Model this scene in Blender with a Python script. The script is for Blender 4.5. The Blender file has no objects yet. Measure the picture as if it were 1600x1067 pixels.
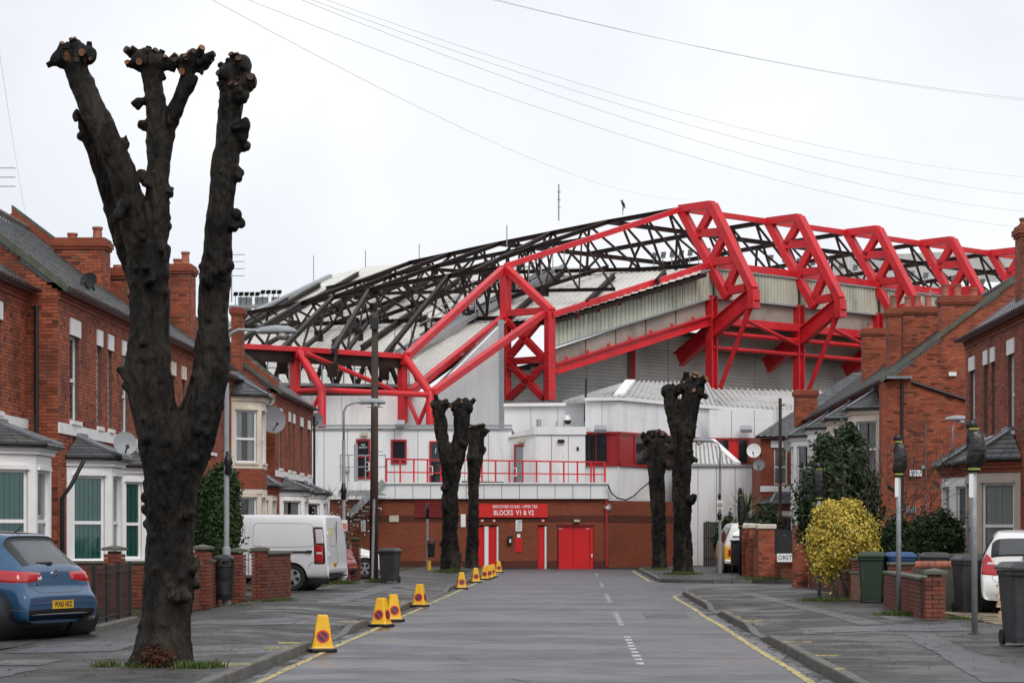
import bpy, bmesh, math, random
import numpy as np
from mathutils import Vector, Matrix
random.seed(7)
R = math.radians
S = bpy.context.scene
COL = S.collection

# ------------------------------------------------------------------ camera, sky, sun, exposure
F, VX, HY, CH = 3900.0, 903.0, 838.0, 1.53     # focal length and vanishing point in photo pixels, eye height
cam = bpy.data.objects.new('camera', bpy.data.cameras.new('camera'))
COL.objects.link(cam)
cam.location = (0, 0, CH); cam.rotation_euler = (R(90), 0, 0)
cam.data.sensor_width = 36; cam.data.lens = F / 1600 * 36
cam.data.shift_x = -(VX - 800) / 1600; cam.data.shift_y = (HY - 533.5) / 1600
cam.data.clip_start = 0.5; cam.data.clip_end = 6000
S.camera = cam

SUN_EL, SUN_AZ = 46, 158                      # overcast: a wide soft sun behind the right shoulder
W = bpy.data.worlds.new('World'); S.world = W; W.use_nodes = True
nt = W.node_tree; nt.nodes.clear()
wo = nt.nodes.new('ShaderNodeOutputWorld'); bg = nt.nodes.new('ShaderNodeBackground')
sky = nt.nodes.new('ShaderNodeTexSky'); sky.sky_type = 'NISHITA'; sky.sun_disc = False
sky.sun_elevation = R(SUN_EL); sky.sun_rotation = R(SUN_AZ); sky.dust_density = 4
sk = nt.nodes.new('ShaderNodeVectorMath'); sk.operation = 'SCALE'; sk.inputs[3].default_value = 0.1
nt.links.new(sky.outputs[0], sk.inputs[0])
tc = nt.nodes.new('ShaderNodeTexCoord'); nz = nt.nodes.new('ShaderNodeTexNoise')
nz.inputs['Scale'].default_value = 4.5; nz.inputs['Detail'].default_value = 4
rp = nt.nodes.new('ShaderNodeValToRGB')
rp.color_ramp.elements[0].position = 0.38; rp.color_ramp.elements[0].color = (0.79, 0.82, 0.885, 1)
rp.color_ramp.elements[1].position = 0.60; rp.color_ramp.elements[1].color = (0.955, 0.96, 0.97, 1)
nt.links.new(tc.outputs['Generated'], nz.inputs['Vector']); nt.links.new(nz.outputs['Fac'], rp.inputs[0])
mx = nt.nodes.new('ShaderNodeMix'); mx.data_type = 'RGBA'; mx.inputs[0].default_value = 0.93
nt.links.new(sk.outputs[0], mx.inputs[6]); nt.links.new(rp.outputs[0], mx.inputs[7])
nt.links.new(mx.outputs[2], bg.inputs[0]); bg.inputs[1].default_value = 1.12
nt.links.new(bg.outputs[0], wo.inputs[0])
sun = bpy.data.objects.new('sun', bpy.data.lights.new('sun', 'SUN')); COL.objects.link(sun)
sun.data.energy = 1.45; sun.data.angle = R(30); sun.data.color = (1, 0.97, 0.93)
_a = R(SUN_AZ)                                # the sky's rotation runs clockwise from +Y
_d = Vector((math.sin(_a) * math.cos(R(SUN_EL)), math.cos(_a) * math.cos(R(SUN_EL)), math.sin(R(SUN_EL))))
sun.rotation_euler = _d.to_track_quat('Z', 'Y').to_euler(); sun.location = _d * 60
vs = S.view_settings
vs.view_transform = 'Standard'; vs.look = 'None'; vs.exposure = 0; vs.gamma = 1; vs.use_curve_mapping = False

# ------------------------------------------------------------------ helpers
Z = Vector((0, 0, 1))
def V(*a): return Vector(a)
def at(px, py, Y): return V((px - VX) / F * Y, Y, CH + (HY - py) / F * Y)
def gy(py, lift=0.0): return F * (CH - lift) / (py - HY)         # depth of a ground point seen at row py
def gx(px, Y): return (px - VX) / F * Y
ORG = {}

def tag(o, label=None, cat=None, group=None, kind=None):
    if label: o['label'] = label
    if cat: o['category'] = cat
    if group: o['group'] = group
    if kind: o['kind'] = kind
    return o
def thing(name, loc, label, cat, group=None):
    o = bpy.data.objects.new(name, None); COL.objects.link(o); o.empty_display_size = 0.2
    o.location = loc; ORG[o.name] = Vector(loc)
    return tag(o, label, cat, group, 'thing')
def put(name, me, parent=None, loc=None, **kw):
    o = bpy.data.objects.new(name, me); COL.objects.link(o)
    if parent is not None: o.parent = parent
    if loc is not None: o.location = loc
    return tag(o, **kw)

class MB:
    def __init__(s): s.v = []; s.f = []; s.m = []; s.t = []; s.mi = 0; s.ti = 0.5
    def face(s, *idx): s.f.append(idx); s.m.append(s.mi); s.t.append(s.ti)
    def poly(s, pts):
        b = len(s.v); s.v += [tuple(p) for p in pts]; s.face(*range(b, b + len(pts)))
    def obox(s, o, a, b, c):
        o, a, b, c = Vector(o), Vector(a), Vector(b), Vector(c)
        if a.cross(b).dot(c) < 0: a, b = b, a
        k = len(s.v)
        for p in (o, o+a, o+a+b, o+b, o+c, o+a+c, o+a+b+c, o+b+c): s.v.append(tuple(p))
        for q in ((0,3,2,1),(4,5,6,7),(0,1,5,4),(1,2,6,5),(2,3,7,6),(3,0,4,7)): s.face(*[k+i for i in q])
        return s
    def box(s, x0, x1, y0, y1, z0, z1):
        return s.obox((x0,y0,z0), (x1-x0,0,0), (0,y1-y0,0), (0,0,z1-z0))
    def beam(s, p, q, w, h=None, up=Z):
        p, q = Vector(p), Vector(q); h = h or w; d = q - p
        sd = d.cross(Vector(up))
        if sd.length < 1e-5: sd = d.cross(V(1,0,0))
        sd.normalize(); u = sd.cross(d).normalized()
        return s.obox(p - sd*w/2 - u*h/2, sd*w, u*h, d)
    def ibeam(s, p, q, w, h, t=0.06, up=Z):
        p, q = Vector(p), Vector(q); d = q - p; sd = d.cross(Vector(up))
        if sd.length < 1e-5: sd = d.cross(V(1,0,0))
        sd.normalize(); u = sd.cross(d).normalized()
        s.obox(p - sd*w/2 - u*h/2, sd*w, u*t, d); s.obox(p - sd*w/2 + u*(h/2-t), sd*w, u*t, d)
        return s.obox(p - sd*t/2 - u*(h/2-t), sd*t, u*(h-2*t), d)
    def tube(s, pts, r, n=10, caps=True):
        pts = [Vector(p) for p in pts]
        rr = r if isinstance(r, (list, tuple)) else [r]*len(pts)
        k = len(s.v); prev = None
        for i, p in enumerate(pts):
            d = (pts[min(i+1, len(pts)-1)] - pts[max(i-1, 0)]).normalized()
            if prev is None: a = d.orthogonal().normalized()
            else:
                a = prev - d*prev.dot(d)
                a = a.normalized() if a.length > 1e-6 else d.orthogonal().normalized()
            prev = a; b = d.cross(a)
            for j in range(n):
                th = 2*math.pi*j/n
                s.v.append(tuple(p + (a*math.cos(th) + b*math.sin(th))*rr[i]))
        for i in range(len(pts)-1):
            for j in range(n):
                s.face(k+i*n+j, k+i*n+(j+1)%n, k+(i+1)*n+(j+1)%n, k+(i+1)*n+j)
        if caps:
            s.face(*[k+j for j in range(n)][::-1]); s.face(*[k+(len(pts)-1)*n+j for j in range(n)])
        return s
    def prism(s, pts, vec):
        pts = [Vector(p) for p in pts]; vec = Vector(vec); n = len(pts)
        nn = Vector((0,0,0))
        for i in range(n): nn += pts[i].cross(pts[(i+1) % n])
        if nn.dot(vec) < 0: pts = pts[::-1]
        k = len(s.v); s.v += [tuple(p) for p in pts] + [tuple(p+vec) for p in pts]
        s.face(*[k+i for i in range(n)][::-1]); s.face(*[k+n+i for i in range(n)])
        for i in range(n): j = (i+1) % n; s.face(k+i, k+j, k+n+j, k+n+i)
        return s
    def lathe(s, prof, o=(0,0,0), n=16):
        o = Vector(o); k = len(s.v)
        for r, z in prof:
            for j in range(n):
                th = 2*math.pi*j/n; s.v.append((o.x+r*math.cos(th), o.y+r*math.sin(th), o.z+z))
        for i in range(len(prof)-1):
            for j in range(n): s.face(k+i*n+j, k+i*n+(j+1)%n, k+(i+1)*n+(j+1)%n, k+(i+1)*n+j)
        s.face(*[k+j for j in range(n)][::-1]); s.face(*[k+(len(prof)-1)*n+j for j in range(n)])
        return s
    def mesh(s, name, mats, org=None, smooth=False, tint=False):
        me = bpy.data.meshes.new(name)
        v = s.v if org is None else [(a-org[0], b-org[1], c-org[2]) for a, b, c in s.v]
        me.from_pydata(v, [], s.f)
        for m in (mats if isinstance(mats, (list, tuple)) else [mats]): me.materials.append(m)
        if any(s.m): me.polygons.foreach_set('material_index', s.m)
        if smooth: me.polygons.foreach_set('use_smooth', [True]*len(me.polygons))
        if tint:
            at_ = me.attributes.new('tint', 'FLOAT', 'FACE'); at_.data.foreach_set('value', s.t)
        me.update(); return me
    def build(s, name, mats, parent=None, smooth=False, tint=False, bevel=0, angle=None, **kw):
        org = ORG.get(parent.name) if parent is not None else None
        me = s.mesh(name, mats, org, smooth, tint)
        o = put(name, me, parent, **kw)
        if parent is not None and org is not None: ORG[o.name] = org
        if bevel:
            b = o.modifiers.new('bevel', 'BEVEL'); b.width = bevel; b.segments = 2; b.limit_method = 'ANGLE'
        if angle is not None: shade_auto(me, angle)
        return o
def shade_auto(me, ang):
    me.polygons.foreach_set('use_smooth', [True]*len(me.polygons))
    me.set_sharp_from_angle(angle=R(ang))
def copy_tree(o, parent=None):
    c = o.copy(); COL.objects.link(c); c.parent = parent
    for ch in list(o.children): copy_tree(ch, c)
    return c

def text_mesh(body, size, o, u, up, mat, parent, name='lettering', depth=0.004, width=None, xs=1.0, bold=0.0, **kw):
    """Lettering as a thin mesh, centred on o, reading along u."""
    cu = bpy.data.curves.new(name, 'FONT'); cu.body = body; cu.size = size; cu.extrude = depth
    cu.align_x = 'CENTER'; cu.align_y = 'CENTER'; cu.offset = bold; cu.resolution_u = 3
    ob = bpy.data.objects.new('t', cu); COL.objects.link(ob)
    me = bpy.data.meshes.new_from_object(ob.evaluated_get(bpy.context.evaluated_depsgraph_get()))
    bpy.data.objects.remove(ob)
    u = Vector(u).normalized(); up = Vector(up).normalized(); n = u.cross(up)
    if width:
        xv = [v.co.x for v in me.vertices]; xs = width / max(1e-6, max(xv)-min(xv))
    org = ORG.get(parent.name, V(0,0,0)) if parent is not None else V(0,0,0)
    for v in me.vertices: v.co = Vector(o) - org + u*v.co.x*xs + up*v.co.y + n*v.co.z
    me.materials.clear(); me.materials.append(mat)
    return put(name, me, parent, **kw)

# ------------------------------------------------------------------ materials
def nodes(m):
    m.use_nodes = True; t = m.node_tree; return t, t.nodes['Principled BSDF']
def mat(name, col, rough=0.6, var=0.18, scale=3.0, bump=0.0, bscale=40.0, metal=0.0, spec=0.5, coat=0.0, detail=5, dirt=None, dscale=1.2, dlo=0.5, dhi=0.75, rvar=0.0, stretch=None, emit=0):
    m = bpy.data.materials.new(name); t, p = nodes(m); N, L = t.nodes, t.links
    p.inputs['Roughness'].default_value = rough; p.inputs['Metallic'].default_value = metal
    p.inputs['Specular IOR Level'].default_value = spec; p.inputs['Coat Weight'].default_value = coat
    p.inputs['Coat Roughness'].default_value = 0.06
    tc = N.new('ShaderNodeTexCoord'); src = tc.outputs['Object']
    if stretch:
        mp = N.new('ShaderNodeMapping'); mp.inputs['Scale'].default_value = stretch; L.new(src, mp.inputs[0]); src = mp.outputs[0]
    nz = N.new('ShaderNodeTexNoise'); nz.inputs['Scale'].default_value = scale; nz.inputs['Detail'].default_value = detail
    L.new(src, nz.inputs['Vector'])
    rp = N.new('ShaderNodeValToRGB'); e = rp.color_ramp.elements
    e[0].position = 0.3; e[1].position = 0.7
    e[0].color = [c*(1-var) for c in col] + [1]; e[1].color = [min(1, c*(1+var)) for c in col] + [1]
    L.new(nz.outputs['Fac'], rp.inputs[0]); out = rp.outputs[0]
    if dirt:
        n2 = N.new('ShaderNodeTexNoise'); n2.inputs['Scale'].default_value = dscale; n2.inputs['Detail'].default_value = 8
        n2.inputs['Roughness'].default_value = 0.65
        L.new(src, n2.inputs['Vector'])
        mr = N.new('ShaderNodeMapRange'); mr.inputs[1].default_value = dlo; mr.inputs[2].default_value = dhi
        L.new(n2.outputs['Fac'], mr.inputs[0])
        mx = N.new('ShaderNodeMix'); mx.data_type = 'RGBA'; L.new(mr.outputs[0], mx.inputs[0]); L.new(out, mx.inputs[6])
        mx.inputs[7].default_value = list(dirt) + [1]; out = mx.outputs[2]
    L.new(out, p.inputs['Base Color'])
    if rvar:
        mr2 = N.new('ShaderNodeMapRange'); mr2.inputs[1].default_value = 0.3; mr2.inputs[2].default_value = 0.7
        mr2.inputs[3].default_value = max(0.03, rough-rvar); mr2.inputs[4].default_value = min(1, rough+rvar)
        L.new(nz.outputs['Fac'], mr2.inputs[0]); L.new(mr2.outputs[0], p.inputs['Roughness'])
    if bump:
        n3 = N.new('ShaderNodeTexNoise'); n3.inputs['Scale'].default_value = bscale; n3.inputs['Detail'].default_value = 4
        L.new(src, n3.inputs['Vector'])
        b = N.new('ShaderNodeBump'); b.inputs['Strength'].default_value = min(1, bump); b.inputs['Distance'].default_value = 0.05 if name == 'bark' else 0.02
        L.new(n3.outputs['Fac'], b.inputs['Height']); L.new(b.outputs[0], p.inputs['Normal'])
    if emit:
        L.new(out, p.inputs['Emission Color']); p.inputs['Emission Strength'].default_value = emit
    return m
def tint_mat(name, stops, rough=0.75, bump=0.25, bscale=60, spec=0.3, soot=None):
    """colour of each piece picked by its own 'tint' value, with grain and soot stains over it"""
    m = bpy.data.materials.new(name); t, p = nodes(m); N, L = t.nodes, t.links
    a = N.new('ShaderNodeAttribute'); a.attribute_name = 'tint'
    rp = N.new('ShaderNodeValToRGB'); e = rp.color_ramp.elements
    while len(e) < len(stops): e.new(0.5)
    for i, (q, c) in enumerate(stops): e[i].position = q; e[i].color = list(c)+[1]
    L.new(a.outputs['Fac'], rp.inputs[0])
    tc = N.new('ShaderNodeTexCoord'); nz = N.new('ShaderNodeTexNoise'); nz.inputs['Scale'].default_value = 0.9; nz.inputs['Detail'].default_value = 7
    L.new(tc.outputs['Object'], nz.inputs['Vector'])
    mr = N.new('ShaderNodeMapRange'); mr.inputs[1].default_value = 0.47; mr.inputs[2].default_value = 0.74; mr.inputs[4].default_value = 0.72
    L.new(nz.outputs['Fac'], mr.inputs[0])
    mx = N.new('ShaderNodeMix'); mx.data_type = 'RGBA'; L.new(mr.outputs[0], mx.inputs[0]); L.new(rp.outputs[0], mx.inputs[6])
    mx.inputs[7].default_value = list(soot or [c*0.45 for c in stops[0][1]]) + [1]
    L.new(mx.outputs[2], p.inputs['Base Color'])
    p.inputs['Roughness'].default_value = rough; p.inputs['Specular IOR Level'].default_value = spec
    n3 = N.new('ShaderNodeTexNoise'); n3.inputs['Scale'].default_value = bscale; L.new(tc.outputs['Object'], n3.inputs['Vector'])
    b = N.new('ShaderNodeBump'); b.inputs['Strength'].default_value = bump; b.inputs['Distance'].default_value = 0.01
    L.new(n3.outputs['Fac'], b.inputs['Height']); L.new(b.outputs[0], p.inputs['Normal'])
    return m
def brick_mat(name, c1, c2, mortar, sx=0.225, sz=0.075):
    """far brickwork whose single bricks are only a pixel or two: object X+Y along the wall, Z up"""
    m = bpy.data.materials.new(name); t, p = nodes(m); N, L = t.nodes, t.links
    tc = N.new('ShaderNodeTexCoord'); sp = N.new('ShaderNodeSeparateXYZ'); L.new(tc.outputs['Object'], sp.inputs[0])
    ad = N.new('ShaderNodeMath'); ad.operation = 'ADD'; L.new(sp.outputs[0], ad.inputs[0]); L.new(sp.outputs[1], ad.inputs[1])
    cb = N.new('ShaderNodeCombineXYZ'); L.new(ad.outputs[0], cb.inputs[0]); L.new(sp.outputs[2], cb.inputs[1])
    bt = N.new('ShaderNodeTexBrick'); L.new(cb.outputs[0], bt.inputs['Vector'])
    bt.inputs['Scale'].default_value = 1; bt.inputs['Brick Width'].default_value = sx; bt.inputs['Row Height'].default_value = sz
    bt.inputs['Mortar Size'].default_value = 0.006; bt.inputs['Color1'].default_value = list(c1)+[1]; bt.inputs['Color2'].default_value = list(c2)+[1]
    bt.inputs['Mortar'].default_value = list(mortar)+[1]; bt.inputs['Bias'].default_value = 0.0
    nz = N.new('ShaderNodeTexNoise'); nz.inputs['Scale'].default_value = 0.6; nz.inputs['Detail'].default_value = 7; L.new(tc.outputs['Object'], nz.inputs['Vector'])
    mr = N.new('ShaderNodeMapRange'); mr.inputs[1].default_value = 0.45; mr.inputs[2].default_value = 0.8; mr.inputs[4].default_value = 0.6
    L.new(nz.outputs['Fac'], mr.inputs[0])
    mx = N.new('ShaderNodeMix'); mx.data_type = 'RGBA'; L.new(mr.outputs[0], mx.inputs[0]); L.new(bt.outputs['Color'], mx.inputs[6])
    mx.inputs[7].default_value = [c*0.5 for c in c1] + [1]
    L.new(mx.outputs[2], p.inputs['Base Color']); p.inputs['Roughness'].default_value = 0.8; p.inputs['Specular IOR Level'].default_value = 0.25
    b = N.new('ShaderNodeBump'); b.inputs['Strength'].default_value = 0.5; b.inputs['Distance'].default_value = 0.01; b.invert = True
    L.new(bt.outputs['Fac'], b.inputs['Height']); L.new(b.outputs[0], p.inputs['Normal'])
    return m
def glass_mat(name, tint=(0.93, 0.95, 0.95), clear=0.93, body=(0.02, 0.025, 0.03), ior=1.5):
    m = bpy.data.materials.new(name); m.use_nodes = True; t = m.node_tree; N, L = t.nodes, t.links
    N.remove(N['Principled BSDF']); o = N['Material Output']
    tr = N.new('ShaderNodeBsdfTransparent'); tr.inputs[0].default_value = list(tint)+[1]
    df = N.new('ShaderNodeBsdfDiffuse'); df.inputs[0].default_value = list(body)+[1]
    a = N.new('ShaderNodeMixShader'); a.inputs[0].default_value = clear; L.new(df.outputs[0], a.inputs[1]); L.new(tr.outputs[0], a.inputs[2])
    gl = N.new('ShaderNodeBsdfGlossy'); gl.inputs['Roughness'].default_value = 0.03; gl.inputs[0].default_value = (0.9,0.92,0.95,1)
    fr = N.new('ShaderNodeFresnel'); fr.inputs[0].default_value = ior
    b = N.new('ShaderNodeMixShader'); L.new(fr.outputs[0], b.inputs[0]); L.new(a.outputs[0], b.inputs[1]); L.new(gl.outputs[0], b.inputs[2])
    L.new(b.outputs[0], o.inputs[0]); return m
def leaf_mat(name, stops, rough=0.55, trans=0.25):
    m = bpy.data.materials.new(name); t, p = nodes(m); N, L = t.nodes, t.links
    a = N.new('ShaderNodeAttribute'); a.attribute_name = 'tint'
    rp = N.new('ShaderNodeValToRGB'); e = rp.color_ramp.elements
    while len(e) < len(stops): e.new(0.5)
    for i, (q, c) in enumerate(stops): e[i].position = q; e[i].color = list(c)+[1]
    L.new(a.outputs['Fac'], rp.inputs[0]); L.new(rp.outputs[0], p.inputs['Base Color'])
    p.inputs['Roughness'].default_value = rough; p.inputs['Specular IOR Level'].default_value = 0.35
    tr = N.new('ShaderNodeBsdfTranslucent'); L.new(rp.outputs[0], tr.inputs[0])
    mx = N.new('ShaderNodeMixShader'); mx.inputs[0].default_value = trans
    L.new(p.outputs[0], mx.inputs[1]); L.new(tr.outputs[0], mx.inputs[2]); L.new(mx.outputs[0], N['Material Output'].inputs[0])
    return m

BRICK = tint_mat('brick', [(0, (0.11,0.034,0.024)), (0.32, (0.28,0.070,0.036)), (0.8, (0.40,0.110,0.056)), (1, (0.22,0.095,0.066))])
BRICKD = tint_mat('brick_dark', [(0, (0.08,0.03,0.022)), (0.5, (0.22,0.058,0.035)), (1, (0.15,0.055,0.04))], soot=(0.05,0.05,0.035))
MORTAR = mat('mortar', (0.13,0.07,0.052), 0.9, 0.3, 8)
BRICKP = brick_mat('brickwork', (0.33,0.080,0.040), (0.23,0.058,0.034), (0.14,0.07,0.05))
BRICKS_ = brick_mat('stadium_brickwork', (0.26,0.070,0.034), (0.20,0.055,0.029), (0.16,0.06,0.04))
BRICKSD = brick_mat('stadium_brickwork_dark', (0.11,0.033,0.022), (0.09,0.028,0.02), (0.08,0.032,0.025))
TERRA = mat('terracotta', (0.32,0.10,0.06), 0.7, 0.25, 6, dirt=(0.07,0.06,0.05))
SLATE = tint_mat('slate', [(0, (0.055,0.06,0.065)), (0.5, (0.095,0.10,0.105)), (1, (0.15,0.15,0.145))], 0.5, 0.15, 30, 0.5, soot=(0.075,0.08,0.05))
LEAD = mat('lead', (0.22,0.24,0.27), 0.45, 0.2, 4, metal=0.2)
WHITE = mat('white_paint', (0.82,0.82,0.815), 0.5, 0.05, 3, dirt=(0.45,0.44,0.40), dscale=2.2, dlo=0.58, dhi=0.9)
UPVC = mat('white_upvc', (0.85,0.86,0.87), 0.3, 0.03, 3)
RENDER = mat('white_render', (0.82,0.82,0.815), 0.75, 0.05, 2, bump=0.12, bscale=80, dirt=(0.50,0.49,0.46), dlo=0.58, dhi=0.95)
CREAM = mat('cream_render', (0.70,0.62,0.52), 0.75, 0.06, 2, bump=0.12, bscale=80, dirt=(0.36,0.31,0.25), dlo=0.55, dhi=0.9)
BEIGE = mat('beige_render', (0.50,0.43,0.37), 0.75, 0.06, 2, bump=0.12, bscale=80, dirt=(0.32,0.27,0.22), dlo=0.55, dhi=0.9)
GLASS = glass_mat('window_glass')
DARKG = glass_mat('dark_glass', clear=0.12, body=(0.02,0.024,0.028))
TEAL = mat('teal_blind', (0.03,0.30,0.245), 0.7, 0.12, 3, stretch=(8,8,0.3))
CURTAIN = mat('net_curtain', (0.66,0.66,0.64), 0.9, 0.2, 3, stretch=(14,14,0.4))
SHUTTER = mat('shutter_white', (0.62,0.66,0.60), 0.5, 0.04)
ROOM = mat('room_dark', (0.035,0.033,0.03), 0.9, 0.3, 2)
BLACKP = mat('black_plastic', (0.014,0.014,0.015), 0.4, 0.2, 6, rvar=0.1)
BAG = mat('black_polythene', (0.010,0.010,0.011), 0.3, 0.3, 14, bump=1.0, bscale=11, spec=0.5)
IRON = mat('black_iron', (0.012,0.012,0.013), 0.5, 0.2, 8)
GALV = mat('galvanised_steel', (0.30,0.32,0.33), 0.5, 0.18, 9, metal=0.35, dirt=(0.16,0.16,0.15))
LAMPG = mat('lamp_grey', (0.29,0.31,0.33), 0.5, 0.1, 5)
RED = mat('red_steel', (0.60,0.016,0.026), 0.5, 0.14, 1.3, dirt=(0.33,0.018,0.02), dscale=0.9, dlo=0.5, dhi=0.85, rvar=0.12)
REDD = mat('red_door', (0.60,0.006,0.008), 0.4, 0.06, 1)
REDF = mat('dark_red_frame', (0.30,0.012,0.016), 0.4, 0.1, 1)
BROWN = mat('brown_steel', (0.018,0.010,0.009), 0.6, 0.3, 2, dirt=(0.045,0.024,0.017), spec=0.2)
ROOFG = mat('grey_roof_sheet', (0.40,0.40,0.385), 0.5, 0.12, 0.6, dirt=(0.17,0.17,0.155), dscale=0.5, dlo=0.5, dhi=0.8)
ROOFM = mat('roof_sheet', (0.66,0.65,0.605), 0.55, 0.08, 0.5, dirt=(0.44,0.42,0.36), dscale=0.3, dlo=0.52, dhi=0.85, stretch=(1,0.25,1))
FASCIA = mat('fascia_sheet', (0.50,0.51,0.425), 0.6, 0.15, 0.6, dirt=(0.16,0.18,0.12), dscale=0.7, dlo=0.52, dhi=0.85, stretch=(1,1,0.3))
CONC = mat('concrete', (0.33,0.30,0.26), 0.85, 0.15, 0.7, dirt=(0.15,0.13,0.11), dscale=0.4)
CLADG = mat('grey_cladding', (0.52,0.52,0.505), 0.5, 0.08, 0.4, dirt=(0.33,0.31,0.29), dscale=0.3)
CLADW = mat('white_cladding', (0.77,0.78,0.79), 0.45, 0.04, 0.4, dirt=(0.42,0.41,0.385), dscale=0.9, dlo=0.52, dhi=0.9, stretch=(1,1,0.18))
GAP = mat('joint_dark', (0.12,0.12,0.12), 0.8)
BARK = mat('bark', (0.0085,0.0072,0.0062), 0.6, 0.8, 6, bump=0.7, bscale=30, dirt=(0.058,0.046,0.034), dscale=2.2, dlo=0.47, dhi=0.76, rvar=0.15, spec=0.16, stretch=(1,1,0.3))
CUT = mat('cut_wood', (0.20,0.085,0.035), 0.8, 0.45, 14)
CUTO = mat('old_cut_wood', (0.065,0.035,0.022), 0.8, 0.5, 14)
RUBBER = mat('rubber', (0.012,0.012,0.012), 0.7, 0.2)
ALLOY = mat('alloy', (0.45,0.45,0.46), 0.35, 0.1, metal=0.7)
CHROME = mat('chrome', (0.7,0.7,0.72), 0.12, 0.03, metal=1.0)
TAIL = mat('tail_lamp_red', (0.42,0.006,0.012), 0.12, 0.1, 5, coat=0.6)
TAILW = mat('tail_lamp_clear', (0.55,0.50,0.50), 0.15, 0.1, 5, coat=0.6)
PLATEY = mat('yellow_plate', (0.75,0.42,0.02), 0.35, 0.04)
INK = mat('black_ink', (0.01,0.01,0.012), 0.5, 0.1)
CONEY = mat('cone_yellow', (0.78,0.42,0.006), 0.45, 0.1, 6, dirt=(0.42,0.26,0.03), dscale=5, dlo=0.58, dhi=0.85)
NAVY = mat('sign_navy', (0.03,0.03,0.06), 0.45, 0.1)
SIGNR = mat('sign_red', (0.62,0.015,0.012), 0.45, 0.06)
SIGNW = mat('sign_white', (0.80,0.80,0.79), 0.4, 0.03)
WOODP = mat('pole_wood', (0.05,0.033,0.024), 0.8, 0.35, 6, stretch=(1,1,0.1))
TIMBER = mat('pale_timber', (0.52,0.38,0.24), 0.8, 0.2, 8)
YLINE = mat('yellow_paint', (0.50,0.41,0.15), 0.7, 0.2, 6, dirt=(0.13,0.125,0.11), dscale=7, dlo=0.48, dhi=0.60)
WLINE = mat('road_white_paint', (0.52,0.52,0.50), 0.7, 0.15, 6, dirt=(0.12,0.12,0.12), dscale=9, dlo=0.47, dhi=0.62)
DISHG = mat('dish_grey', (0.17,0.17,0.18), 0.5, 0.1)
# ------------------------------------------------------------------ ground, road, pavements
def asphalt(name, dry, wet, r_dry, r_wet, patch=0.35, lo=0.42, hi=0.6, stretch=(1,0.35,1), crack=0.0, spec=0.4):
    m = bpy.data.materials.new(name); t, p = nodes(m); N, L = t.nodes, t.links
    tc = N.new('ShaderNodeTexCoord'); mp = N.new('ShaderNodeMapping'); mp.inputs['Scale'].default_value = stretch
    L.new(tc.outputs['Object'], mp.inputs[0])
    n1 = N.new('ShaderNodeTexNoise'); n1.inputs['Scale'].default_value = patch; n1.inputs['Detail'].default_value = 8; n1.inputs['Roughness'].default_value = 0.62
    L.new(mp.outputs[0], n1.inputs['Vector'])
    mr = N.new('ShaderNodeMapRange'); mr.inputs[1].default_value = lo; mr.inputs[2].default_value = hi; L.new(n1.outputs['Fac'], mr.inputs[0])
    n2 = N.new('ShaderNodeTexNoise'); n2.inputs['Scale'].default_value = 45; n2.inputs['Detail'].default_value = 3; L.new(tc.outputs['Object'], n2.inputs['Vector'])
    g = N.new('ShaderNodeMapRange'); g.inputs[1].default_value = 0.3; g.inputs[2].default_value = 0.7; g.inputs[3].default_value = 0.65; g.inputs[4].default_value = 1.4
    L.new(n2.outputs['Fac'], g.inputs[0])
    n4 = N.new('ShaderNodeTexNoise'); n4.inputs['Scale'].default_value = 2.6; n4.inputs['Detail'].default_value = 10; n4.inputs['Roughness'].default_value = 0.75; L.new(mp.outputs[0], n4.inputs['Vector'])
    g4 = N.new('ShaderNodeMapRange'); g4.inputs[1].default_value = 0.3; g4.inputs[2].default_value = 0.7; g4.inputs[3].default_value = 0.35; g4.inputs[4].default_value = 1.75
    L.new(n4.outputs['Fac'], g4.inputs[0]); gm = N.new('ShaderNodeMath'); gm.operation = 'MULTIPLY'; L.new(g.outputs[0], gm.inputs[0]); L.new(g4.outputs[0], gm.inputs[1]); g = gm
    mx = N.new('ShaderNodeMix'); mx.data_type = 'RGBA'; mx.inputs[6].default_value = list(dry)+[1]; mx.inputs[7].default_value = list(wet)+[1]
    L.new(mr.outputs[0], mx.inputs[0])
    ml = N.new('ShaderNodeVectorMath'); ml.operation = 'SCALE'; L.new(mx.outputs[2], ml.inputs[0]); L.new(g.outputs[0], ml.inputs[3])
    col = ml.outputs[0]
    if crack:
        vo = N.new('ShaderNodeTexVoronoi'); vo.feature = 'DISTANCE_TO_EDGE'; vo.inputs['Scale'].default_value = crack
        nd = N.new('ShaderNodeVectorMath'); nd.operation = 'MULTIPLY_ADD'; nd.inputs[1].default_value = (0.5,0.5,0.5)
        L.new(n1.outputs['Color'], nd.inputs[0]); L.new(tc.outputs['Object'], nd.inputs[2]); L.new(nd.outputs[0], vo.inputs['Vector'])
        ck = N.new('ShaderNodeMapRange'); ck.inputs[1].default_value = 0.004; ck.inputs[2].default_value = 0.018; ck.inputs[3].default_value = 0.5
        L.new(vo.outputs['Distance'], ck.inputs[0])
        m2 = N.new('ShaderNodeVectorMath'); m2.operation = 'SCALE'; L.new(col, m2.inputs[0]); L.new(ck.outputs[0], m2.inputs[3]); col = m2.outputs[0]
    L.new(col, p.inputs['Base Color'])
    rr = N.new('ShaderNodeMapRange'); rr.inputs[3].default_value = r_dry; rr.inputs[4].default_value = r_wet; L.new(mr.outputs[0], rr.inputs[0])
    L.new(rr.outputs[0], p.inputs['Roughness']); p.inputs['Specular IOR Level'].default_value = spec
    b = N.new('ShaderNodeBump'); b.inputs['Strength'].default_value = 0.5; b.inputs['Distance'].default_value = 0.008
    L.new(n2.outputs['Fac'], b.inputs['Height']); L.new(b.outputs[0], p.inputs['Normal'])
    return m
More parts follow.
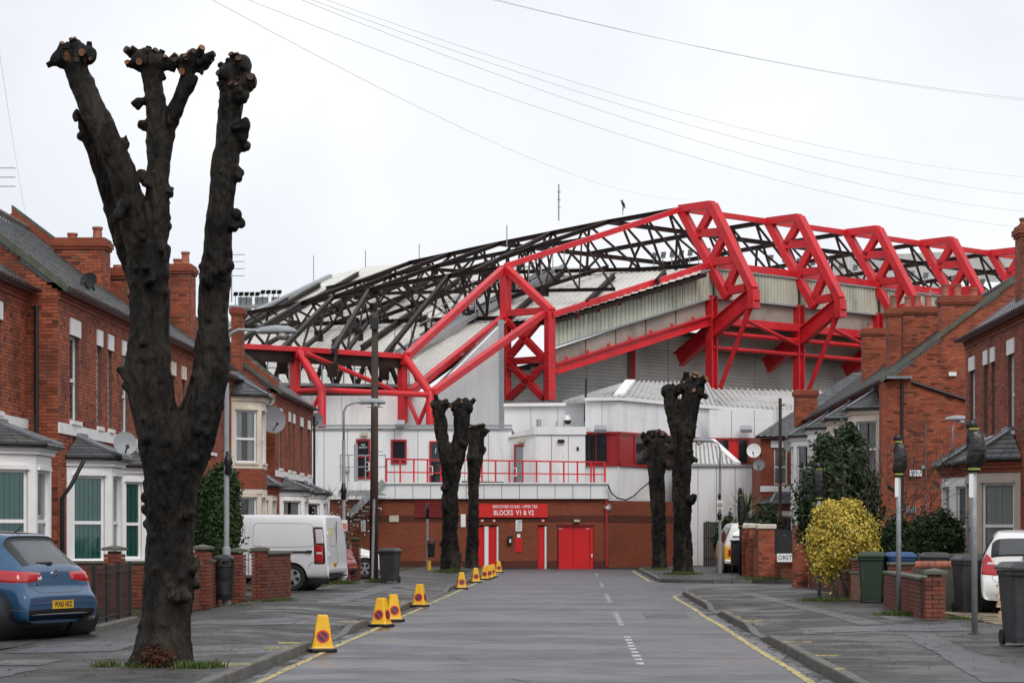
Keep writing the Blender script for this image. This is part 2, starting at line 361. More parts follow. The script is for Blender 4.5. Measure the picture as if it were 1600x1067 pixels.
ROADM = asphalt('wet_road_asphalt', (0.080,0.083,0.095), (0.029,0.030,0.036), 0.62, 0.29, 0.6, 0.42, 0.57, (0.55,0.75,1), 0.0, 0.5)
PAVEM = asphalt('pavement_asphalt', (0.056,0.053,0.050), (0.021,0.021,0.022), 0.85, 0.34, 0.7, 0.40, 0.58, (0.8,0.8,1), 0.45, 0.32)
PAVEP = asphalt('pavement_wet_patch', (0.066,0.068,0.076), (0.033,0.034,0.039), 0.6, 0.32, 0.8, 0.42, 0.6, (1,0.8,1), 0.0, 0.4)
GARD = asphalt('garden_earth', (0.06,0.052,0.038), (0.035,0.04,0.02), 0.95, 0.85, 0.8, 0.42, 0.58, (1,1,1), 0, 0.1)
GRAVEL = asphalt('gravel_drive', (0.22,0.18,0.13), (0.10,0.085,0.06), 0.95, 0.85, 2.0, 0.45, 0.6, (1,1,1), 0, 0.1)
KERBM = mat('kerb_stone', (0.11,0.105,0.095), 0.7, 0.25, 3, bump=0.3, bscale=40, dirt=(0.06,0.06,0.045), dscale=2)

MB().box(-2500, 2500, -600, 3500, -1.2, -0.06).build('ground', GARD, kind='structure')
KL, KR, NY, FY = -3.60, 2.72, 71.5, 81.5          # kerb faces left and right; near and far kerb of the side road
mb = MB(); mb.box(KL, KR, 6, 118.9, -0.06, 0.0); road = mb.build('road', ROADM, kind='structure')
mb = MB(); mb.box(KR, 90, NY, FY, -0.06, 0.0); mb.prism([(KR,NY-7,-.06),(KR+3.5,NY,-.06),(KR,NY,-.06)],(0,0,.06)); mb.prism([(KR,FY+3,-.06),(KR+3,FY,-.06),(KR,FY,-.06)],(0,0,.06))
mb.build('side_road', ROADM, kind='structure')

def dropped(y, drops):
    k = 1.0
    for a, b in drops:
        d = max(a - y, y - b, 0.0)
        k = min(k, min(1.0, d / 0.9))
    return 0.02 + 0.10*k
DL = [(34.6, 39.0), (43.5, 50.0), (58.0, 69.0), (75, 80)]
DR = [(36.9, 39.6), (48.6, 52.0)]
def pave(name, x0, x1, y0, y1, drops, edge, mats=PAVEM, step=0.3, extra=None):
    """a walked-on asphalt sheet: falls to the dropped kerbs, gently uneven; edge is the kerb side x"""
    nx = max(2, int(abs(x1-x0)/step)); ny = int((y1-y0)/step)
    mb = MB()
    for j in range(ny+1):
        y = y0 + (y1-y0)*j/ny; k = dropped(y, drops)
        for i in range(nx+1):
            x = x0 + (x1-x0)*i/nx
            w = min(1.0, abs(x-edge)/1.6)
            h = k + (0.125-k)*w + 0.012*math.sin(x*1.3+y*0.31)*w + 0.008*math.sin(y*0.83+x*2.1)*w
            if extra: x, y2 = extra(x, y)
            else: y2 = y
            mb.v.append((x, y2, h))
    for j in range(ny):
        for i in range(nx):
            a = j*(nx+1)+i; mb.face(a, a+1, a+nx+2, a+nx+1)
    return mb.build(name, mats, kind='structure', smooth=True)
pl = pave('pavement_left', KL-0.13, -7.15, 8, 118.9, DL, KL-0.13)
pr = pave('pavement_right', KR+0.13, 6.6, 8, NY-6.6, DR, KR+0.13)
prf = pave('pavement_far', KR+0.13, 11.0, FY+2.6, 118.9, [], KR+0.13)
def corner_fill(name, cx, cy, sy, xb, ry=2.47):
    pts = [(KR+0.13, cy, .12)]
    c = (KR+3.0, cy)
    for i in range(1, 8):
        a = math.pi - i*math.pi/2/8
        pts.append((c[0]+2.87*math.cos(a), cy+sy*ry*math.sin(a), .12))
    pts += [(xb, cy+sy*ry, .12), (xb, cy, .12)]
    mb = MB(); mb.prism([Vector(p)-V(0,0,.15) for p in pts], (0,0,.15)); return mb.build(name, PAVEM, kind='structure')
corner_fill('pavement_corner', KR, NY-6.6, 1, 60, 6.47)
corner_fill('pavement_corner', KR, FY+2.6, -1, 60)
mb = MB(); mb.box(-30, -7.15, 8, 118.9, -0.06, 0.09); mb.build('garden_left', GARD, kind='structure')
mb = MB(); mb.box(6.6, 60, 8, NY-6.6, -0.06, 0.09); mb.box(11, 60, FY+2.6, 118.9, -0.06, 0.09); mb.build('garden_right', GARD, kind='structure')
mb = MB(); mb.box(6.75, 12, 38.2, 47.5, 0.0, 0.125); mb.build('gravel_drive', GRAVEL, kind='structure')
mb = MB(); mb.box(-16, -7.2, 25, 39, 0.0, 0.128); mb.box(-13,-7.2, 59, 69, 0.0, 0.128); mb.build('drive', PAVEM, kind='structure')

# kerb stones, each laid singly
def kerb_run(parent, x0, x1, y0, y1, drops):
    y = y0; 
    while y < y1:
        a, b = dropped(y, drops), dropped(min(y+0.9, y1), drops); o = random.uniform(-.008, .008)
        mb = MB()
        lo, hi = x0+o, x1+o
        mb.v += [(lo,y,-.05),(hi,y,-.05),(hi,y+.895,-.05),(lo,y+.895,-.05),(lo,y,a+.004),(hi,y,a+.004),(hi,y+.895,b+.004),(lo,y+.895,b+.004)]
        for q in ((0,3,2,1),(4,5,6,7),(0,1,5,4),(1,2,6,5),(2,3,7,6),(3,0,4,7)): mb.face(*q)
        mb.build('kerb_stone', KERBM, parent, bevel=0.018)
        y += 0.905
kerb_run(pl, KL-0.135, KL, 22, 111, DL)
kerb_run(pr, KR, KR+0.135, 22, NY-7, DR)
kerb_run(prf, KR, KR+0.135, FY+3, 112, [])
for cy, sy, par, ry in ((NY-6.6, 1, pr, 6.6), (FY+2.6, -1, prf, 2.6)):
    for i in range(7):
        a0, a1 = math.pi - i*math.pi/14, math.pi - (i+0.95)*math.pi/14
        f = lambda a, r: V(KR+3+r*math.cos(a), cy+sy*(r-3+ry)*math.sin(a), -.05)
        MB().prism([f(a0,3.0), f(a1,3.0), f(a1,2.86), f(a0,2.86)], (0,0,.17)).build('kerb_stone', KERBM, par)

# painted lines, worn
def strip(parent, pts, w, m, name, z=0.004):
    mb = MB(); n = len(pts)
    for i, p in enumerate(pts):
        p = Vector(p); d = (Vector(pts[min(i+1,n-1)]) - Vector(pts[max(i-1,0)])).normalized(); s = V(-d.y, d.x)
        ww = w*random.uniform(0.85, 1.1)
        a, b = p.to_2d() + s*ww/2, p.to_2d() - s*ww/2
        mb.v += [(a.x, a.y, z), (b.x, b.y, z)]
    for i in range(n-1): mb.face(2*i, 2*i+1, 2*i+3, 2*i+2)
    return mb.build(name, m, parent)
def wob(x, y): return (x + 0.012*math.sin(y*0.5) + random.uniform(-.008, .008), y, 0)
strip(road, [wob(-3.36, 22+0.5*i) for i in range(178)], 0.095, YLINE, 'yellow_line')
strip(road, [wob(2.44, 22+0.5*i) for i in range(84)] + [(2.50,64.5,0),(2.62,65.1,0),(2.7,65.6,0)], 0.095, YLINE, 'yellow_line')
strip(road, [wob(2.44, 84.5+0.5*i) for i in range(54)], 0.095, YLINE, 'yellow_line')
for a, b in ((29.8,38.5), (43,50), (58,66), (76,82), (96,104)):
    y = a
    while y < b:
        strip(road, [(0.75, y, 0), (0.75, y+0.55, 0)], 0.10, WLINE, 'white_dash', 0.0045); y += 0.98
for y, xa, xb in ((30.0,.86,1.5),(33.5,1.3,2.3),(37.6,.86,1.4),(40.5,1.5,2.35),(43.3,.86,1.7),(46.5,1.2,2.3),(49.8,.86,1.5),(54,1.1,2.3),(58.3,.86,1.9),(65.4,.86,1.9),(100,.9,2.2)):
    strip(road, [(xa, y, 0), (xb, y+random.uniform(-.1,.1), 0)], 0.045, WLINE, 'bay_line')
for y in (27.5, 31.5, 33.0, 41.2, 52.4):          # yellow ticks on the kerb and pavement
    k = dropped(y, DL)+.012
    MB().box(KL-0.36, KL-0.01, y-.012, y+.012, k-.02, k+.003).build('kerb_tick', YLINE, pl)
for y in (26.5, 29.5, 33.3, 41.5, 43.6, 46.0, 55, 58, 61.5):
    k = dropped(y, DR)+.012
    MB().box(KR+0.01, KR+0.13, y-.016, y+.016, k-.01, k+.004).build('kerb_tick', YLINE, pr)
    if y in (29.5, 33.3, 41.5): MB().box(KR+0.14, KR+0.4, y-.01, y+.01, k-.02, k+.002).build('kerb_tick', YLINE, pr)
# grit and wet leaf mould lying along the kerbs
GRIT = asphalt('gutter_grit', (0.045,0.042,0.036), (0.018,0.018,0.018), 0.8, 0.3, 1.5, 0.42, 0.58, (1,0.7,1), 0, 0.4)
for x0, sg, ya, yb in ((KL, 1, 22, 111), (KR, -1, 22, 64), (KR, -1, 85, 111)):
    mb = MB(); n = int((yb-ya)/.35)
    for i in range(n+1):
        y = ya+(yb-ya)*i/n; w = max(.03, .11+.06*math.sin(y*1.7)+.05*math.sin(y*.61+2)+random.uniform(-.03,.03))
        mb.v += [(x0+sg*.001, y, .0025), (x0+sg*w, y, .0025)]
    for i in range(n): mb.face(2*i, 2*i+1, 2*i+3, 2*i+2)
    mb.build('gutter_grit', GRIT, road)
# reinstatement trenches and inspection covers in the pavements
def ph(x, y, drops, edge):
    k = dropped(y, drops); w = min(1.0, abs(x-edge)/1.6)
    return k + (0.125-k)*w + 0.012*math.sin(x*1.3+y*0.31)*w + 0.008*math.sin(y*0.83+x*2.1)*w
def patch(parent, pts, z, m, name='patch', drops=None, edge=0):
    mb = MB(); n = 24; P = [Vector(p) for p in pts]
    for j in range(n+1):
        for i in range(7):
            a = P[0].lerp(P[1], i/6); b = P[3].lerp(P[2], i/6); p = a.lerp(b, j/n)
            if 0 < j < n and i in (0, 6): p = p + V(random.uniform(-.03,.03), 0)
            mb.v.append((p.x, p.y, ph(p.x, p.y, drops, edge)+.006 if drops is not None else z))
    for j in range(n):
        for i in range(6): a = j*7+i; mb.face(a, a+1, a+8, a+7)
    return mb.build(name, m, parent, smooth=True)
for pts in ([(3.9,24),(4.5,24),(5.1,36),(4.7,36)], [(3.4,37.5),(5.9,37.2),(6.0,39.4),(3.5,39.8)], [(4.5,40),(4.9,40),(4.4,63),(4.0,63)], [(5.2,41),(6.5,41.5),(6.4,46),(5.3,45)]):
    patch(pr, pts, 0.147, PAVEP, 'trench_patch', DR, KR+.13)
for pts in ([(-6.6,22.5),(-5.7,22.5),(-5.7,26.6),(-6.6,26.6)], [(-6.4,39.8),(-4.6,40),(-4.7,42.6),(-6.3,42.4)], [(-5.6,52),(-5.0,52),(-5.1,75),(-5.6,75)], [(-6.9,30),(-5.6,30.2),(-5.7,33),(-6.9,33)]):
    patch(pl, pts, 0.147, PAVEP, 'trench_patch', DL, KL-.13)
patch(pl, [(-6.5,27.2),(-5.85,27.2),(-5.85,28.4),(-6.5,28.4)], 0.15, KERBM, 'inspection_cover', DL, KL-.13)
patch(road, [(1.3,47),(2.1,47),(2.1,49.6),(1.3,49.6)], 0.005, PAVEP, 'road_patch')

# meandering cracks and tar seams in the carriageway and pavements, each laid singly
CRACK = mat('tar_seam', (.018,.018,.019), .5, .3, 6)
rng = random.Random(11)
def crack(parent, x, y, ang, L, w, hf):
    pts = []; n = int(L/.22)
    for i in range(n):
        pts.append((x, y)); ang += rng.gauss(0, .22); x += math.cos(ang)*.22; y += math.sin(ang)*.22*1.6
    mb = MB()
    for i, (px, py) in enumerate(pts):
        ww = w*rng.uniform(.4, 1.2)*(1 if 0 < i < n-1 else .2); h = hf(px, py)
        mb.v += [(px, py-ww, h), (px, py+ww, h)] if abs(math.cos(ang)) > .5 else [(px-ww, py, h), (px+ww, py, h)]
    for i in range(n-1): mb.face(2*i, 2*i+1, 2*i+3, 2*i+2)
    if n > 2: mb.build('crack', CRACK, parent)
for i in range(34): crack(road, rng.uniform(-3.0, 1.2), rng.uniform(26, 90), rng.choice((0, math.pi, math.pi/2))+rng.gauss(0,.3), rng.uniform(.6, 2.4), .018, lambda x, y: .0028)
for y in (31.4, 39.2, 52.0, 70.5): strip(road, [(-3.4+i*.3, y+.05*math.sin(i*1.3), 0) for i in range(20)], .04, CRACK, 'tar_seam', .003)
for i in range(26): crack(pr, rng.uniform(3.3, 5.6), rng.uniform(26, 60), rng.uniform(0, 6.28), rng.uniform(.5, 1.8), .016, lambda x, y: ph(x, y, DR, KR+.13)+.008)
for i in range(26): crack(pl, rng.uniform(-6.5, -4.2), rng.uniform(26, 70), rng.uniform(0, 6.28), rng.uniform(.5, 1.8), .016, lambda x, y: ph(x, y, DL, KL-.13)+.008)
# ------------------------------------------------------------------ the stand
A0 = V(8.78, 160, 0); ET = V(.692, .722, 0); ES = V(-.722, .692, 0)
def onframe(t, px, py, ds=0):
    b = A0 + ET*t; k = (px-VX)/F
    s = (k*b.y - b.x)/(ES.x - k*ES.y); p = b + ES*(s+ds)
    return V(p.x, p.y, CH + (HY-py)/F*p.y)
def onrear(s, px, py):
    b = A0 + ES*s; k = (px-VX)/F
    t = (k*b.y - b.x)/(ET.x - k*ET.y); p = b + ET*t
    return V(p.x, p.y, CH + (HY-py)/F*p.y)
RB, RC_, RH = .18, .217, 18.8
def onroof(px, py, lift=0):
    k, m = (px-VX)/F, (HY-py)/F
    Y = (CH - lift - (RH - RB*8.7 - RC_*160)) / (RB*k + RC_ - m)
    return V(k*Y, Y, CH + m*Y)
stand = thing('football_stand', (0, 140, 0), 'big football stand with red steel frames and brown roof trusses behind the brick block', 'stadium stand')
def part(name, m, fn, parent=None, **kw):
    mb = MB(); fn(mb); return mb.build(name, m, parent or stand, **kw)
def red(p, q, w, h=None, name='red_beam', up=Z, parent=None, bevel=0.02): return part(name, RED, lambda b: b.beam(p, q, w, h, up), parent, bevel=bevel)
def redt(p, q, r, name='red_tube', parent=None): return part(name, RED, lambda b: b.tube([p, q], r, 14), parent, angle=40)

# the five leaning truss heads along the back
hd = lambda x, y: onframe(0, x, y)
HEAD = dict(TL=hd(1064,327), TR=hd(1113,320), OB=hd(1177,452), OB2=hd(1178,470), IM=hd(1110,413), IB=hd(1137,466))
heads = []
for i, t in enumerate((0, 8.9, 17.6, 26.4, 35.2, 44)):
    o = ET*t
    h = part('truss_head', RED, lambda b: [b.beam(HEAD[p]+o, HEAD[q]+o, .5, .62, ET) for p, q in (('TL','TR'),)], bevel=.02)
    def m(p, q, w, nm):
        red(p+o, q+o, .5, w, nm, ET, h)
    m(HEAD['TR'], HEAD['OB'], .64, 'outer_chord'); m(HEAD['OB'], HEAD['OB2']+V(0,0,-.5), .7, 'outer_knee')
    m(HEAD['TL'], HEAD['IB'], .54, 'inner_chord')
    for a, b in (((1090,365),(1132,362)), ((1110,410),(1153,405)), ((1135,456),(1166,449))): m(hd(*a), hd(*b), .40, 'cross_bar')
    for a, b in (((1093,364),(1114,326)), ((1112,408),(1134,366)), ((1136,453),(1155,410))): m(hd(*a), hd(*b), .40, 'lacing_bar')
    # raker beam, column and raking strut that carry it
    part('raker', RED, lambda b: b.ibeam(hd(1180,458)+o, hd(1060,562)+o, .5, 1.0, .07, ET.cross(hd(1180,458)-hd(1060,562))), h)
    part('column', RED, lambda b: b.ibeam(hd(1112,836)+o if i else hd(1112,640), hd(1112,462)+o, .55, .6, .08, ET), h)
    part('raking_strut', RED, lambda b: b.tube([hd(1171,480)+o, hd(1163,505)+o, hd(1122,615)+o], [.24,.15,.15], 12), h)
    part('foot_plate', RED, lambda b: b.prism([hd(1106,612)+o-ET*.1, hd(1130,612)+o-ET*.1, hd(1122,645)+o-ET*.1, hd(1114,630)+o-ET*.1], ET*.2), h)
    heads.append(h)
    if i < 5:
        n = ET*8.8
        red(HEAD['TL']+o, HEAD['TL']+o+n, .3, .35, 'top_rail'); red(HEAD['IM']+o, HEAD['IM']+o+n, .35, .45, 'middle_rail')
        red(hd(1113,500)+o, hd(1113,500)+o+n, .4, .5, 'eaves_beam')
        redt(hd(1113,543)+o, hd(1113,543)+o+n, .14); redt(hd(1165,500)+o, hd(1113,528)+o+n, .13); redt(hd(1113,520)+o, hd(1113,520)+o+n, .16)
# lower frame between the slope and the wall
TB = -15.4
fb = lambda x, y: onframe(TB, x, y)
B = part('stepped_frame', RED, lambda b: b.beam(fb(790,625), fb(790,415), .5, .52, ES), bevel=.02)
for a, b, w in (((790,418),(862,487),.55), ((859,480),(859,625),.62), ((790,490),(852,485),.36), ((794,565),(852,561),.32), ((790,497),(850,560),.35), ((850,492),(792,562),.35), ((794,566),(850,622),.38), ((850,572),(796,622),.38)):
    red(fb(*a), fb(*b), .4, w*.95, 'frame_member', ET, B)
C = lambda x, y: at(x, y, 127.4 + (672-x)*.037)
D = lambda x, y: at(x, y, 122.6 + (503-x)*.036)
for Q, xi, xo, yt, ym, yb, nm in ((C, 629, 672, 557, 616, 664, 'C'), (D, 461, 503, 546, 611, 676, 'D')):
    f = part('edge_frame', RED, lambda b: b.beam(Q(xi, yt), Q(xi, yb-4), .36, .42, V(1,-1,0)), bevel=.02)
    part('raking_tube', RED, lambda b: b.tube([Q(xi+3, yt), Q(xo, ym-2), Q(xo, yb)], .215, 16), f, angle=40)
    if nm == 'C':
        redt(Q(638,624), Q(654,662), .11, parent=f); redt(Q(654,662), Q(671,622), .11, parent=f)
    red(Q(xi-6, yt+5), Q(xi+8, yt+5), .5, .55, 'node_box', parent=f)
red(C(629,557), D(461,546), .6, .26, 'edge_beam'); red(D(461,546), at(372,541,119.6), .6, .26, 'edge_beam')
part('edge_beam_web', BROWN, lambda b: (b.beam(C(629,565), D(461,556), .2, .7), b.beam(D(461,556), at(372,552,119.6), .2, .7)))
redt(C(672,617), D(503,609), .14); redt(D(503,609), D(455,611), .14); redt(C(622,613), D(478,552), .12); redt(C(672,617), C(622,613), .14)
redt(at(480,655,123), D(503,611), .11)
red(HEAD['TL'], fb(790,416), .3, .34, 'sloping_rail'); red(HEAD['IM'], fb(862,492), .3, .34, 'sloping_rail')
red(fb(786,420), C(636,556), .34, .38, 'sloping_rail'); red(fb(786,497), C(640,613), .34, .38, 'sloping_rail'); red(fb(851,489), C(676,613), .34, .38, 'sloping_rail')
for k in range(6):
    p = HEAD['IM'].lerp(fb(862,492), .2+.13*k); red(p-V(0,0,.2), p-V(0,0,.75), .22, .22, 'bracket')

# fascia, concrete band, eaves beam and grey wall along the back; the sloping length first
def rib_sheet(name, m, p0, p1, z0a, z0b, z1a, z1b, out, pitch=.32, parent=None):
    """upright ribbed sheet between two plan points, bottom and top heights at either end"""
    mb = MB(); p0, p1 = Vector(p0), Vector(p1); L = (p1-p0).to_2d().length; n = max(2, int(L/pitch)); u = (p1-p0)/n
    for i in range(n):
        f0, f1 = i/n, (i+.5)/n
        for f, g, d in ((i/n, (i+.5)/n, 0), ((i+.5)/n, (i+1)/n, .045)):
            a, b = p0.lerp(p1, f), p0.lerp(p1, g)
            mb.poly([(a.x+out.x*d, a.y+out.y*d, z0a+(z0b-z0a)*f), (b.x+out.x*d, b.y+out.y*d, z0a+(z0b-z0a)*g), (b.x+out.x*d, b.y+out.y*d, z1a+(z1b-z1a)*g), (a.x+out.x*d, a.y+out.y*d, z1a+(z1b-z1a)*f)])
        for f in (i/n, (i+.5)/n):
            a = p0.lerp(p1, f); za, zb = z0a+(z0b-z0a)*f, z1a+(z1b-z1a)*f
            mb.poly([(a.x, a.y, za), (a.x+out.x*.045, a.y+out.y*.045, za), (a.x+out.x*.045, a.y+out.y*.045, zb), (a.x, a.y, zb)])
    return mb.build(name, m, parent or stand)
fa, fbm = onrear(.3,863,495), onrear(.3,863,542); ga, gb = onrear(.3,1113,420), onrear(.3,1113,465)
OUT = -ES
for k in range(5):
    a, b = fa.lerp(ga, k/5+.002), fa.lerp(ga, (k+1)/5-.002); c, d = fbm.lerp(gb, k/5), fbm.lerp(gb, (k+1)/5)
    rib_sheet('fascia_panel', FASCIA, a, b, c.z, d.z, a.z, b.z, OUT)
    x, y, w, z = onrear(.5,869+47*k,545-15.5*k), onrear(.5,914+47*k,530-15.5*k), onrear(.5,914+47*k,560-15.8*k), onrear(.5,869+47*k,576-15.8*k)
    part('concrete_panel', CONC, lambda q: q.prism([x, y, w, z], ES*.15))
part('fascia_trim', LAMPG, lambda b: (b.beam(fa+OUT*.05, ga+OUT*.05, .22, .1), b.beam(fbm+OUT*.05, gb+OUT*.05, .22, .1)))
part('eaves_beam', RED, lambda b: b.ibeam(onrear(.3,866,577), onrear(.3,1110,500), .5, .62, .07))
for k in range(7):
    p = onrear(.1, 885+33*k, 566-10.4*k); red(p, p+V(0,0,.35), .22, .22, 'stub')
for k in range(6):
    o = ET*(.2+8.8*k); n = ET*8.5
    rib_sheet('fascia_panel', FASCIA, ga+o, ga+o+n, gb.z, gb.z, ga.z, ga.z, OUT)
    part('fascia_trim', LAMPG, lambda b: (b.beam(ga+o+OUT*.05, ga+o+n+OUT*.05, .22, .1), b.beam(gb+o+OUT*.05, gb+o+n+OUT*.05, .22, .1), b.beam(ga+o+V(0,0,.35), ga+o+n+V(0,0,.35), .05, .05)))
    q0 = onrear(.5,1113,468)+o; q1 = onrear(.5,1113,498)+o
    part('concrete_panel', CONC, lambda b: b.prism([q0, q0+n, q1+n, q1], ES*.15))
    r0 = onrear(2.2,1113,505)+o; r1 = onrear(2.2,1113,545)+o
    part('seating_deck', CONC, lambda b: b.prism([r0, r0+n, r1+n, r1], ES*.3))
# grey wall of horizontal profiled sheet set back under the deck
def ribh(name, m, p0, p1, z0, z1, out, pitch=.22, top1=None):
    mb = MB(); z = z0; top1 = z1 if top1 is None else top1
    while z < max(z1, top1):
        f = 0 if z1 >= z else (z - z1)/(top1-z1); p = Vector(p0).lerp(Vector(p1), min(1, f))
        a, b = V(p.x, p.y, z), V(p1[0], p1[1], z); zz = V(0,0,pitch*.55)
        mb.poly([a, b, b+zz, a+zz])
        c, d = a+zz+out*.04+V(0,0,.02), b+zz+out*.06+V(0,0,.02); e = V(0,0,pitch*.37)
        mb.poly([a+zz, b+zz, d, c]); mb.poly([c, d, d+e, c+e]); mb.poly([c+e, d+e, b+V(0,0,pitch), a+V(0,0,pitch)])
        z += pitch
    return mb.build(name, m, stand)
w0, w1 = A0+ES*4+ET*TB, A0+ES*4
for k in range(4):
    a, b = w0.lerp(w1, k/4), w0.lerp(w1, (k+1)/4-.004); ribh('grey_wall_panel', CLADG, a, b, 0.1, 11.2+k*.8, OUT, top1=12+k*.8)
for k in range(6):
    a = w1+ET*8.8*k; ribh('grey_wall_panel', CLADG, a, a+ET*8.75, 0.1, 14.6, OUT)
part('wall_lining', GAP, lambda b: (b.prism([w0+ES*.3, w1+ES*.3, w1+V(0,0,15)+ES*.3, w0+V(0,0,11.5)+ES*.3], ES*.3), b.prism([w1+ES*.3, w1+ET*53+ES*.3, w1+ET*53+V(0,0,15)+ES*.3, w1+V(0,0,15)+ES*.3], ES*.3)))
part('post', RED, lambda b: b.beam(onrear(3.7,989,600), onrear(3.7,989,535), .3, .3))
# white gable end below the slope, and the panels below frames C and D
def wallpanels(name, m, p0, p1, z0, zt0, zt1, width, parent, thick=.12, gap=.025, back=True):
    """flat cladding panels between plan points p0 and p1, top running from zt0 to zt1"""
    p0, p1 = V(p0[0], p0[1], 0), V(p1[0], p1[1], 0); L = (p1-p0).length; n = max(1, round(L/width)); u = (p1-p0)/L
    nn = V(u.y, -u.x, 0)
    for i in range(n):
        f, g = i/n, (i+1)/n - gap/L
        a, b = p0.lerp(p1, f), p0.lerp(p1, g); za, zb = zt0+(zt1-zt0)*f, zt0+(zt1-zt0)*g
        mb = MB(); mb.prism([a+Z*z0, b+Z*z0, b+Z*zb, a+Z*za], -nn*thick); mb.build(name, m, parent)
    if back:
        mb = MB(); mb.prism([p0+Z*z0-nn*(thick*.5), p1+Z*z0-nn*(thick*.5), p1+Z*(zt1-.02)-nn*(thick*.5), p0+Z*(zt0-.02)-nn*(thick*.5)], -nn*.25); mb.build('wall_backing', GAP, parent)
a, b = at(672,618,130.3), at(784,506,145); c = at(784,540,147)
wallpanels('white_wall_panel', CLADW, a, b, 6.2, a.z, b.z, 1.35, stand)
part('downpipe', LAMPG, lambda q: q.beam(at(783,500,144.5), at(783,672,144.5), .35, .35))
a, b = at(440,618,126.2), at(672,618,129.8); wallpanels('white_wall_panel', CLADW, a, b, 6.2, a.z, b.z, 1.6, stand)

# roof sheet, split at the rafters, corrugations down the slope
dn = V(-.154, -.988, 0).normalized(); dn.z = RB*dn.x + RC_*dn.y
cr = V(-dn.y, dn.x, 0); cr.z = RB*cr.x + RC_*cr.y
outline = [onroof(*p) for p in ((1104,424),(863,498),(788,503),(782,512),(672,590),(640,607),(450,612),(352,612),(352,508),(380,492),(516,431),(580,416),(640,414),(700,413))]
o2 = V(outline[0].x, outline[0].y, outline[0].z)
def to_uv(p): d = p - o2; return (d.x*cr.x+d.y*cr.y, d.x*dn.x+d.y*dn.y)       # across, down (plan lengths)
pl2 = [to_uv(p) for p in outline]
def span(u):
    xs = []
    for i in range(len(pl2)):
        (a, b), (c, d) = pl2[i], pl2[(i+1) % len(pl2)]
        if (a-u)*(c-u) < 0: xs.append(b + (d-b)*(u-a)/(c-a))
    return (min(xs), max(xs)) if len(xs) > 1 else None
us = [p[0] for p in pl2]; u0, u1 = min(us), max(us)
nst = int((u1-u0)/.4); panel = None
for j in range(8):
    mb = MB()
    for i in range(nst*j//8, nst*(j+1)//8):
        for q, (ua, ub, lift) in enumerate(((i*.4, i*.4+.28, 0), (i*.4+.28, i*.4+.4, .045))):
            sp = span(u0+(ua+ub)/2)
            if not sp: continue
            P = lambda u, v, l: o2 + cr*u + dn*v + V(0,0,l)
            mb.poly([P(u0+ua, sp[0], lift), P(u0+ub, sp[0], lift), P(u0+ub, sp[1], lift), P(u0+ua, sp[1], lift)])
            if lift:
                for u in (u0+ua, u0+ub): mb.poly([P(u, sp[0], 0), P(u, sp[0], lift), P(u, sp[1], lift), P(u, sp[1], 0)])
    if mb.f: mb.build('roof_sheet', ROOFM, stand)
ROOFC = [V(p.x, p.y, p.z-.35) for p in outline]
part('roof_deck', BROWN, lambda b: b.prism(ROOFC, (0,0,.22)))
# flat roof beyond the slope, seen only at its edge
part('roof_deck', ROOFM, lambda b: b.prism([ga+V(0,0,.05)+ES*.4, ga+ET*53+V(0,0,.05)+ES*.4, ga+ET*53+ES*27+V(0,0,1.0), ga+ES*27+V(0,0,1.0)], (0,0,-.3)))
part('roof_edge', LAMPG, lambda b: b.beam(onroof(352,509,.2), onroof(516,431,.2), .3, .25))

# brown trusses over the roof: chords, posts and lacing each a piece
def truss(tops, bots, nb, w=.22, lw=.13, name='roof_truss', m=BROWN):
    tr = part(name, m, lambda b: [b.ibeam(tops[i], tops[i+1], w, w*1.35, .07) for i in range(len(tops)-1)])
    part('bottom_chord', m, lambda b: [b.ibeam(bots[i], bots[i+1], w, w*1.2, .07) for i in range(len(bots)-1)], tr)
    def along(ps, f):
        f = min(.9999, max(0, f))*(len(ps)-1); i = int(f); return ps[i].lerp(ps[i+1], f-i)
    for i in range(nb):
        a, b, c = along(bots, i/nb), along(tops, (i+.5)/nb), along(bots, (i+1)/nb)
        for p, q in ((a, b), (b, c)): part('lacing', m, lambda k: k.beam(p, q, lw, lw), tr)
        if i % 2: part('gusset', m, lambda k: k.beam(c-V(0,0,.35), c+V(0,0,.3), .5, .5), tr)
    return tr
f0 = lambda x, y: onframe(0, x, y)
tA = [f0(1064,327), f0(950,347), f0(780,381), f0(640,411)]; bA = [f0(1108,414), f0(1000,421), f0(760,426), f0(640,419)]
truss(tA, bA, 9)
for t in (8.9, 17.6, 26.4, 35.2, 44):
    truss([p+ET*t for p in tA[:3]], [p+ET*t for p in bA[:3]], 6)
tB = [fb(790,418), fb(640,441), fb(479,473), fb(372,492)]; bB = [fb(786,497), fb(700,499), fb(520,505), fb(372,512)]
truss(tB, bB, 10)
tM = [a.lerp(b, .5) for a, b in zip(tA, tB)]; bM = [onroof(960,452,.9), onroof(800,455,.9), onroof(640,457,.9), onroof(520,462,.9)]
truss(tM, bM, 9, .18, .1)
# sloping trusses that tie the cross trusses together down the roof
for a, b, c in ((tA[1], fb(700,432), C(600,556)), (tA[2], fb(576,454), D(520,549)), (f0(700,398), fb(520,465), D(441,545)), (tA[3], fb(470,474), at(377,531,122)), (f0(860,365), fb(740,425), None)):
    ps = [a, b] + ([c] if c else [])
    lo = [Vector((p.x, p.y, RH + RB*(p.x-8.7) + RC_*(p.y-160) + .5)) if i < 2 else p-V(0,0,.9) for i, p in enumerate(ps)]
    lo = [V(q.x, q.y, min(q.z, p.z-.8)) for p, q in zip(ps, lo)]
    truss(ps, lo, 6, .2, .11, 'slope_truss')
# longitudinal chords between the right hand heads
for k, (p, q) in enumerate(((tA[1], .0), (bA[1], .0), (tA[2], 0), (bA[2], 0))):
    part('ridge_chord', BROWN, lambda b: b.ibeam(p, p+ET*53, .22, .3, .06))
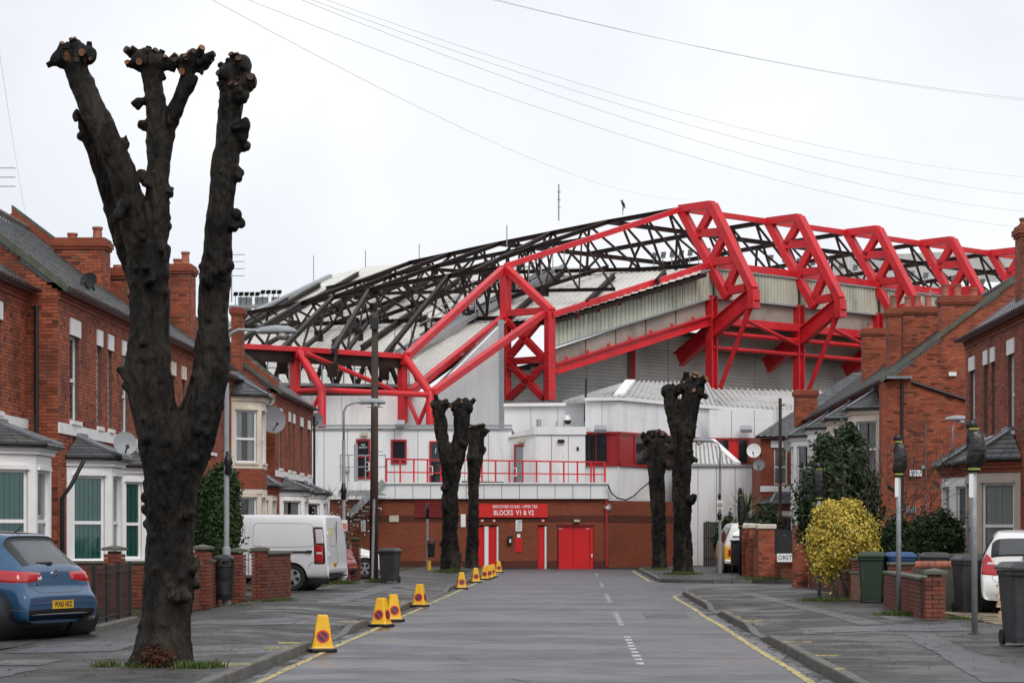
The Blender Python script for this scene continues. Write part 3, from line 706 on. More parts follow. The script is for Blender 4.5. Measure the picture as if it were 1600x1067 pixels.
# rafters lying on the sheets
for px, py, ln in ((1040,424,14),(960,430,19),(880,424,26),(800,420,30),(735,425,33),(680,430,30),(610,425,26),(560,428,26),(500,445,20),(450,468,16)):
    p = onroof(px, py, .3); q = p + dn*ln
    uv = to_uv(q); sp = span(to_uv(p)[0])
    if sp: q = p + dn*min(ln, sp[1]-to_uv(p)[1]-.2)
    part('rafter', BROWN, lambda b: b.ibeam(p, q, .2, .34, .07))
# grey stair up the roof with handrails
sa, sb = onroof(617,552,.5), onroof(857,419,.5); n = 60
st = part('roof_stair', LAMPG, lambda b: (b.beam(sa, sb, .1, .3), b.beam(sa+cr*1.1, sb+cr*1.1, .1, .3)))
for i in range(n):
    p = sa.lerp(sb, (i+.5)/n); part('tread', GALV, lambda b: b.obox(p, cr*1.1, dn*.28, (0,0,.05)), st)
for i in range(12):
    p = sa.lerp(sb, i/11)
    for q in (p, p+cr*1.1): part('baluster', GALV, lambda b: b.beam(q, q+V(0,0,1.35), .06, .06), st)
for q in (V(0,0,0), cr*1.1):
    part('handrail', GALV, lambda b: b.beam(sa+q+V(0,0,1.3), sb+q+V(0,0,1.3), .05, .05), st)
# walkway behind the low edge beam
part('walkway', GALV, lambda b: b.beam(at(380,600,127), at(650,604,131.5), 1.0, .15))
for i in range(16):
    p = at(384+i*17, 600, 126.6+i*.28); part('rail_post', GALV, lambda b: b.beam(p, p+V(0,0,1.5), .07, .07))
part('handrail', GALV, lambda b: (b.beam(at(380,556,127), at(650,559,131.5), .06, .06), b.beam(at(380,574,127), at(650,577,131.5), .05, .05)))
part('walkway_beam', BROWN, lambda b: b.beam(at(380,606,127.3), at(650,608,131.8), .4, .5))
for i in range(8):
    p, q = at(392+i*33, 604, 127+i*.55), at(408+i*33, 560, 127.3+i*.55); r_ = at(425+i*33, 604, 127.6+i*.55)
    part('lacing', BROWN, lambda b: (b.beam(p, q, .2, .2), b.beam(q, r_, .2, .2)))
# roof clutter: masts, lights on the far gantry
for px, y0, y1, Yd, w in ((873,345,288,172,.10),(792,384,352,168,.07),(655,410,381,180,.06),(571,418,391,178,.06),(490,440,399,172,.05),(973,336,312,170,.06)):
    part('mast', GALV, lambda b: b.beam(at(px,y0,Yd), at(px,y1,Yd), w, w))
for y in (300, 312, 324): part('mast_arm', GALV, lambda b: b.beam(at(871,y,172), at(876,y,172), .06, .06))
for i in range(7):
    p = at(1018+i*14, 404-i*1.2, 178); part('floodlight', DISHG, lambda b: (b.obox(p, (.35,0,0), (0,.3,0), (.06,-.2,.4)), b.beam(p+V(.17,.1,-.8), p+V(.17,.1,0), .06, .06)))
for i in range(16):
    p = at(1200+i*22, 407+i*2.5, 200); part('floodlight', DISHG, lambda b: (b.obox(p, (.4,0,0), (0,.3,0), (.06,-.2,.42)), b.beam(p+V(.17,.1,-.8), p+V(.17,.1,0), .06, .06)))
far = thing('far_stand_roof', (70, 255, 0), 'distant pale stand roof glimpsed between the red truss heads at right', 'stand roof')
for k in range(12):
    MB().prism([at(1300+27*k,402-k*1.3,255), at(1326+27*k,400.5-k*1.3,255), at(1326+27*k,440,255), at(1300+27*k,440,255)], (0,.3,0)).build('roof_panel', CLADG, far)
for px in (1330, 1460, 1590): MB().beam(at(px,441,255), V(gx(px,255),255,0), .8, .8).build('column', CLADG, far)
gan = thing('floodlight_gantry', at(400,500,215), 'row of small floodlights on a far gantry left of the stand roof', 'floodlights')
MB().beam(at(356,480,215), at(450,478,215), .4, .3).build('gantry_beam', GALV, gan)
MB().beam(at(366,480,215), V(at(366,480,215).x,215,0), .4, .4).build('leg', GALV, gan); MB().beam(at(440,480,215), V(at(440,480,215).x,215,0), .4, .4).build('leg', GALV, gan)
for i in range(9):
    p = at(364+i*8.5, 462-(i>4)*3, 215); MB().obox(p, (.36,0,0), (.0,.3,0), (.1,-.15,.3)).beam(p+V(.2,.1,-.9), p+V(.2,.1,0), .05).build('floodlight', BLACKP, gan)
for i in range(3):
    MB().box(*(lambda p: (p.x, p.x+1.1, p.y, p.y+.4, p.z-1.2, p.z))(at(372+i*26,464,215.6))).build('lamp_bank', GALV, gan)
# ------------------------------------------------------------------ brick and white block at the end of the street
blk = thing('stadium_block', (-2, 119, 0), 'low brick and white clad stadium block with red doors closing the end of the street', 'stadium block')
bk = lambda name, m, fn, parent=None, **kw: part(name, m, fn, parent or blk, **kw)
def pxX(px, Y): return gx(px, Y)
Y1 = 119.0; ztop = at(0,780,Y1).z
def fr(px0, px1, py0, py1, Y, d, name, m, parent=None, **kw):      # a box whose front face fills a photo rectangle at depth Y
    a, b = at(px0, py1, Y), at(px1, py0, Y)
    return bk(name, m, lambda q: q.box(a.x, b.x, Y, Y+d, a.z, b.z), parent, **kw)
# brick wall with real door recesses
OPS = [(740,779,822,889), (840,854.5,822,889), (871,928,819,889)]
xa, xb = pxX(515,Y1), pxX(951,Y1)
cuts = [xa]
for p0, p1, _, _ in OPS: cuts += [pxX(p0,Y1), pxX(p1,Y1)]
cuts.append(xb); zdoor = at(0,820,Y1).z
bw = bk('brick_wall', BRICKS_, lambda q: ([q.box(cuts[i], cuts[i+1], Y1, Y1+.35, 0.05, zdoor) for i in range(0, len(cuts), 2)], q.box(xa, xb, Y1, Y1+.35, zdoor, ztop)))
bk('brick_band', BRICKSD, lambda q: q.box(xa, xb, Y1-.012, Y1+.01, at(0,815,Y1).z, at(0,805,Y1).z), bw)
for i in range(0, len(cuts), 2): bk('plinth', BRICKSD, lambda q: q.box(cuts[i], cuts[i+1], Y1-.02, Y1+.01, 0.05, at(0,876,Y1).z), bw)
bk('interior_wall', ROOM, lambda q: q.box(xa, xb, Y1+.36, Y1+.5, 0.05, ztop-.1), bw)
# right hand return, angled
ra, rb = V(xb, Y1+.002, 0), V(pxX(1098,125), 125, 0)
bk('brick_wall', BRICKS_, lambda q: q.prism([ra+Z*.05, rb+Z*.05, rb+Z*(ztop-.05), ra+Z*(ztop-.05)], (0,.4,0)))
bk('brick_band', BRICKSD, lambda q: q.prism([ra+Z*2.2-V(0,.02,0), rb+Z*2.2-V(0,.02,0), rb+Z*2.55-V(0,.02,0), ra+Z*2.55-V(0,.02,0)], (0,.1,0)))
bk('red_pipe', REDF, lambda q: q.beam(V(xb-.1,Y1-.1,.1), V(xb-.1,Y1-.1,ztop), .1, .1))
# red doors
def door(p0, p1, top, nm='door', rec=.12):
    return fr(p0, p1, top, 888.5, Y1+rec, .05, nm, REDD)
door(741,756.5,822); door(763.5,775.5,822); fr(757,763.2,822,888.5,Y1+.05,.12,'door_post',SIGNW); fr(776,779,822,888.5,Y1+.05,.12,'door_post',SIGNW)
door(840.5,850.5,822); fr(851,854,822,888.5,Y1+.05,.12,'door_post',SIGNW)
d1 = door(872.5,895.2,822); d2 = door(895.8,921,822); fr(921.6,927.5,822,888.5,Y1+.08,.05,'door_post',REDD); fr(872,927.5,819.3,821.8,Y1+.03,.2,'door_head',REDF)
fr(924,925.8,865,870,Y1+.06,.03,'door_handle',SIGNW)
for px in (873.5, 917): text_mesh('EXIT', .1, at(px+2,825.5,Y1+.112), (1,0,0), Z, SIGNW, blk, 'door_lettering')
# name board with its lettering
sg = fr(748,856,787,808,Y1-.1,.08,'name_board',SIGNR)
mid = at(801,0,Y1-.105)
text_mesh('BRIDGFORD STAND - UPPER TIER', .2, V(mid.x+.12, Y1-.105, at(0,791.6,Y1).z), (1,0,0), Z, SIGNW, blk, 'name_board_lettering', bold=.002, width=70/F*Y1)
text_mesh('BLOCKS  V1 & V2', .33, V(mid.x+.05, Y1-.105, at(0,801,Y1).z), (1,0,0), Z, SIGNW, blk, 'name_board_lettering', bold=.006, width=62.5/F*Y1)
for px, s in ((753.5,'58'), (772,'56'), (848.5,'57')):
    fr(px-2.2, px+2.2, 811, 815.6, Y1-.05, .04, 'door_number', SIGNR); text_mesh(s, .12, at(px, 813.3, Y1-.055), (1,0,0), Z, SIGNW, blk, 'door_number_lettering', bold=.004)
nb = fr(805.7,815.5,812.3,829.5,Y1-.04,.035,'notice_board',SIGNW)
fr(809,815,814,815.6,Y1-.045,.01,'notice_heading',INK,nb)
for r_ in range(5):
    fr(807.4,814,817.8+r_*2.2,818.6+r_*2.2,Y1-.043,.005,'notice_line',DISHG,nb)
fr(808,813,834,839.5,Y1-.04,.035,'notice',SIGNW); fr(804.7,815.7,840.3,862,Y1-.03,.025,'red_panel',REDD)
bb = fr(793,800,836,849,Y1-.2,.19,'turnstile_reader',BLACKP,bevel=.03); fr(796,798.6,842,847.5,Y1-.21,.01,'display',SIGNW,bb)
fr(608,623,805,815,Y1-.06,.05,'cream_panel',mat('cream_board',(.55,.52,.42)))
fr(897,906,811.5,815,Y1-.2,.19,'door_lamp',mat('lamp_cover',(.5,.47,.33)))
sp_ = bk('siren', GALV, lambda q: q.tube([V(pxX(951,Y1)-.05, Y1-.14, at(0,792.5,Y1).z), V(pxX(951,Y1)-.05, Y1-.01, at(0,792.5,Y1).z)], [.15,.19], 18))
bk('siren_lens', SIGNW, lambda q: q.tube([V(pxX(951,Y1)-.05, Y1-.17, at(0,792.5,Y1).z), V(pxX(951,Y1)-.05, Y1-.13, at(0,792.5,Y1).z)], .07, 14), sp_)
# red louvre, each blade a piece
lv = fr(648,693.5,780.5,807.5,Y1-.03,.03,'louvre',REDF)
for i in range(9):
    a, b = at(648.5,806.6-i*2.95,Y1-.03), at(693,806.6-i*2.95,Y1-.03)
    bk('louvre_blade', mat('louvre_red',(.24,.02,.022)) if i == 0 else bpy.data.materials['louvre_red'], lambda q: q.obox(a, (b.x-a.x,0,0), (0,-.06,-.035), (0,0,.03)), lv)
fr(564,571.5,812,830,Y1-.04,.03,'notice',SIGNW); fr(720,727.5,803,823,Y1-.04,.03,'notice',SIGNW); fr(731,733,805,818,Y1-.04,.03,'notice',SIGNW)

# terrace: parapet panels, floor, red railing
zt = at(0,756,Y1).z
wallpanels('parapet_panel', CLADW, (pxX(590,118.8),118.8), (pxX(951,118.8),118.8), ztop+.03, zt, zt, .86, blk, .18)
wallpanels('parapet_panel', CLADW, (pxX(951,118.8),118.83), (pxX(1022,122),122), ztop+.03, zt-.3, zt-.45, .86, blk, .18)
bk('parapet_cap', CLADW, lambda q: q.box(pxX(589,118.7), pxX(952,118.7), 118.7, 119.1, zt, zt+.07))
bk('wall_cap', CLADW, lambda q: q.box(xa, pxX(592,118.8), 118.75, 119.4, ztop, ztop+.14))
bk('terrace_floor', CONC, lambda q: q.box(xa, xb, 119.1, 124, ztop-.25, ztop+.2))
rl = bk('railing', RED, lambda q: (q.beam(at(603,717,119.2), at(946,722,119.2), .07, .07), q.beam(at(603,737.5,119.2), at(946,741,119.2), .06, .06)))
for i in range(17):
    px = 604+i*21.3; a = at(px, 757, 119.2); bk('rail_post', RED, lambda q: q.beam(a, V(a.x, a.y, at(0,716.5+i*.31,119.2).z), .08, .08), rl)
for px in (928, 945):
    a = at(px, 757, 119.3); bk('rail_post', RED, lambda q: q.beam(a, V(a.x, a.y, at(0,721.5,119.2).z), .1, .1), rl)
# back wall of the terrace
YB = 122.0; zb = at(0,671,YB).z
wallpanels('white_wall_panel', CLADW, (pxX(470,YB),YB), (pxX(800,YB),YB), ztop-.1, zb, zb, 1.15, blk)
wallpanels('white_wall_panel', CLADW, (pxX(470,YB),YB+.02), (xa,YB+.02), .1, ztop-.12, ztop-.12, 1.15, blk)
bk('coping', LAMPG, lambda q: (q.box(pxX(470,YB), pxX(800,YB), YB-.1, YB+.3, zb, zb+.09), q.box(pxX(470,YB), pxX(800,YB), YB-.06, YB+.3, zb+.16, zb+.24)))
bk('flat_roof', CONC, lambda q: q.box(pxX(470,YB), pxX(800,YB), YB+.3, YB+6, zb-.2, zb+.05))
def frame_in(px0, px1, py0, py1, Y, name, fm, gm, split=None, handle=None):
    f = bk(name, fm, lambda q: ([q.box(*(lambda a, b: (a.x, b.x, Y-.08, Y-.004, a.z, b.z))(at(x0,y1,Y), at(x1,y0,Y))) for x0, x1, y0, y1 in ((px0,px0+3,py0,py1),(px1-3,px1,py0,py1),(px0+3,px1-3,py0,py0+3.4),(px0+3,px1-3,py1-3.4,py1))],))
    a, b = at(px0+3,py1-3.4,Y), at(px1-3,py0+3.4,Y)
    bk('pane', gm, lambda q: q.box(a.x, b.x, Y-.04, Y-.006, a.z, b.z), f)
    if split:
        c = at(px0+3, split, Y); d = at(px1-3, split+2.6, Y); bk('mid_rail', fm, lambda q: q.box(c.x, d.x, Y-.07, Y-.042, d.z, c.z), f)
    if handle:
        p = at(handle, (py0+py1)/2+12, Y); bk('handle', SIGNW, lambda q: q.tube([p+V(-.08,-.07,.2), p+V(.03,-.14,.2), p+V(.03,-.14,-.2), p+V(-.08,-.07,-.2)], .03, 8), f)
    return f
GREYG = glass_mat('frosted_glass', clear=0.1, body=(.19,.22,.24))
frame_in(611,635.5,686.5,724.5,YB,'window',REDF,DARKG)
w_ = frame_in(671,696,689,757,YB,'door',REDF,DARKG,handle=675)
text_mesh('J', .28, at(681,703,YB-.05), (1,0,0), Z, SIGNW, blk, 'door_lettering')
l_ = frame_in(556.5,578.5,685.5,748,YB,'door',REDF,DARKG,split=712,handle=576)
text_mesh('NO\nENTRY', .13, at(567.5,697,YB-.05), (1,0,0), Z, SIGNW, blk, 'door_lettering')
fr(563,572,717,742,YB-.02,.01,'red_panel',REDD,l_)
for px, py in ((569,678),(541,733)): fr(px-5,px+5,py-3,py+3,YB-.2,.19,'bulkhead_lamp',bpy.data.materials['lamp_cover'])
# projecting block with grey door
YC = 120.9; zc = at(0,680,YC).z
pa, pb, pc = V(pxX(797,YB),YB,0), V(pxX(836,YC),YC,0), V(pxX(914.5,YC),YC,0)
wallpanels('white_wall_panel', CLADW, pa-V(0,.02,0), pb, ztop-.1, zc-.1, zc, 1.2, blk)
wallpanels('white_wall_panel', CLADW, pb, pc, ztop-.1, zc, zc, .82, blk)
bk('side_wall', CLADW, lambda q: q.box(pc.x-.1, pc.x, YC+.01, YC+4, ztop-.1, zc))
bk('roof_edge', CLADW, lambda q: q.box(pb.x-.05, pc.x+.05, YC-.08, YC+4, zc+.03, zc+.42))
bk('roof_edge', CLADW, lambda q: q.prism([pa+Z*(zc-.08)-V(.05,.1,0), pb+Z*(zc+.05)-V(.05,.1,0), pb+Z*(zc+.4)-V(.05,.1,0), pa+Z*(zc+.02)-V(.05,.1,0)], (0,.8,0)))
YD = 121.45; frame_in(803,826,694,757,YD,'door',REDF,GREYG,handle=806)
for a, b in (((803,692),(826,692)),): pass
fr(808,819,685,691,YD-.2,.3,'bulkhead_lamp',bpy.data.materials['lamp_cover']); fr(871.5,882,686.5,691,YC-.15,.14,'bulkhead_lamp',BROWN)
for px, py in ((880,708),): fr(px-1.5,px+1.5,py-8,py+4,YC-.03,.02,'small_notice',SIGNW)
fr(901,904.5,698,703.5,YC-.05,.04,'key_pad',BLACKP)
# upper white drum: three flat faces, red framed windows below
zu = 8.15; zl = ztop-.1
q0, q1, q2, q3, q4, q5 = V(pxX(788,127),127,0), V(pxX(914,126.2),126.2,0), V(pxX(914.8,121.7),121.7,0), V(pxX(967,121.2),121.2,0), V(pxX(1122,130),130,0), V(pxX(1290,137),137,0)
zw0, zw1 = 4.95, 6.62
wallpanels('white_wall_panel', CLADW, q0, q1, 5, zu, zu, 1.25, blk)
wallpanels('white_wall_panel', CLADW, q2, q3, zw1, zu, zu, .9, blk); wallpanels('white_wall_panel', CLADW, q2, q3, zl, zw0, zw0, .9, blk)
wallpanels('white_wall_panel', CLADW, q3, q4, zw1, zu, zu, 1.35, blk); wallpanels('white_wall_panel', CLADW, q3, q4, zl, zw0, zw0, 1.35, blk)
wallpanels('white_wall_panel', CLADW, q4, q5, 5, zu, zu, 1.35, blk)
bk('side_wall', CLADW, lambda q: q.prism([q1+Z*zl, q2+Z*zl, q2+Z*zu, q1+Z*zu], (.1,0,0)))
bk('eaves_trim', SIGNW, lambda q: [q.beam(a+Z*(zu+.06)-V(0,.1,0), b+Z*(zu+.06)-V(0,.1,0), .25, .16) for a, b in ((q0,q1),(q2,q3),(q3,q4),(q4,q5))])
def glazed(a, b, z0, z1, n, solid=()):
    u = (b-a)/n; nn = V(u.y, -u.x, 0).normalized()
    f = bk('window_band', REDF, lambda q: (q.prism([a+Z*z0, b+Z*z0, b+Z*(z0+.12), a+Z*(z0+.12)], nn*.1), q.prism([a+Z*(z1-.12), b+Z*(z1-.12), b+Z*z1, a+Z*z1], nn*.1), [q.prism([a+u*i-u*.04+Z*(z0+.12), a+u*i+u*.04+Z*(z0+.12), a+u*i+u*.04+Z*(z1-.12), a+u*i-u*.04+Z*(z1-.12)], nn*.09) for i in range(n+1)]))
    for i in range(n):
        p, q_ = a+u*(i+.04), a+u*(i+.96)
        bk('red_panel' if i in solid else 'pane', (REDD if n == 8 else REDF) if i in solid else DARKG, lambda q: q.prism([p+Z*(z0+.12), q_+Z*(z0+.12), q_+Z*(z1-.12), p+Z*(z1-.12)], nn*.04), f)
glazed(q2, q3, zw0, zw1, 3, (2,)); glazed(q3, q4, zw0, zw1, 7, (0,))
fr(1053,1063,722,755,120.8,.1,'red_door_panel',REDF)
# metal hipped roofs above
ap, rg = at(985,597,129), at(1105,599,138)
def hip(pts, n, m=ROOFG, name='metal_roof'):
    f = bk(name, m, lambda q: q.prism(pts, (0,0,-.12)))
    a, b, c, d = pts
    for i in range(n+1):
        p, q_ = a.lerp(b, i/n)+Z*.04, d.lerp(c, i/n)+Z*.04
        bk('seam', m, lambda q: q.beam(p, q_, .09, .1), f)
zz = Z*(zu+.16)
q1b = V(pxX(880,126.4),126.4,0)
hip([q1b+zz, q3+zz, ap+V(.01,0,0), ap], 9); hip([q3+zz+V(.02,0,0), q4+zz, rg, ap+V(.03,0,0)], 18)
hip([q4+zz, q5+zz, at(1290,612,146), at(1095,608,140)], 22)
bk('hip_cap', SIGNW, lambda q: q.beam(q3+zz+Z*.08, ap+Z*.08, .5, .12))
# right: low white wing with lean-to roof and red windows behind
YW = 123.5; zr = at(0,729,YW).z
v0, v1, v2 = V(pxX(1062,YW),YW,0), V(pxX(1178,YW),YW,0), V(pxX(1215,128),128,0)
wallpanels('white_wall_panel', CLADW, v0, v1, .1, zr, zr, .92, blk); wallpanels('white_wall_panel', CLADW, v1, v2, .1, zr, zr, .8, blk)
bk('wing_coping', LAMPG, lambda q: q.box(v0.x-.1, v1.x+.05, YW-.12, YW+.2, zr+.01, zr+.1))
bk('flat_roof', CONC, lambda q: q.box(v0.x, v1.x, YW+.2, YW+4, zr-.2, zr+.02))
l0, l1, l2, l3 = at(1078,727,123.6), at(1153,727,123.6), at(1112,690,127), at(1078,690,127)
lr = bk('lean_to_roof', ROOFG, lambda q: q.prism([l0, l1, l2, l3], (0,0,-.1)))
for i in range(12):
    a = l0.lerp(l1, i/11); b = V(a.x, 0, 0); t_ = 1.0
    end = l3.lerp(l2, min(1, i/11*1.9)); 
    if i/11*1.9 > 1: f = (1-i/11)/(1-1/1.9); end = l1.lerp(l2, f)
    bk('roof_rib', SIGNW if i == 11 else CLADG, lambda q: q.beam(a+Z*.05, end+Z*.05, .12, .1), lr)
bk('verge', SIGNW, lambda q: q.beam(l1+Z*.08, l2+Z*.08, .3, .16), lr)
glazed(V(pxX(1108,127.5),127.5,0), V(pxX(1230,127.5),127.5,0), at(0,727,127.5).z, at(0,684,127.5).z, 8, (2,))
wallpanels('white_wall_panel', CLADW, (pxX(1108,127.6),127.6), (pxX(1250,127.6),127.6), at(0,684,127.6).z, 8.0, 8.0, 1.3, blk)
bk('wing_wall', CLADW, lambda q: q.box(pxX(1108,128), pxX(1280,128), 127.7, 128.2, .1, 6.5))
# lights, camera, pipes and cable runs on the walls
def flood(px, py, Y, s=1):
    p = at(px, py, Y); f = bk('wall_floodlight', LAMPG, lambda q: (q.obox(p+V(-.3*s,-.45,-.12), (.6*s,0,0), (0,.35,.22), (0,-.06,.14)), q.beam(p+V(0,-.2,0), p+V(0,.05,-.1), .08, .08)))
    bk('lens', CHROME, lambda q: q.obox(p+V(-.27*s,-.455,-.13), (.54*s,0,0), (0,.32,.2), (0,.004,-.012)), f)
flood(938,672,121.3); flood(1165,672,127.4); flood(626,664,121.9,.7)
p = at(884,652,126); cc = bk('camera_bracket', SIGNW, lambda q: (q.tube([p+V(-.1,.1,-.9), p+V(-.1,-.2,.05), p+V(.1,-.25,.05)], .05, 8), q.tube([p+V(.1,-.25,.1), p+V(.1,-.25,-.15)], [.1,.2], 14)))
bk('camera_dome', BLACKP, lambda q: q.tube([p+V(.1,-.25,-.15), p+V(.1,-.25,-.28), p+V(.1,-.25,-.36)], [.18,.17,.08], 14), cc)
bk('aerial_pole', IRON, lambda q: (q.tube([at(914,660,125), at(916,592,125)], .06, 8), q.beam(at(913,634,124.9), at(918,634,124.9), .1, .3)))
for px, y0, y1 in ((842,655,664),(870,659,664)): bk('roof_vent', GALV, lambda q: q.tube([at(px,y1+6,123.5), at(px,y0,123.5)], .12 if px < 850 else .06, 10))
bk('cable', IRON, lambda q: q.tube([at(950,757,118.6), at(955,770,118.65), at(965,778,118.8), at(978,781,119.2), at(990,775,119.8), at(1000,765,120.4), at(1015,753,121)], .035, 6))
bk('bench', BROWN, lambda q: q.beam(at(722,753,119.6), at(787,754,119.6), .4, .1))
# steel stair landing on the left
ls = bk('stair_landing', GALV, lambda q: (q.box(pxX(532,120.5), pxX(603,120.5), 119.5, 121.9, ztop+.15, ztop+.45)))
for px in (532,545,558,571,584,602):
    a = at(px,752,119.6); bk('rail_post', LAMPG, lambda q: q.beam(a, a+Z*1.25, .05, .05), ls)
bk('handrail', LAMPG, lambda q: (q.beam(at(531,711,119.6), at(603,711,119.6), .05, .05), q.beam(at(531,729,119.6), at(603,729,119.6), .05, .05)), ls)
bk('landing_panel', LAMPG, lambda q: q.box(*(lambda a, b: (a.x, b.x, 119.55, 119.65, a.z, b.z))(at(553,752,119.6), at(559,694,119.6))), ls)
for i in range(8):
    bk('stair_tread', GALV, lambda q: q.box(pxX(592-i*6,118.2), pxX(602-i*6,118.2), 117.2, 118.6, ztop+.2-i*.2, ztop+.25-i*.2), ls)
for yy in (118.6, 117.2): bk('stringer', GALV, lambda q: q.beam(at(600,752,yy), at(545,805,yy), .08, .3), ls)
for px in (1098, 1112, 1126): pass
# timber fence and side wall right of the block
fe = thing('timber_fence', (pxX(1115,121), 121, 0), 'dark close-boarded fence between brick block and palm', 'fence')
for i in range(14):
    x = pxX(1099+i*3.4,121); MB().box(x, x+.098, 121, 121.03, .1, at(0,815,121).z+random.uniform(-.03,.03)).build('board', mat('fence_dark',(.035,.028,.022),.85,.3) if i == 0 else bpy.data.materials['fence_dark'], fe)
MB().box(pxX(1099,121), pxX(1148,121), 121.04, 121.1, .4, .5).box(pxX(1099,121), pxX(1148,121), 121.04, 121.1, 1.4, 1.5).build('rail', bpy.data.materials['fence_dark'], fe)
SLATE2 = mat('mossy_slate', (.09,.095,.07), .7, .3, 4)
# ------------------------------------------------------------------ houses
def clip_ops(ops, a, b, z0, z1):
    """parts of the span a..b on a course z0..z1 that are not over an opening"""
    segs = [(a, b)]
    for o0, o1, p0, p1 in ops:
        if p1 <= z0+.02 or p0 >= z1-.02: continue
        nx = []
        for s0, s1 in segs:
            if o1 <= s0 or o0 >= s1: nx.append((s0, s1))
            else:
                if o0 - s0 > .04: nx.append((s0, o0))
                if s1 - o1 > .04: nx.append((o1, s1))
        segs = nx
    return segs
def facade(parent, o, u, n, L, H, ops=(), t=.24, m=None, name='wall', bricks=True, z0=0.0, top=None, bm=None):
    """wall of length L and height H with real openings; top(u) gives a sloping top. Bricks stand proud of the mortar."""
    o, u, n = Vector(o), Vector(u).normalized(), Vector(n).normalized()
    us = sorted({0.0, L} | {x for q in ops for x in q[:2] if 0 < x < L}); zs = sorted({z0, H} | {x for q in ops for x in q[2:] if z0 < x < H})
    mb = MB()
    for i in range(len(us)-1):
        run = None
        for j in range(len(zs)-1):
            uc, zc = (us[i]+us[i+1])/2, (zs[j]+zs[j+1])/2
            if any(q[0] < uc < q[1] and q[2] < zc < q[3] for q in ops): continue
            mb.obox(o + u*us[i] + Z*zs[j] - n*(.012 if bricks else 0), u*(us[i+1]-us[i]), -n*t, Z*(zs[j+1]-zs[j]))
    if top:
        pts = [o + Z*H - n*.012] + [o + u*x + Z*top(x) - n*.012 for x in np.linspace(0, L, 9)] + [o + u*L + Z*H - n*.012]
        mb.prism([p for i, p in enumerate(pts) if i == 0 or (p-pts[i-1]).length > 1e-4], -n*t)
    w = mb.build(name, MORTAR if bricks else m, parent)
    if bricks:
        bb = MB(); cz = .075; k = 0; z = z0
        hm = max([H] + ([top(x) for x in np.linspace(0, L, 15)] if top else []))
        while z < hm-.01:
            x = -.1125 if k % 2 else 0.0
            while x < L:
                a, b = max(0, x), min(L, x+.215)
                x += .225
                if b-a < .03: continue
                if top and z+.06 > top((a+b)/2): continue
                if not top and z+.066 > H: continue
                for s0, s1 in clip_ops(ops, a, b, z, z+.065):
                    bb.ti = min(1, max(0, random.gauss(.5, .24)))
                    p = o + u*s0 + Z*(z+.005) - n*.012; e = u*(s1-s0); d = n*(.012+random.uniform(0,.003)); h = Z*.065; q = len(bb.v)
                    A = [p, p+e, p+e+h, p+h]
                    bb.v += [tuple(c) for c in A] + [tuple(c+d) for c in A]
                    for f in ((4,5,6,7),(0,1,5,4),(1,2,6,5),(2,3,7,6),(3,0,4,7)): bb.face(*[q+i for i in f])
            z += cz; k += 1
        bb.build('bricks', bm or BRICK, w, tint=True, kind='stuff')
    return w
def window(parent, o, u, n, w, h, split=.45, blind=CURTAIN, rec=.09, frame=UPVC, glass=None, cover=1.0, mull=0):
    """sash or casement set back in an opening of w by h whose lower left corner (on the wall face) is o"""
    o, u, n = Vector(o) - Vector(n)*rec, Vector(u), Vector(n); f = .055
    mb = MB()
    mb.obox(o, u*w, -n*.06, Z*f); mb.obox(o+Z*(h-f), u*w, -n*.06, Z*f); mb.obox(o+Z*f, u*f, -n*.06, Z*(h-2*f)); mb.obox(o+u*(w-f)+Z*f, u*f, -n*.06, Z*(h-2*f))
    if split: mb.obox(o+u*f+Z*(h*split-.035)+n*.008, u*(w-2*f), -n*.06, Z*.07)
    for k in range(mull): mb.obox(o+u*(w*(k+1)/(mull+1)-.025)+Z*f, u*.05, -n*.055, Z*(h-2*f))
    wi = mb.build('window', frame, parent)
    def pane(z0, z1): MB().obox(o+u*f+Z*z0-n*.025, u*(w-2*f), -n*.012, Z*(z1-z0)).build('pane', glass or GLASS, wi)
    if split: pane(f, h*split-.035); pane(h*split+.035, h-f)
    else: pane(f, h-f)
    if blind is CURTAIN:                                   # drawn-back nets, a different amount in every window
        l, r = random.uniform(.18,.5), random.uniform(.18,.5); full = random.random() < .3
        for a0, a1 in (((0, 1),) if full else ((0, l), (1-r, 1))):
            b = MB(); nn = max(3, int((a1-a0)*w/.05))
            for i in range(nn):
                x0, x1 = (a0+(a1-a0)*i/nn)*w, (a0+(a1-a0)*(i+1)/nn)*w; d0, d1 = (.07, .10) if i % 2 else (.10, .07)
                b.poly([o+u*x0-n*d0, o+u*x1-n*d1, o+u*x1-n*d1+Z*h, o+u*x0-n*d0+Z*h])
            b.build('curtain', CURTAIN, wi)
    elif blind is SHUTTER:                                 # slatted plantation shutters
        b = MB(); k = 0
        while k*.06 < h-.1: b.obox(o+u*.06-n*.08+Z*(.06+k*.06), u*(w-.12), -n*.014-Z*.052, Z*.008); k += 1
        b.obox(o+u*(w/2-.03)-n*.06, u*.06, -n*.03, Z*h); b.build('shutter', SHUTTER, wi)
    elif blind is not None:                                # vertical slat blind
        b = MB(); nn = max(4, int(w/.10)); hb = h*cover
        for i in range(nn):
            a0, a1 = i/nn*w, (i+.97)/nn*w; z0 = h-hb; d0 = random.uniform(.05,.075)
            b.poly([o+u*a0-n*d0+Z*z0, o+u*a1-n*(d0+.02)+Z*z0, o+u*a1-n*(d0+.02)+Z*h, o+u*a0-n*d0+Z*h])
        b.build('blind', blind, wi)
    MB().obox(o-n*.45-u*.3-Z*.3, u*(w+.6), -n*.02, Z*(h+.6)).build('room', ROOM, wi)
    return wi
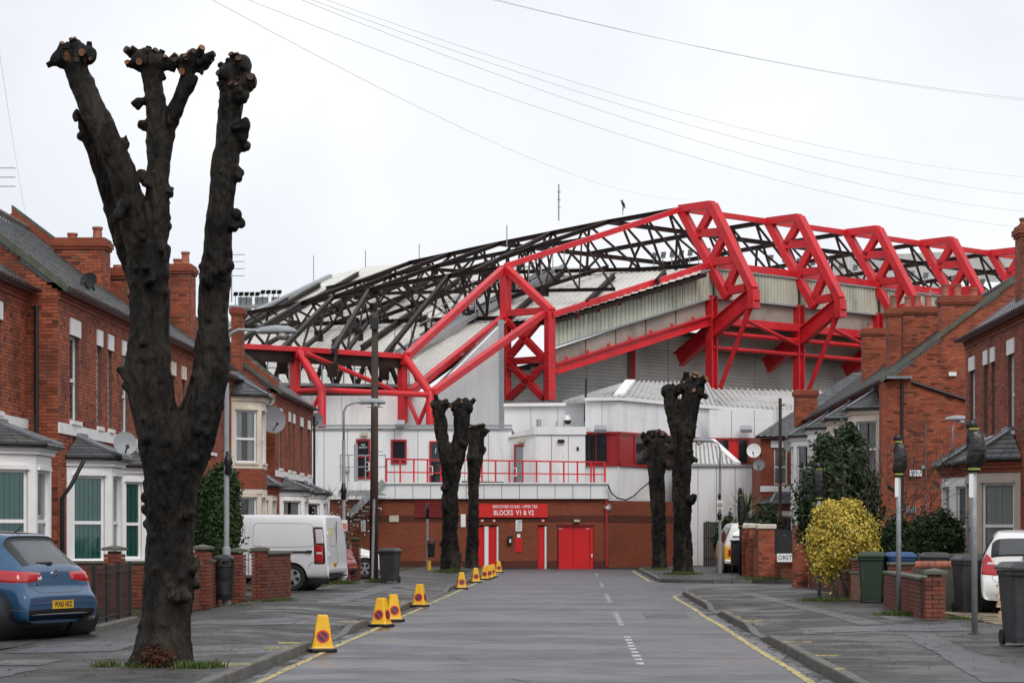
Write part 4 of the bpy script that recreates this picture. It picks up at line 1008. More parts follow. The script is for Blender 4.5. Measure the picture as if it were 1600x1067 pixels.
def slates(parent, pts, gauge=.21, wid=.30, name='slates', m=SLATE, kind='stuff', single=False):
    """slates over the quad eave-left, eave-right, ridge-right, ridge-left, each a thin lapped plate"""
    a, b, c, d = [Vector(p) for p in pts]; nrm = (b-a).cross(d-a).normalized()
    if nrm.z < 0: nrm = -nrm
    rows = max(2, int(round(((d-a).length)/gauge))); mb = MB()
    for r in range(rows):
        f, g = r/rows, min(1.04, (r+1.35)/rows)
        l0, r0, l1, r1 = a.lerp(d, f), b.lerp(c, f), a.lerp(d, min(1, g)), b.lerp(c, min(1, g))
        Lr = (r0-l0).length; n = max(1, int(round(Lr/wid))); off = .5 if r % 2 else 0
        for i in range(n+1):
            x0, x1 = max(0, (i-off)/n), min(1, (i+1-off)/n - .012)
            if x1-x0 < .1/n: continue
            mb.ti = min(1, max(0, random.gauss(.45, .22))); k = len(mb.v); h0 = .022+random.uniform(0,.009)
            A = [l0.lerp(r0, x0)+nrm*h0, l0.lerp(r0, x1)+nrm*h0, l1.lerp(r1, x1)+nrm*.004, l1.lerp(r1, x0)+nrm*.004]
            lo = [l0.lerp(r0, x0), l0.lerp(r0, x1)]
            mb.v += [tuple(p) for p in A+lo]; mb.face(k, k+1, k+2, k+3); mb.face(k+4, k+5, k+1, k)
            if single:
                o = mb.build('slate', m, parent, tint=True); mb = MB()
    if not single: mb.build(name, m, parent, tint=True, kind=kind)
def gutter(parent, p, q, n, r=.065):
    p, q, n = Vector(p), Vector(q), Vector(n); mb = MB(); k = 0; a = [n*math.cos(t)*r + Z*math.sin(t)*r for t in np.linspace(math.pi, 2*math.pi, 7)]
    for i in range(6): mb.poly([p+a[i], q+a[i], q+a[i+1], p+a[i+1]])
    for i in range(6): mb.poly([p+a[i]*.85, q+a[i]*.85, q+a[i+1]*.85, p+a[i+1]*.85])
    mb.build('gutter', BLACKP, parent)
def pipe(parent, pts, r=.04, m=None, name='downpipe'):
    MB().tube(pts, r, 8).build(name, m or BLACKP, parent, angle=50)
def bay(parent, o, u, n, W, d, fw, z0, z1, m, wins, rt, blind=CURTAIN, corbel=None, single=True, split=.45, roof=True, bandm=None, plinth=None, glassf=None, covers=1.0):
    """canted bay: plan W wide at the wall, d deep, fw across the front; wins = [(sill, height)]; roof rises to rt at the wall"""
    o, u, n = Vector(o), Vector(u), Vector(n)
    P = [o-u*W/2, o-u*fw/2+n*d, o+u*fw/2+n*d, o+u*W/2]
    by = MB().prism([p+Z*(z1-.03) for p in P], Z*.02).build('bay', m, parent)
    c = o + n*d*.3
    for i in range(3):
        a, b = P[i], P[i+1]; e = (b-a); L = e.length; e = e/L; nn = V(e.y, -e.x, 0)
        if nn.dot((a+b)/2 - c) < 0: nn = -nn
        mg = .17 if i != 1 else .16
        ops = [(mg, L-mg, s, s+h) for s, h in wins]
        facade(by, a, e, nn, L, z1-.03, ops, .16, m, 'bay_wall', False, z0)
        for s, h in wins:
            window(by, a+e*mg+Z*s, e, nn, L-2*mg, h, split, blind, .07, cover=covers)
            MB().obox(a+e*(mg-.05)+Z*(s-.07)-nn*.02, e*(L-2*mg+.1), nn*.09, Z*.07).build('sill', m, by)
            MB().prism([a+e*(mg-.04)+Z*(s+h), a+e*(L-mg+.04)+Z*(s+h), a+e*(L-mg-.04)+Z*(s+h+.09), a+e*(mg+.04)+Z*(s+h+.09)], nn*.05).build('window_head', m, by)
        if plinth:
            MB().obox(a+Z*z0, e*L, nn*.006, Z*(plinth-z0)).build('plinth', BRICKP, by)
        if bandm:
            for (ba, bb_, bm_) in bandm: MB().obox(a-e*.02+Z*ba, e*(L+.04), nn*.03, Z*(bb_-ba)).build('band', bm_, by)
    Q = lambda k: [o-u*(W/2+k*.7), o-u*(fw/2+k*.5)+n*(d+k), o+u*(fw/2+k*.5)+n*(d+k), o+u*(W/2+k*.7)]
    if corbel:
        for k in range(3): MB().prism([p+Z*(z1+k*.09) for p in Q(.04+.05*k)], Z*.087).build('corbel', corbel, by)
        zc = z1+.27
    else:
        MB().prism([p+Z*z1 for p in Q(.07)], Z*.08).build('cornice', m, by); MB().prism([p+Z*(z1+.082) for p in Q(.12)], Z*.07).build('cornice', m, by); zc = z1+.155
    if roof:
        E = [p+Z*(zc+.05) for p in Q(.2)]; T = [o-u*fw*.33+n*.05+Z*rt, o+u*fw*.33+n*.05+Z*rt]
        rf = MB().prism([E[0], E[1], E[2], E[3]], Z*-.05).build('bay_roof', SLATE if False else LEAD, by)
        MB().poly([E[0]+Z*.0, E[1], T[0]]); core = MB()
        for f in ([E[0], E[1], T[0]], [E[1], E[2], T[1], T[0]], [E[2], E[3], T[1]]): core.poly(f)
        core.build('roof_boarding', LEAD, by)
        lifts = V(0,0,.012)
        slates(by, [E[0]+lifts, E[1]+lifts, T[0]+lifts, T[0]+lifts*1.01], .2, .3, single=False)
        slates(by, [E[1]+lifts, E[2]+lifts, T[1]+lifts, T[0]+lifts], .2, .3, single=False)
        slates(by, [E[2]+lifts, E[3]+lifts, T[1]+lifts*1.01, T[1]+lifts], .2, .3, single=False)
        for a, b in ((E[1], T[0]), (E[2], T[1])): MB().beam(a+Z*.05, b+Z*.05, .13, .05).build('lead_hip', LEAD, by)
        MB().beam(T[0]+Z*.05, T[1]+Z*.05, .16, .12).build('lead_flashing', LEAD, by)
        g = MB()
        for i in range(3): g.tube([E[i]-Z*.02, E[i+1]-Z*.02], .055, 8)
        g.build('gutter', BLACKP, by)
    return by
def chimney(parent, x0, x1, y0, y1, z0, z1, pots, potm=TERRA, real=True):
    st = MB().box(x0+.03, x1-.03, y0+.03, y1-.03, z0, z1-.3).build('chimney', MORTAR, parent)
    if real:
        facade(st, (x0, y0+.012, 0), (1,0,0), (0,-1,0), x1-x0, z1-.3, (), .02, name='stack_face', z0=z0)
        xs = x1 if (x0+x1) < 0 else x0
        facade(st, (xs - (.012 if xs == x1 else -.012), y0, 0), (0,1,0), (1 if xs == x1 else -1,0,0), y1-y0, z1-.3, (), .02, name='stack_face', z0=z0)
    for k in range(4):
        e = (.03, .07, .07, .02)[k]; MB().box(x0-e, x1+e, y0-e, y1+e, z1-.3+k*.075, z1-.3+k*.075+.072).build('chimney_course', BRICKP, st)
    for fx, fy, h in pots:
        MB().lathe([(.13,0),(.15,.03),(.125,.06),(.115,h-.08),(.14,h-.06),(.14,h),(.10,h),(.09,h-.1)], (x0+(x1-x0)*fx, y0+(y1-y0)*fy, z1), 14).build('chimney_pot', potm, st, angle=40)
    return st
def house(name, label, Xf, y0, y1, side, ev, wins=(), bays=(), extra=(), depth=8.6, pitch=.77, flank=False, bricks=True, band=None, near_verge=False, lint=WHITE, cat='house', group=None, sill=WHITE, dadoz=.1, bm=None, roofk=True):
    n = V(-side, 0, 0); u = V(0, 1, 0); L = y1-y0
    h = thing(name, (Xf, (y0+y1)/2, .09), label, cat, group)
    ops = [(c-w/2, c+w/2, s, s+hh) for c, w, s, hh, *_ in wins] + [(b['c']-b['W']/2+.25, b['c']+b['W']/2-.25, b.get('z0', .3)+.1, b['z1']-.3) for b in bays]
    base = Vector((Xf, y0, 0))
    facade(h, base, u, n, L, ev, ops, .24, BRICKP, bricks=bricks, z0=dadoz, bm=bm)
    if not bricks: h.children[-1].data.materials[0] = BRICKP
    for c, w, s, hh, bl, *ex in wins:
        window(h, base+u*(c-w/2)+Z*s, u, n, w, hh, .48, bl)
        if lint: MB().obox(base+u*(c-w/2-.08)+Z*(s+hh), u*(w+.16), n*.035, Z*.36).build('lintel', lint, h)
        MB().obox(base+u*(c-w/2-.06)+Z*(s-.09)-n*.08, u*(w+.12), n*.15, Z*.09).build('sill', sill, h)
    if band: MB().obox(base+Z*band[0]-n*.0, u*L, n*.04, Z*(band[1]-band[0])).build('string_course', band[2], h)
    for b in bays:
        bb_ = dict(b); c = bb_.pop('c'); bay(h, base+u*c, u, n, **bb_)
    # brick corbels, gutter, roof
    for k in range(4): MB().obox(base+Z*(ev-.36+k*.09), u*L, n*(.03+.03*k), Z*.087).build('corbel_course', BRICKP, h)
    rz = ev + (depth/2)*pitch
    E = base + n*.24 + Z*(ev-.02-.1); T = base - n*depth/2 + Z*rz
    rf = MB().prism([E-Z*.06, T-Z*.1, base-n*depth+Z*ev], u*L).build('roof', LEAD, h)
    slates(rf, [E, E+u*L, T+u*L, T], .2, .28)
    gutter(h, E+n*.03, E+n*.03+u*L, n)
    rt = MB()
    k = 0
    while k*.45 < L-.3:
        rt.tube([T+u*(k*.45)+Z*.03, T+u*(k*.45+.43)+Z*.03], .09, 8); k += 1
    rt.build('ridge_tiles', mat('ridge_tile', (.12,.10,.09), .8, .2) if 'ridge_tile' not in bpy.data.materials else bpy.data.materials['ridge_tile'], rf, kind='stuff')
    if flank:                                             # gable end that faces the street's near end
        fl = V(-1,0,0) if side > 0 else V(1,0,0)
        o = V(Xf if side > 0 else Xf-depth, y0-.0, 0)
        tp = lambda x: ev + (depth/2 - abs(x-depth/2))*pitch - .16
        facade(h, o-V(0,.02,0), (1,0,0), (0,-1,0), depth, ev, (), .24, name='gable_wall', z0=dadoz, top=tp, bm=bm, bricks=flank != 'plain', m=BRICKP)
        MB().beam(E+V(0,-.05,-.02), T+V(0,-.05,-.0), .14, .15).build('verge', SLATE2, rf)
    MB().box(min(Xf-n.x*.3, Xf-n.x*depth), max(Xf-n.x*.3, Xf-n.x*depth), y1-.25, y1-.02, dadoz, ev).build('party_wall', BRICKP, h)
    if not flank: MB().box(min(Xf-n.x*.3, Xf-n.x*depth), max(Xf-n.x*.3, Xf-n.x*depth), y0+.02, y0+.25, dadoz, ev).build('party_wall', BRICKP, h)
    return h

EV = 6.9; SL = 4.05                                       # eaves and first floor sill
GB = dict(W=2.6, d=.85, fw=1.25, z0=.1, z1=3.05, m=RENDER, wins=[(1.0, 1.85)], rt=3.68, blind=TEAL)
w1 = lambda c, w=.85, bl=CURTAIN: (c, w, SL, 1.85, bl)
# left row
hL1 = house('terraced_house', 'nearest left brick house, cut by the frame, white bay behind the blue car', -11.65, 40.5, 52.75, -1, EV-.05, [w1(9.4,.95), w1(4,.95)], [dict(GB, c=9.5, W=3.0, fw=1.45, d=.95, z1=3.15, rt=3.78)], band=(3.8,4.0,WHITE), group='houses on the left of the street')
hL2 = house('terraced_house', 'left brick house with small white bay and teal blinds, half behind the tree', -11.0, 52.8, 59.5, -1, EV, [w1(1.75,.95), w1(4.55,.5), w1(5.9,.5)], [dict(GB, c=2.2)], flank=True, depth=7.2, band=(3.72,3.95,WHITE), group='houses on the left of the street')
hL3 = house('terraced_house', 'brick house hidden by the big pollarded trunk, one teal-blinded window left of it', -11.0, 59.5, 66.2, -1, EV, [w1(1.2,.9), w1(4.8,.85)], [dict(GB, c=1.5, W=2.2, fw=1.2, d=.6)], band=(3.72,3.95,WHITE), depth=7.2, group='houses on the left of the street')
hL4 = house('terraced_house', 'brick house seen through the fork of the big tree, behind the hedge', -11.0, 66.2, 78.4, -1, EV, [w1(1.6,.6), w1(3.4,.6), w1(9,.8)], [], band=None, depth=8.0, lint=CREAM, group='houses on the left of the street')
CB = dict(W=2.7, d=.9, fw=1.3, z0=.1, m=CREAM, blind=CURTAIN)
hL5 = house('terraced_house', 'house with two-storey cream bay and satellite dish, behind the white van', -11.5, 78.5, 90.6, -1, EV, [w1(11.0,.7)], [dict(CB, c=5.7, z1=6.05, wins=[(1.1,1.75),(4.0,1.75)], rt=6.85, bandm=[(2.95,3.1,CREAM),(3.12,3.78,BRICKP),(3.8,3.92,CREAM)]), dict(CB, c=9.9, z1=3.0, wins=[(1.1,1.7)], rt=3.9, corbel=BRICKP, d=.75)], band=None, group='houses on the left of the street')
hL6 = house('terraced_house', 'farthest left brick house beside the white stadium wall', -11.0, 90.7, 103.3, -1, EV, [w1(1.6,.8), w1(4.4,.5), w1(5.9,.5), w1(8.6,.8), w1(11.3,.8)], [dict(GB, c=2.6, rt=3.66, blind=CURTAIN), dict(GB, c=9.4, rt=3.66, blind=CURTAIN)], flank=True, band=(3.72,3.95,WHITE), group='houses on the left of the street')
# chimneys and raised party walls of the left row
chimney(hL3, gx(84,64.5), gx(163,64.5), 64.5, 65.4, 7.2, at(0,371,64.5).z, [(.3,.5,.16),(.8,.5,.32)])
chimney(hL4, gx(262,76.5), gx(298,76.5), 76.5, 77.6, 7.0, at(0,412,76.5).z, [(.3,.5,.2),(.65,.5,.42)])
chimney(hL3, gx(164,66), gx(198,66), 66.0, 66.7, 7.6, at(0,418,66).z, [(.5,.5,.1)])
chimney(hL5, gx(361,90), gx(378,90), 90, 90.8, 7.0, at(0,480,90).z, [])
def parapet(parent, Xf, y, ev, depth, pitch, side, rise):
    n = V(-side,0,0); a = V(Xf, y, ev-.05)+n*.1; b = V(Xf, y, ev+depth/2*pitch) - n*depth/2
    pw = MB().prism([a, a+Z*rise, b+Z*rise, b], (0,.3,0)).build('parapet_wall', BRICKP, parent)
    MB().prism([a+Z*(rise+.002)+n*.05, a+Z*(rise+.09)+n*.05, b+Z*(rise+.09), b+Z*(rise+.002)], (0,.36,0)).build('coping', SLATE2, pw)
parapet(hL4, -11.0, 66.1, EV, 8.0, .77, -1, .24); parapet(hL6, -11.0, 90.7, EV, 8.6, .77, -1, .3)
pipe(hL2, [V(gx(56,52.6),52.66,6.4), V(gx(56,52.6),52.66,.2)], .05)
pipe(hL2, [V(-10.96,53.0,3.15)+V(.45,.1,0), V(-10.75,52.9,2.6), V(-10.92,52.86,2.35), V(-10.92,52.86,.1)], .045)
pipe(hL6, [V(-10.9,103.2,6.5), V(-10.9,103.2,.2)], .05)
pipe(hL5, [V(-11.4,79.0,6.6), V(-11.4,79.0,.2)], .06, LAMPG)
# right row
GS = dict(W=2.9, d=.95, fw=1.5, z0=.1, z1=3.05, blind=CURTAIN, corbel=BRICKP, wins=[(.95,1.85)])
hR1 = house('terraced_house', 'right foreground brick house with corbelled bays, behind the white car', 10.4, 50.5, 67.0, 1, EV, [w1(15.3,.8), w1(13.1,.5), w1(12.0,.5), w1(9.4,.85), w1(6.5,.85)], [dict(GS, c=13.6, m=RENDER, rt=4.05), dict(GS, c=9.6, m=BEIGE, rt=4.05, blind=SHUTTER)], flank=False, group='houses on the right of the street')
chimney(hR1, gx(1595,63), gx(1650,63), 63, 63.9, 7, at(0,350,63).z, [(.2,.5,.2)])
TB2 = dict(W=2.7, d=.9, fw=1.35, z0=.1, z1=5.75, m=CREAM, wins=[(1.0,1.75),(3.75,1.75)], blind=CURTAIN, rt=6.6, bandm=[(3.0,3.12,CREAM)])
lab = ['corner house with plain brick gable and a tall cream bay, past the side road', 'terraced house with the second tall cream bay past the brick gable', 'terraced house with the third tall bay past the brick gable', 'far terraced house with the last tall bay, above the palm']
hR = []
for k in range(4):
    y = 84.0 + 8.0*k
    hR.append(house('terraced_house', lab[k], 10.4, y, y+8.0, 1, EV, [], [dict(TB2, c=3.1 if k == 0 else 2.6, m=[CREAM, CREAM, RENDER, RENDER][k])], flank=(k == 0), bricks=(k < 2), group='houses on the right of the street'))
g = hR[0]
chimney(g, gx(1468,84.3), gx(1532,84.3), 83.97, 84.8, 7.4, at(0,462,84).z, [(.15,.5,.42),(.45,.5,.42),(.85,.5,.3)])
chimney(g, gx(1408,92), gx(1468,92), 91.6, 92.5, 7.6, at(0,480,92).z, [(.18,.5,.4),(.42,.5,.45),(.7,.5,.45)])
chimney(g, gx(1386,91.4), gx(1407,91.4), 91.2, 91.9, 7.2, at(0,482,91.4).z, [(.5,.5,.5)])
chimney(hR[1], gx(1347,100), gx(1388,100), 99.6, 100.4, 7.4, at(0,514,100).z, [(.3,.5,.25)])
chimney(hR[3], gx(1241,113), gx(1276,113), 112.6, 113.4, 6.5, at(0,610,113).z, [])
pipe(g, [V(10.9,83.93,6.7), V(10.9,83.93,.2)], .05)
pipe(g, [V(10.1,84.4,3.5), V(10.5,83.93,3.2), V(10.85,83.93,3.0)], .05)
pipe(g, [V(gx(1425,83.9),83.93,at(0,597,83.9).z), V(gx(1520,83.9),83.93,at(0,628,83.9).z)], .06, None, 'waste_pipe')
pipe(g, [V(gx(1447,83.9),83.95,5.3), V(gx(1447,83.9),83.95,.3)], .018, DISHG, 'cable')
# boards on the gable
s_ = MB().box(gx(1422,83.8), gx(1441,83.8), 83.88, 83.95, at(0,743.5,83.8).z, at(0,734,83.8).z).build('name_plate', SIGNW, g)
text_mesh('DERLF', .13, V(gx(1432,83.8), 83.874, at(0,738.5,83.8).z), (1,0,0), Z, mat('faded_blue', (.15,.3,.4)), g, 'name_plate_lettering')
MB().box(gx(1440,83.8), gx(1446,83.8), 83.85, 83.95, at(0,732,83.8).z, at(0,727,83.8).z).build('junction_box', LAMPG, g)
MB().box(gx(1483,83.8), gx(1495,83.8), 83.85, 83.95, at(0,587,83.8).z, at(0,581,83.8).z).build('wall_vent', SIGNW, g)
v_ = MB().box(gx(1417,83.8), gx(1432,83.8), 83.9, 83.95, at(0,801,83.8).z, at(0,791,83.8).z).build('patterned_vent', LAMPG, g)
for i in range(4):
    for j in range(3): MB().box(gx(1418+i*3.5,83.8), gx(1420.4+i*3.5,83.8), 83.89, 83.91, at(0,800-j*3.2,83.8).z, at(0,798-j*3.2,83.8).z).build('vent_hole', INK, v_)
MB().box(10.35,11.2,83.6,84.2,6.82,6.9).build('lead_flat', LEAD, g)
MB().box(10.2,10.4,83.9,84.5,.1,6.7).build('corner_pier', BRICKP, g)
# house that turns its front to us at the far right
h3 = thing('terraced_house', (gx(1215,118), 118, .09), 'brick house facing us with satellite dishes, beside the white stadium wing', 'house', 'houses on the right of the street')
o3 = V(gx(1188,118), 118, 0); L3 = 2.9; L4 = 9.0; e3 = 6.35
facade(h3, o3, (1,0,0), (0,-1,0), L3, e3, [(gx(1209.5,118)-o3.x, gx(1230,118)-o3.x, at(0,757,118).z, at(0,700,118).z), (gx(1250,118)-o3.x, gx(1268,118)-o3.x, at(0,757,118).z, at(0,696,118).z)], bricks=False, m=BRICKP, z0=.1)
for a, b in ((1209.5,1230),(1250,1268)):
    window(h3, V(gx(a,118),118,at(0,757,118).z), V(1,0,0), V(0,-1,0), (b-a)/F*118, (757-700)/F*118, .48)
    MB().box(gx(a-5,118), gx(b+5,118), 117.96, 118.02, at(0,699,118).z, at(0,688,118).z).build('lintel', WHITE, h3)
MB().box(o3.x, o3.x+L3, 117.95, 118.02, at(0,768,118).z, at(0,759,118).z).build('string_course', WHITE, h3)
MB().box(o3.x, o3.x+.2, 118.24, 128, .1, e3).build('side_wall', BRICKP, h3)
rf = MB().prism([o3+V(-.25,-.3,e3-.1), o3+V(L4,-.3,e3-.1), o3+V(L4,4.5,e3+3.2), o3+V(4.9,4.5,e3+3.2)], (0,0,-.1)).build('roof', LEAD, h3)
slates(rf, [o3+V(-.25,-.3,e3-.09), o3+V(L4,-.3,e3-.09), o3+V(L4,4.5,e3+3.21), o3+V(4.9,4.5,e3+3.21)], .24, .3)
gutter(h3, o3+V(-.25,-.33,e3-.1), o3+V(L3,-.33,e3-.1), V(0,-1,0))
bay(h3, V(gx(1226,118),118,0), V(1,0,0), V(0,-1,0), 2.4, .9, 1.3, .1, 2.75, RENDER, [(.9,1.6)], 3.55, corbel=BRICKP)
def dish(px, py, Y, r, tilt, m=DISHG, label='', arm=1, parent=None, name='satellite_dish'):
    c = at(px, py, Y); d = thing(name, c, label, 'satellite dish', 'satellite dishes') if parent is None else None
    root = d or parent
    n = Vector(tilt).normalized(); a = n.orthogonal().normalized(); b = n.cross(a); mb = MB(); k = 0
    N_ = 20
    for i in range(5):
        q = i/4; 
        for j in range(N_):
            th = 2*math.pi*j/N_; mb.v.append(tuple(c + (a*math.cos(th)+b*math.sin(th))*r*q + n*(.16*r*q*q)))
    for i in range(4):
        for j in range(N_): mb.face(i*N_+j, i*N_+(j+1)%N_, (i+1)*N_+(j+1)%N_, (i+1)*N_+j)
    mb.build('reflector', m, root, smooth=True)
    MB().tube([c-Z*r*.8+n*.03, c+n*r*.9-Z*r*.5], .018, 6).beam(c+n*(r*.9)-Z*r*.5, c+n*(r*1.05)-Z*r*.42, .07).build('feed_arm', IRON, root)
    MB().tube([c, c-n*.12, c-n*.25-Z*.1], .03, 8).build('bracket', IRON, root)
dish(425,656,89.6,.5,(.5,-.86,.15),label='large grey satellite dish on the return wall beside the cream bay')
dish(419,624,90.3,.24,(.5,-.86,.15),label='small grey satellite dish above the large one by the cream bay')
dish(494,656,103.6,.3,(.3,-.9,.1),label='round grey satellite dish at the far left gutter end')
dish(195,693,54.2,.26,(.4,-.9,.2),m=LAMPG,label='pale satellite dish above the small white bay left of the tree')
dish(139,440,58,.22,(-.3,-.9,.3),m=IRON,label='dark satellite dish on the slate roof below the chimney')
dish(1178,704,117.5,.34,(-.2,-.97,.15),m=SIGNW,label='white satellite dish at the corner of the far brick house')
dish(1186,727,117.4,.28,(-.2,-.9,.3),label='dark satellite dish below the white one')
dish(1234,696,117.2,.32,(.1,-.97,.25),label='dark satellite dish over the upper window of the far house')
MB().tube([at(1178,704,117.5)-V(0,-.2,0), at(1190,712,118)], .03, 6).build('mount', IRON, h3)
# ------------------------------------------------------------------ pollarded trees
from mathutils import noise as mnoise
from mathutils.bvhtree import BVHTree
def evaluated(o):
    bpy.context.view_layer.update()
    return bpy.data.meshes.new_from_object(o.evaluated_get(bpy.context.evaluated_depsgraph_get()))
STUB = None
def stub_mesh(cutm):
    mb = MB(); n = 9
    mb.tube([(0,0,-.6), (0,0,.2), (0,0,.8)], [1.15, 1.0, .9], n, caps=False)
    k = len(mb.v); mb.v += [(.9*math.cos(2*math.pi*j/n)*.0, 0, .78) for j in range(1)]
    mb.mi = 1
    for j in range(n): mb.face(2*n+j, 2*n+(j+1) % n, k)
    return mb.mesh('pruned_stub', [BARK, cutm])
STUBS = [stub_mesh(CUT), stub_mesh(CUTO), stub_mesh(BARK)]
def pollard(label, Y, base, limbs, heads, knobs, vox, amp, nst, seed, stubr, thin=.84):
    """limbs: lists of (px, py, radius px, depth offset m); heads: knuckles (px, py, r px, depth) that carry the pruned stubs"""
    rng = random.Random(seed); k = Y/F
    P = lambda px, py, d: at(px, py, Y) + V((px-VX)/F*d, d, 0)
    b = at(base[0], base[1], Y)
    t = thing('pollarded_tree', V(b.x, b.y, .1), label, 'tree', 'pollarded street trees')
    limbs = [[(a, c, r*thin, d) for a, c, r, d in lb] for lb in limbs]
    mb = MB()
    for lb in limbs: mb.tube([P(a, c, d) for a, c, r, d in lb], [r*k for _, _, r, _ in lb], 14)
    def ball(c, r, sq=1.0):
        q = [(math.sin(i*math.pi/6)*r + .001, -math.cos(i*math.pi/6)*r*sq) for i in range(7)]
        mb.lathe(q, c, 10)
    lumps = []
    for px, py, r, d in heads:
        c = P(px, py, d); ball(c, r*k)
        for _ in range(9):
            v = V(rng.gauss(0,1), rng.gauss(-.5,.8), rng.gauss(.15,.9)).normalized(); ball(c+v*r*k*.85, r*k*rng.uniform(.28,.5), rng.uniform(.7,1.3)); lumps.append((c+v*r*k*rng.uniform(1.0,1.3), v))
    for px, py, r, d in knobs:
        c = P(px, py, d); lumps.append((c, None)); best = None
        for lb in limbs:
            for i in range(len(lb)-1):
                for f in (0, .25, .5, .75, 1):
                    w = [lb[i][q]+(lb[i+1][q]-lb[i][q])*f for q in range(4)]; e = P(w[0], w[1], w[3])
                    if best is None or (e-c).length < (best-c).length: best = e
        mb.tube([c, c.lerp(best, .5), best], [r*k*.7, r*k*.8, r*k*.9], 8)
        for _ in range(5): ball(c+V(rng.uniform(-.5,.5), rng.uniform(-.5,.5), rng.uniform(-.9,.9))*r*k, r*k*rng.uniform(.4,.65), rng.uniform(.8,1.5))
    for lb in limbs:                                       # small random burrs up every limb
        for i in range(len(lb)-1):
            for _ in range(3):
                f = rng.random(); a, q = lb[i], lb[i+1]; th = rng.uniform(0, 6.28)
                c = P(a[0]+(q[0]-a[0])*f, a[1]+(q[1]-a[1])*f, a[3]+(q[3]-a[3])*f); r = (a[2]+(q[2]-a[2])*f)*k
                ball(c+V(math.cos(th), math.sin(th), 0)*r*.93, r*rng.uniform(.13,.27))
    tmp = mb.build('tmp', BARK)
    m = tmp.modifiers.new('r', 'REMESH'); m.mode = 'VOXEL'; m.voxel_size = vox
    sm = tmp.modifiers.new('s', 'SMOOTH'); sm.iterations = 2; sm.factor = .5
    me = evaluated(tmp); bpy.data.objects.remove(tmp)
    co = np.empty(len(me.vertices)*3, 'f'); me.vertices.foreach_get('co', co); co = co.reshape(-1, 3)
    no = np.empty(len(me.vertices)*3, 'f'); me.vertex_normals.foreach_get('vector', no); no = no.reshape(-1, 3)
    dsp = np.array([mnoise.fractal(Vector((c[0]*3.2, c[1]*3.2, c[2]*1.6)), .8, 2.1, 4) + .2 - .95*abs(mnoise.noise(Vector((c[0]*9, c[1]*9, c[2]*2.0)))) + .5*mnoise.noise(Vector((c[0]*19, c[1]*19, c[2]*9))) for c in co], 'f')
    co += no*dsp[:, None]*amp
    co -= np.array(t.location, 'f'); me.vertices.foreach_set('co', co.ravel()); me.update()
    me.polygons.foreach_set('use_smooth', [True]*len(me.polygons)); me.materials.clear(); me.materials.append(BARK)
    put('trunk', me, t)
    for i in range(nst):                                   # stubs left by each cut, on the knuckles
        if rng.random() < .86: c, v = rng.choice(lumps[:len(heads)*9] or lumps)
        else: c, v = rng.choice(lumps); 
        if v is None: v = V(rng.uniform(-1,1), -1, rng.uniform(-.4,.4)).normalized()
        v = (v + V(rng.gauss(0,.25), rng.gauss(-.3,.25), rng.gauss(0,.25))).normalized()
        o = put('pruned_stub', STUBS[0 if (q_ := rng.random()) < .34 else 1 if q_ < .72 else 2], t); s = stubr*rng.uniform(.5,1.15)
        o.location = c - t.location; o.rotation_euler = v.to_track_quat('Z', 'Y').to_euler(); o.scale = (s, s*rng.uniform(.8,1.1), s*rng.uniform(1.0,2.0))
    return t
YT = gy(1040, .12)
bigtree = pollard('large black pollarded tree with cut stubs, nearest on the left pavement', YT, (252,1042), [
    [(250,1062,78,0),(250,1040,62,0),(256,995,51,0),(262,930,46,0),(266,850,44,0),(267,780,47,0),(272,725,54,0),(272,690,55,0),(262,650,52,0)],
    [(266,790,30,0),(264,740,42,0),(258,700,47,0),(240,640,44,0),(229,577,45,0),(234,520,37,0),(233,470,36,0),(232,425,38,0),(238,380,34,0)],
    [(236,430,30,0),(243,350,25,.0),(247,296,21,0),(250,240,22,0),(247,190,20,0),(241,145,19,0),(237,112,21,0)],
    [(252,245,18,0),(262,200,16,0),(284,152,15,-.05),(298,118,17,-.05)],
    [(228,430,32,0),(218,370,28,-.1),(206,330,26,-.15),(186,260,24,-.25),(165,215,25,-.3),(146,178,25,-.3),(124,130,21,-.3),(114,104,22,-.3)],
    [(222,440,26,.2),(196,385,19,.2),(174,318,16,.2),(158,262,15,.15),(140,218,14,0),(133,190,12,-.1)],
    [(272,800,30,0),(278,755,40,0),(288,712,47,0),(307,660,42,0),(320,625,37,0),(330,577,34,0),(334,510,29,0),(337,440,30,0),(340,380,26,0),(352,262,24,0),(360,182,21,0),(364,135,22,0),(367,112,22,0)]],
    [(100,100,17,-.3),(122,92,18,-.3),(138,95,14,-.3),(222,95,18,0),(240,102,20,0),(258,100,13,-.05),(293,103,18,-.05),(312,98,17,-.05),(360,120,20,0),(376,104,18,0),(388,130,14,-.05),(375,150,15,-.1)],
    [(376,205,14,-.1),(384,226,9,0),(375,272,10,-.05),(371,345,14,-.05),(350,428,14,-.25),(322,440,14,-.2),(226,282,10,-.1),(268,300,9,-.05),(190,330,14,-.35),(222,338,9,-.2),(196,226,9,-.2),(194,590,14,-.1),(232,432,14,-.28),(228,760,10,0),(229,815,9,0),(305,888,12,-.1),(303,908,9,0),(283,930,18,-.38),(300,810,10,-.3),(130,207,9,-.05),(120,185,8,-.2),(214,160,9,0),(222,195,8,0),(226,660,12,-.2),(272,925,12,-.42)],
    .018, .026, 130, 3, .038)
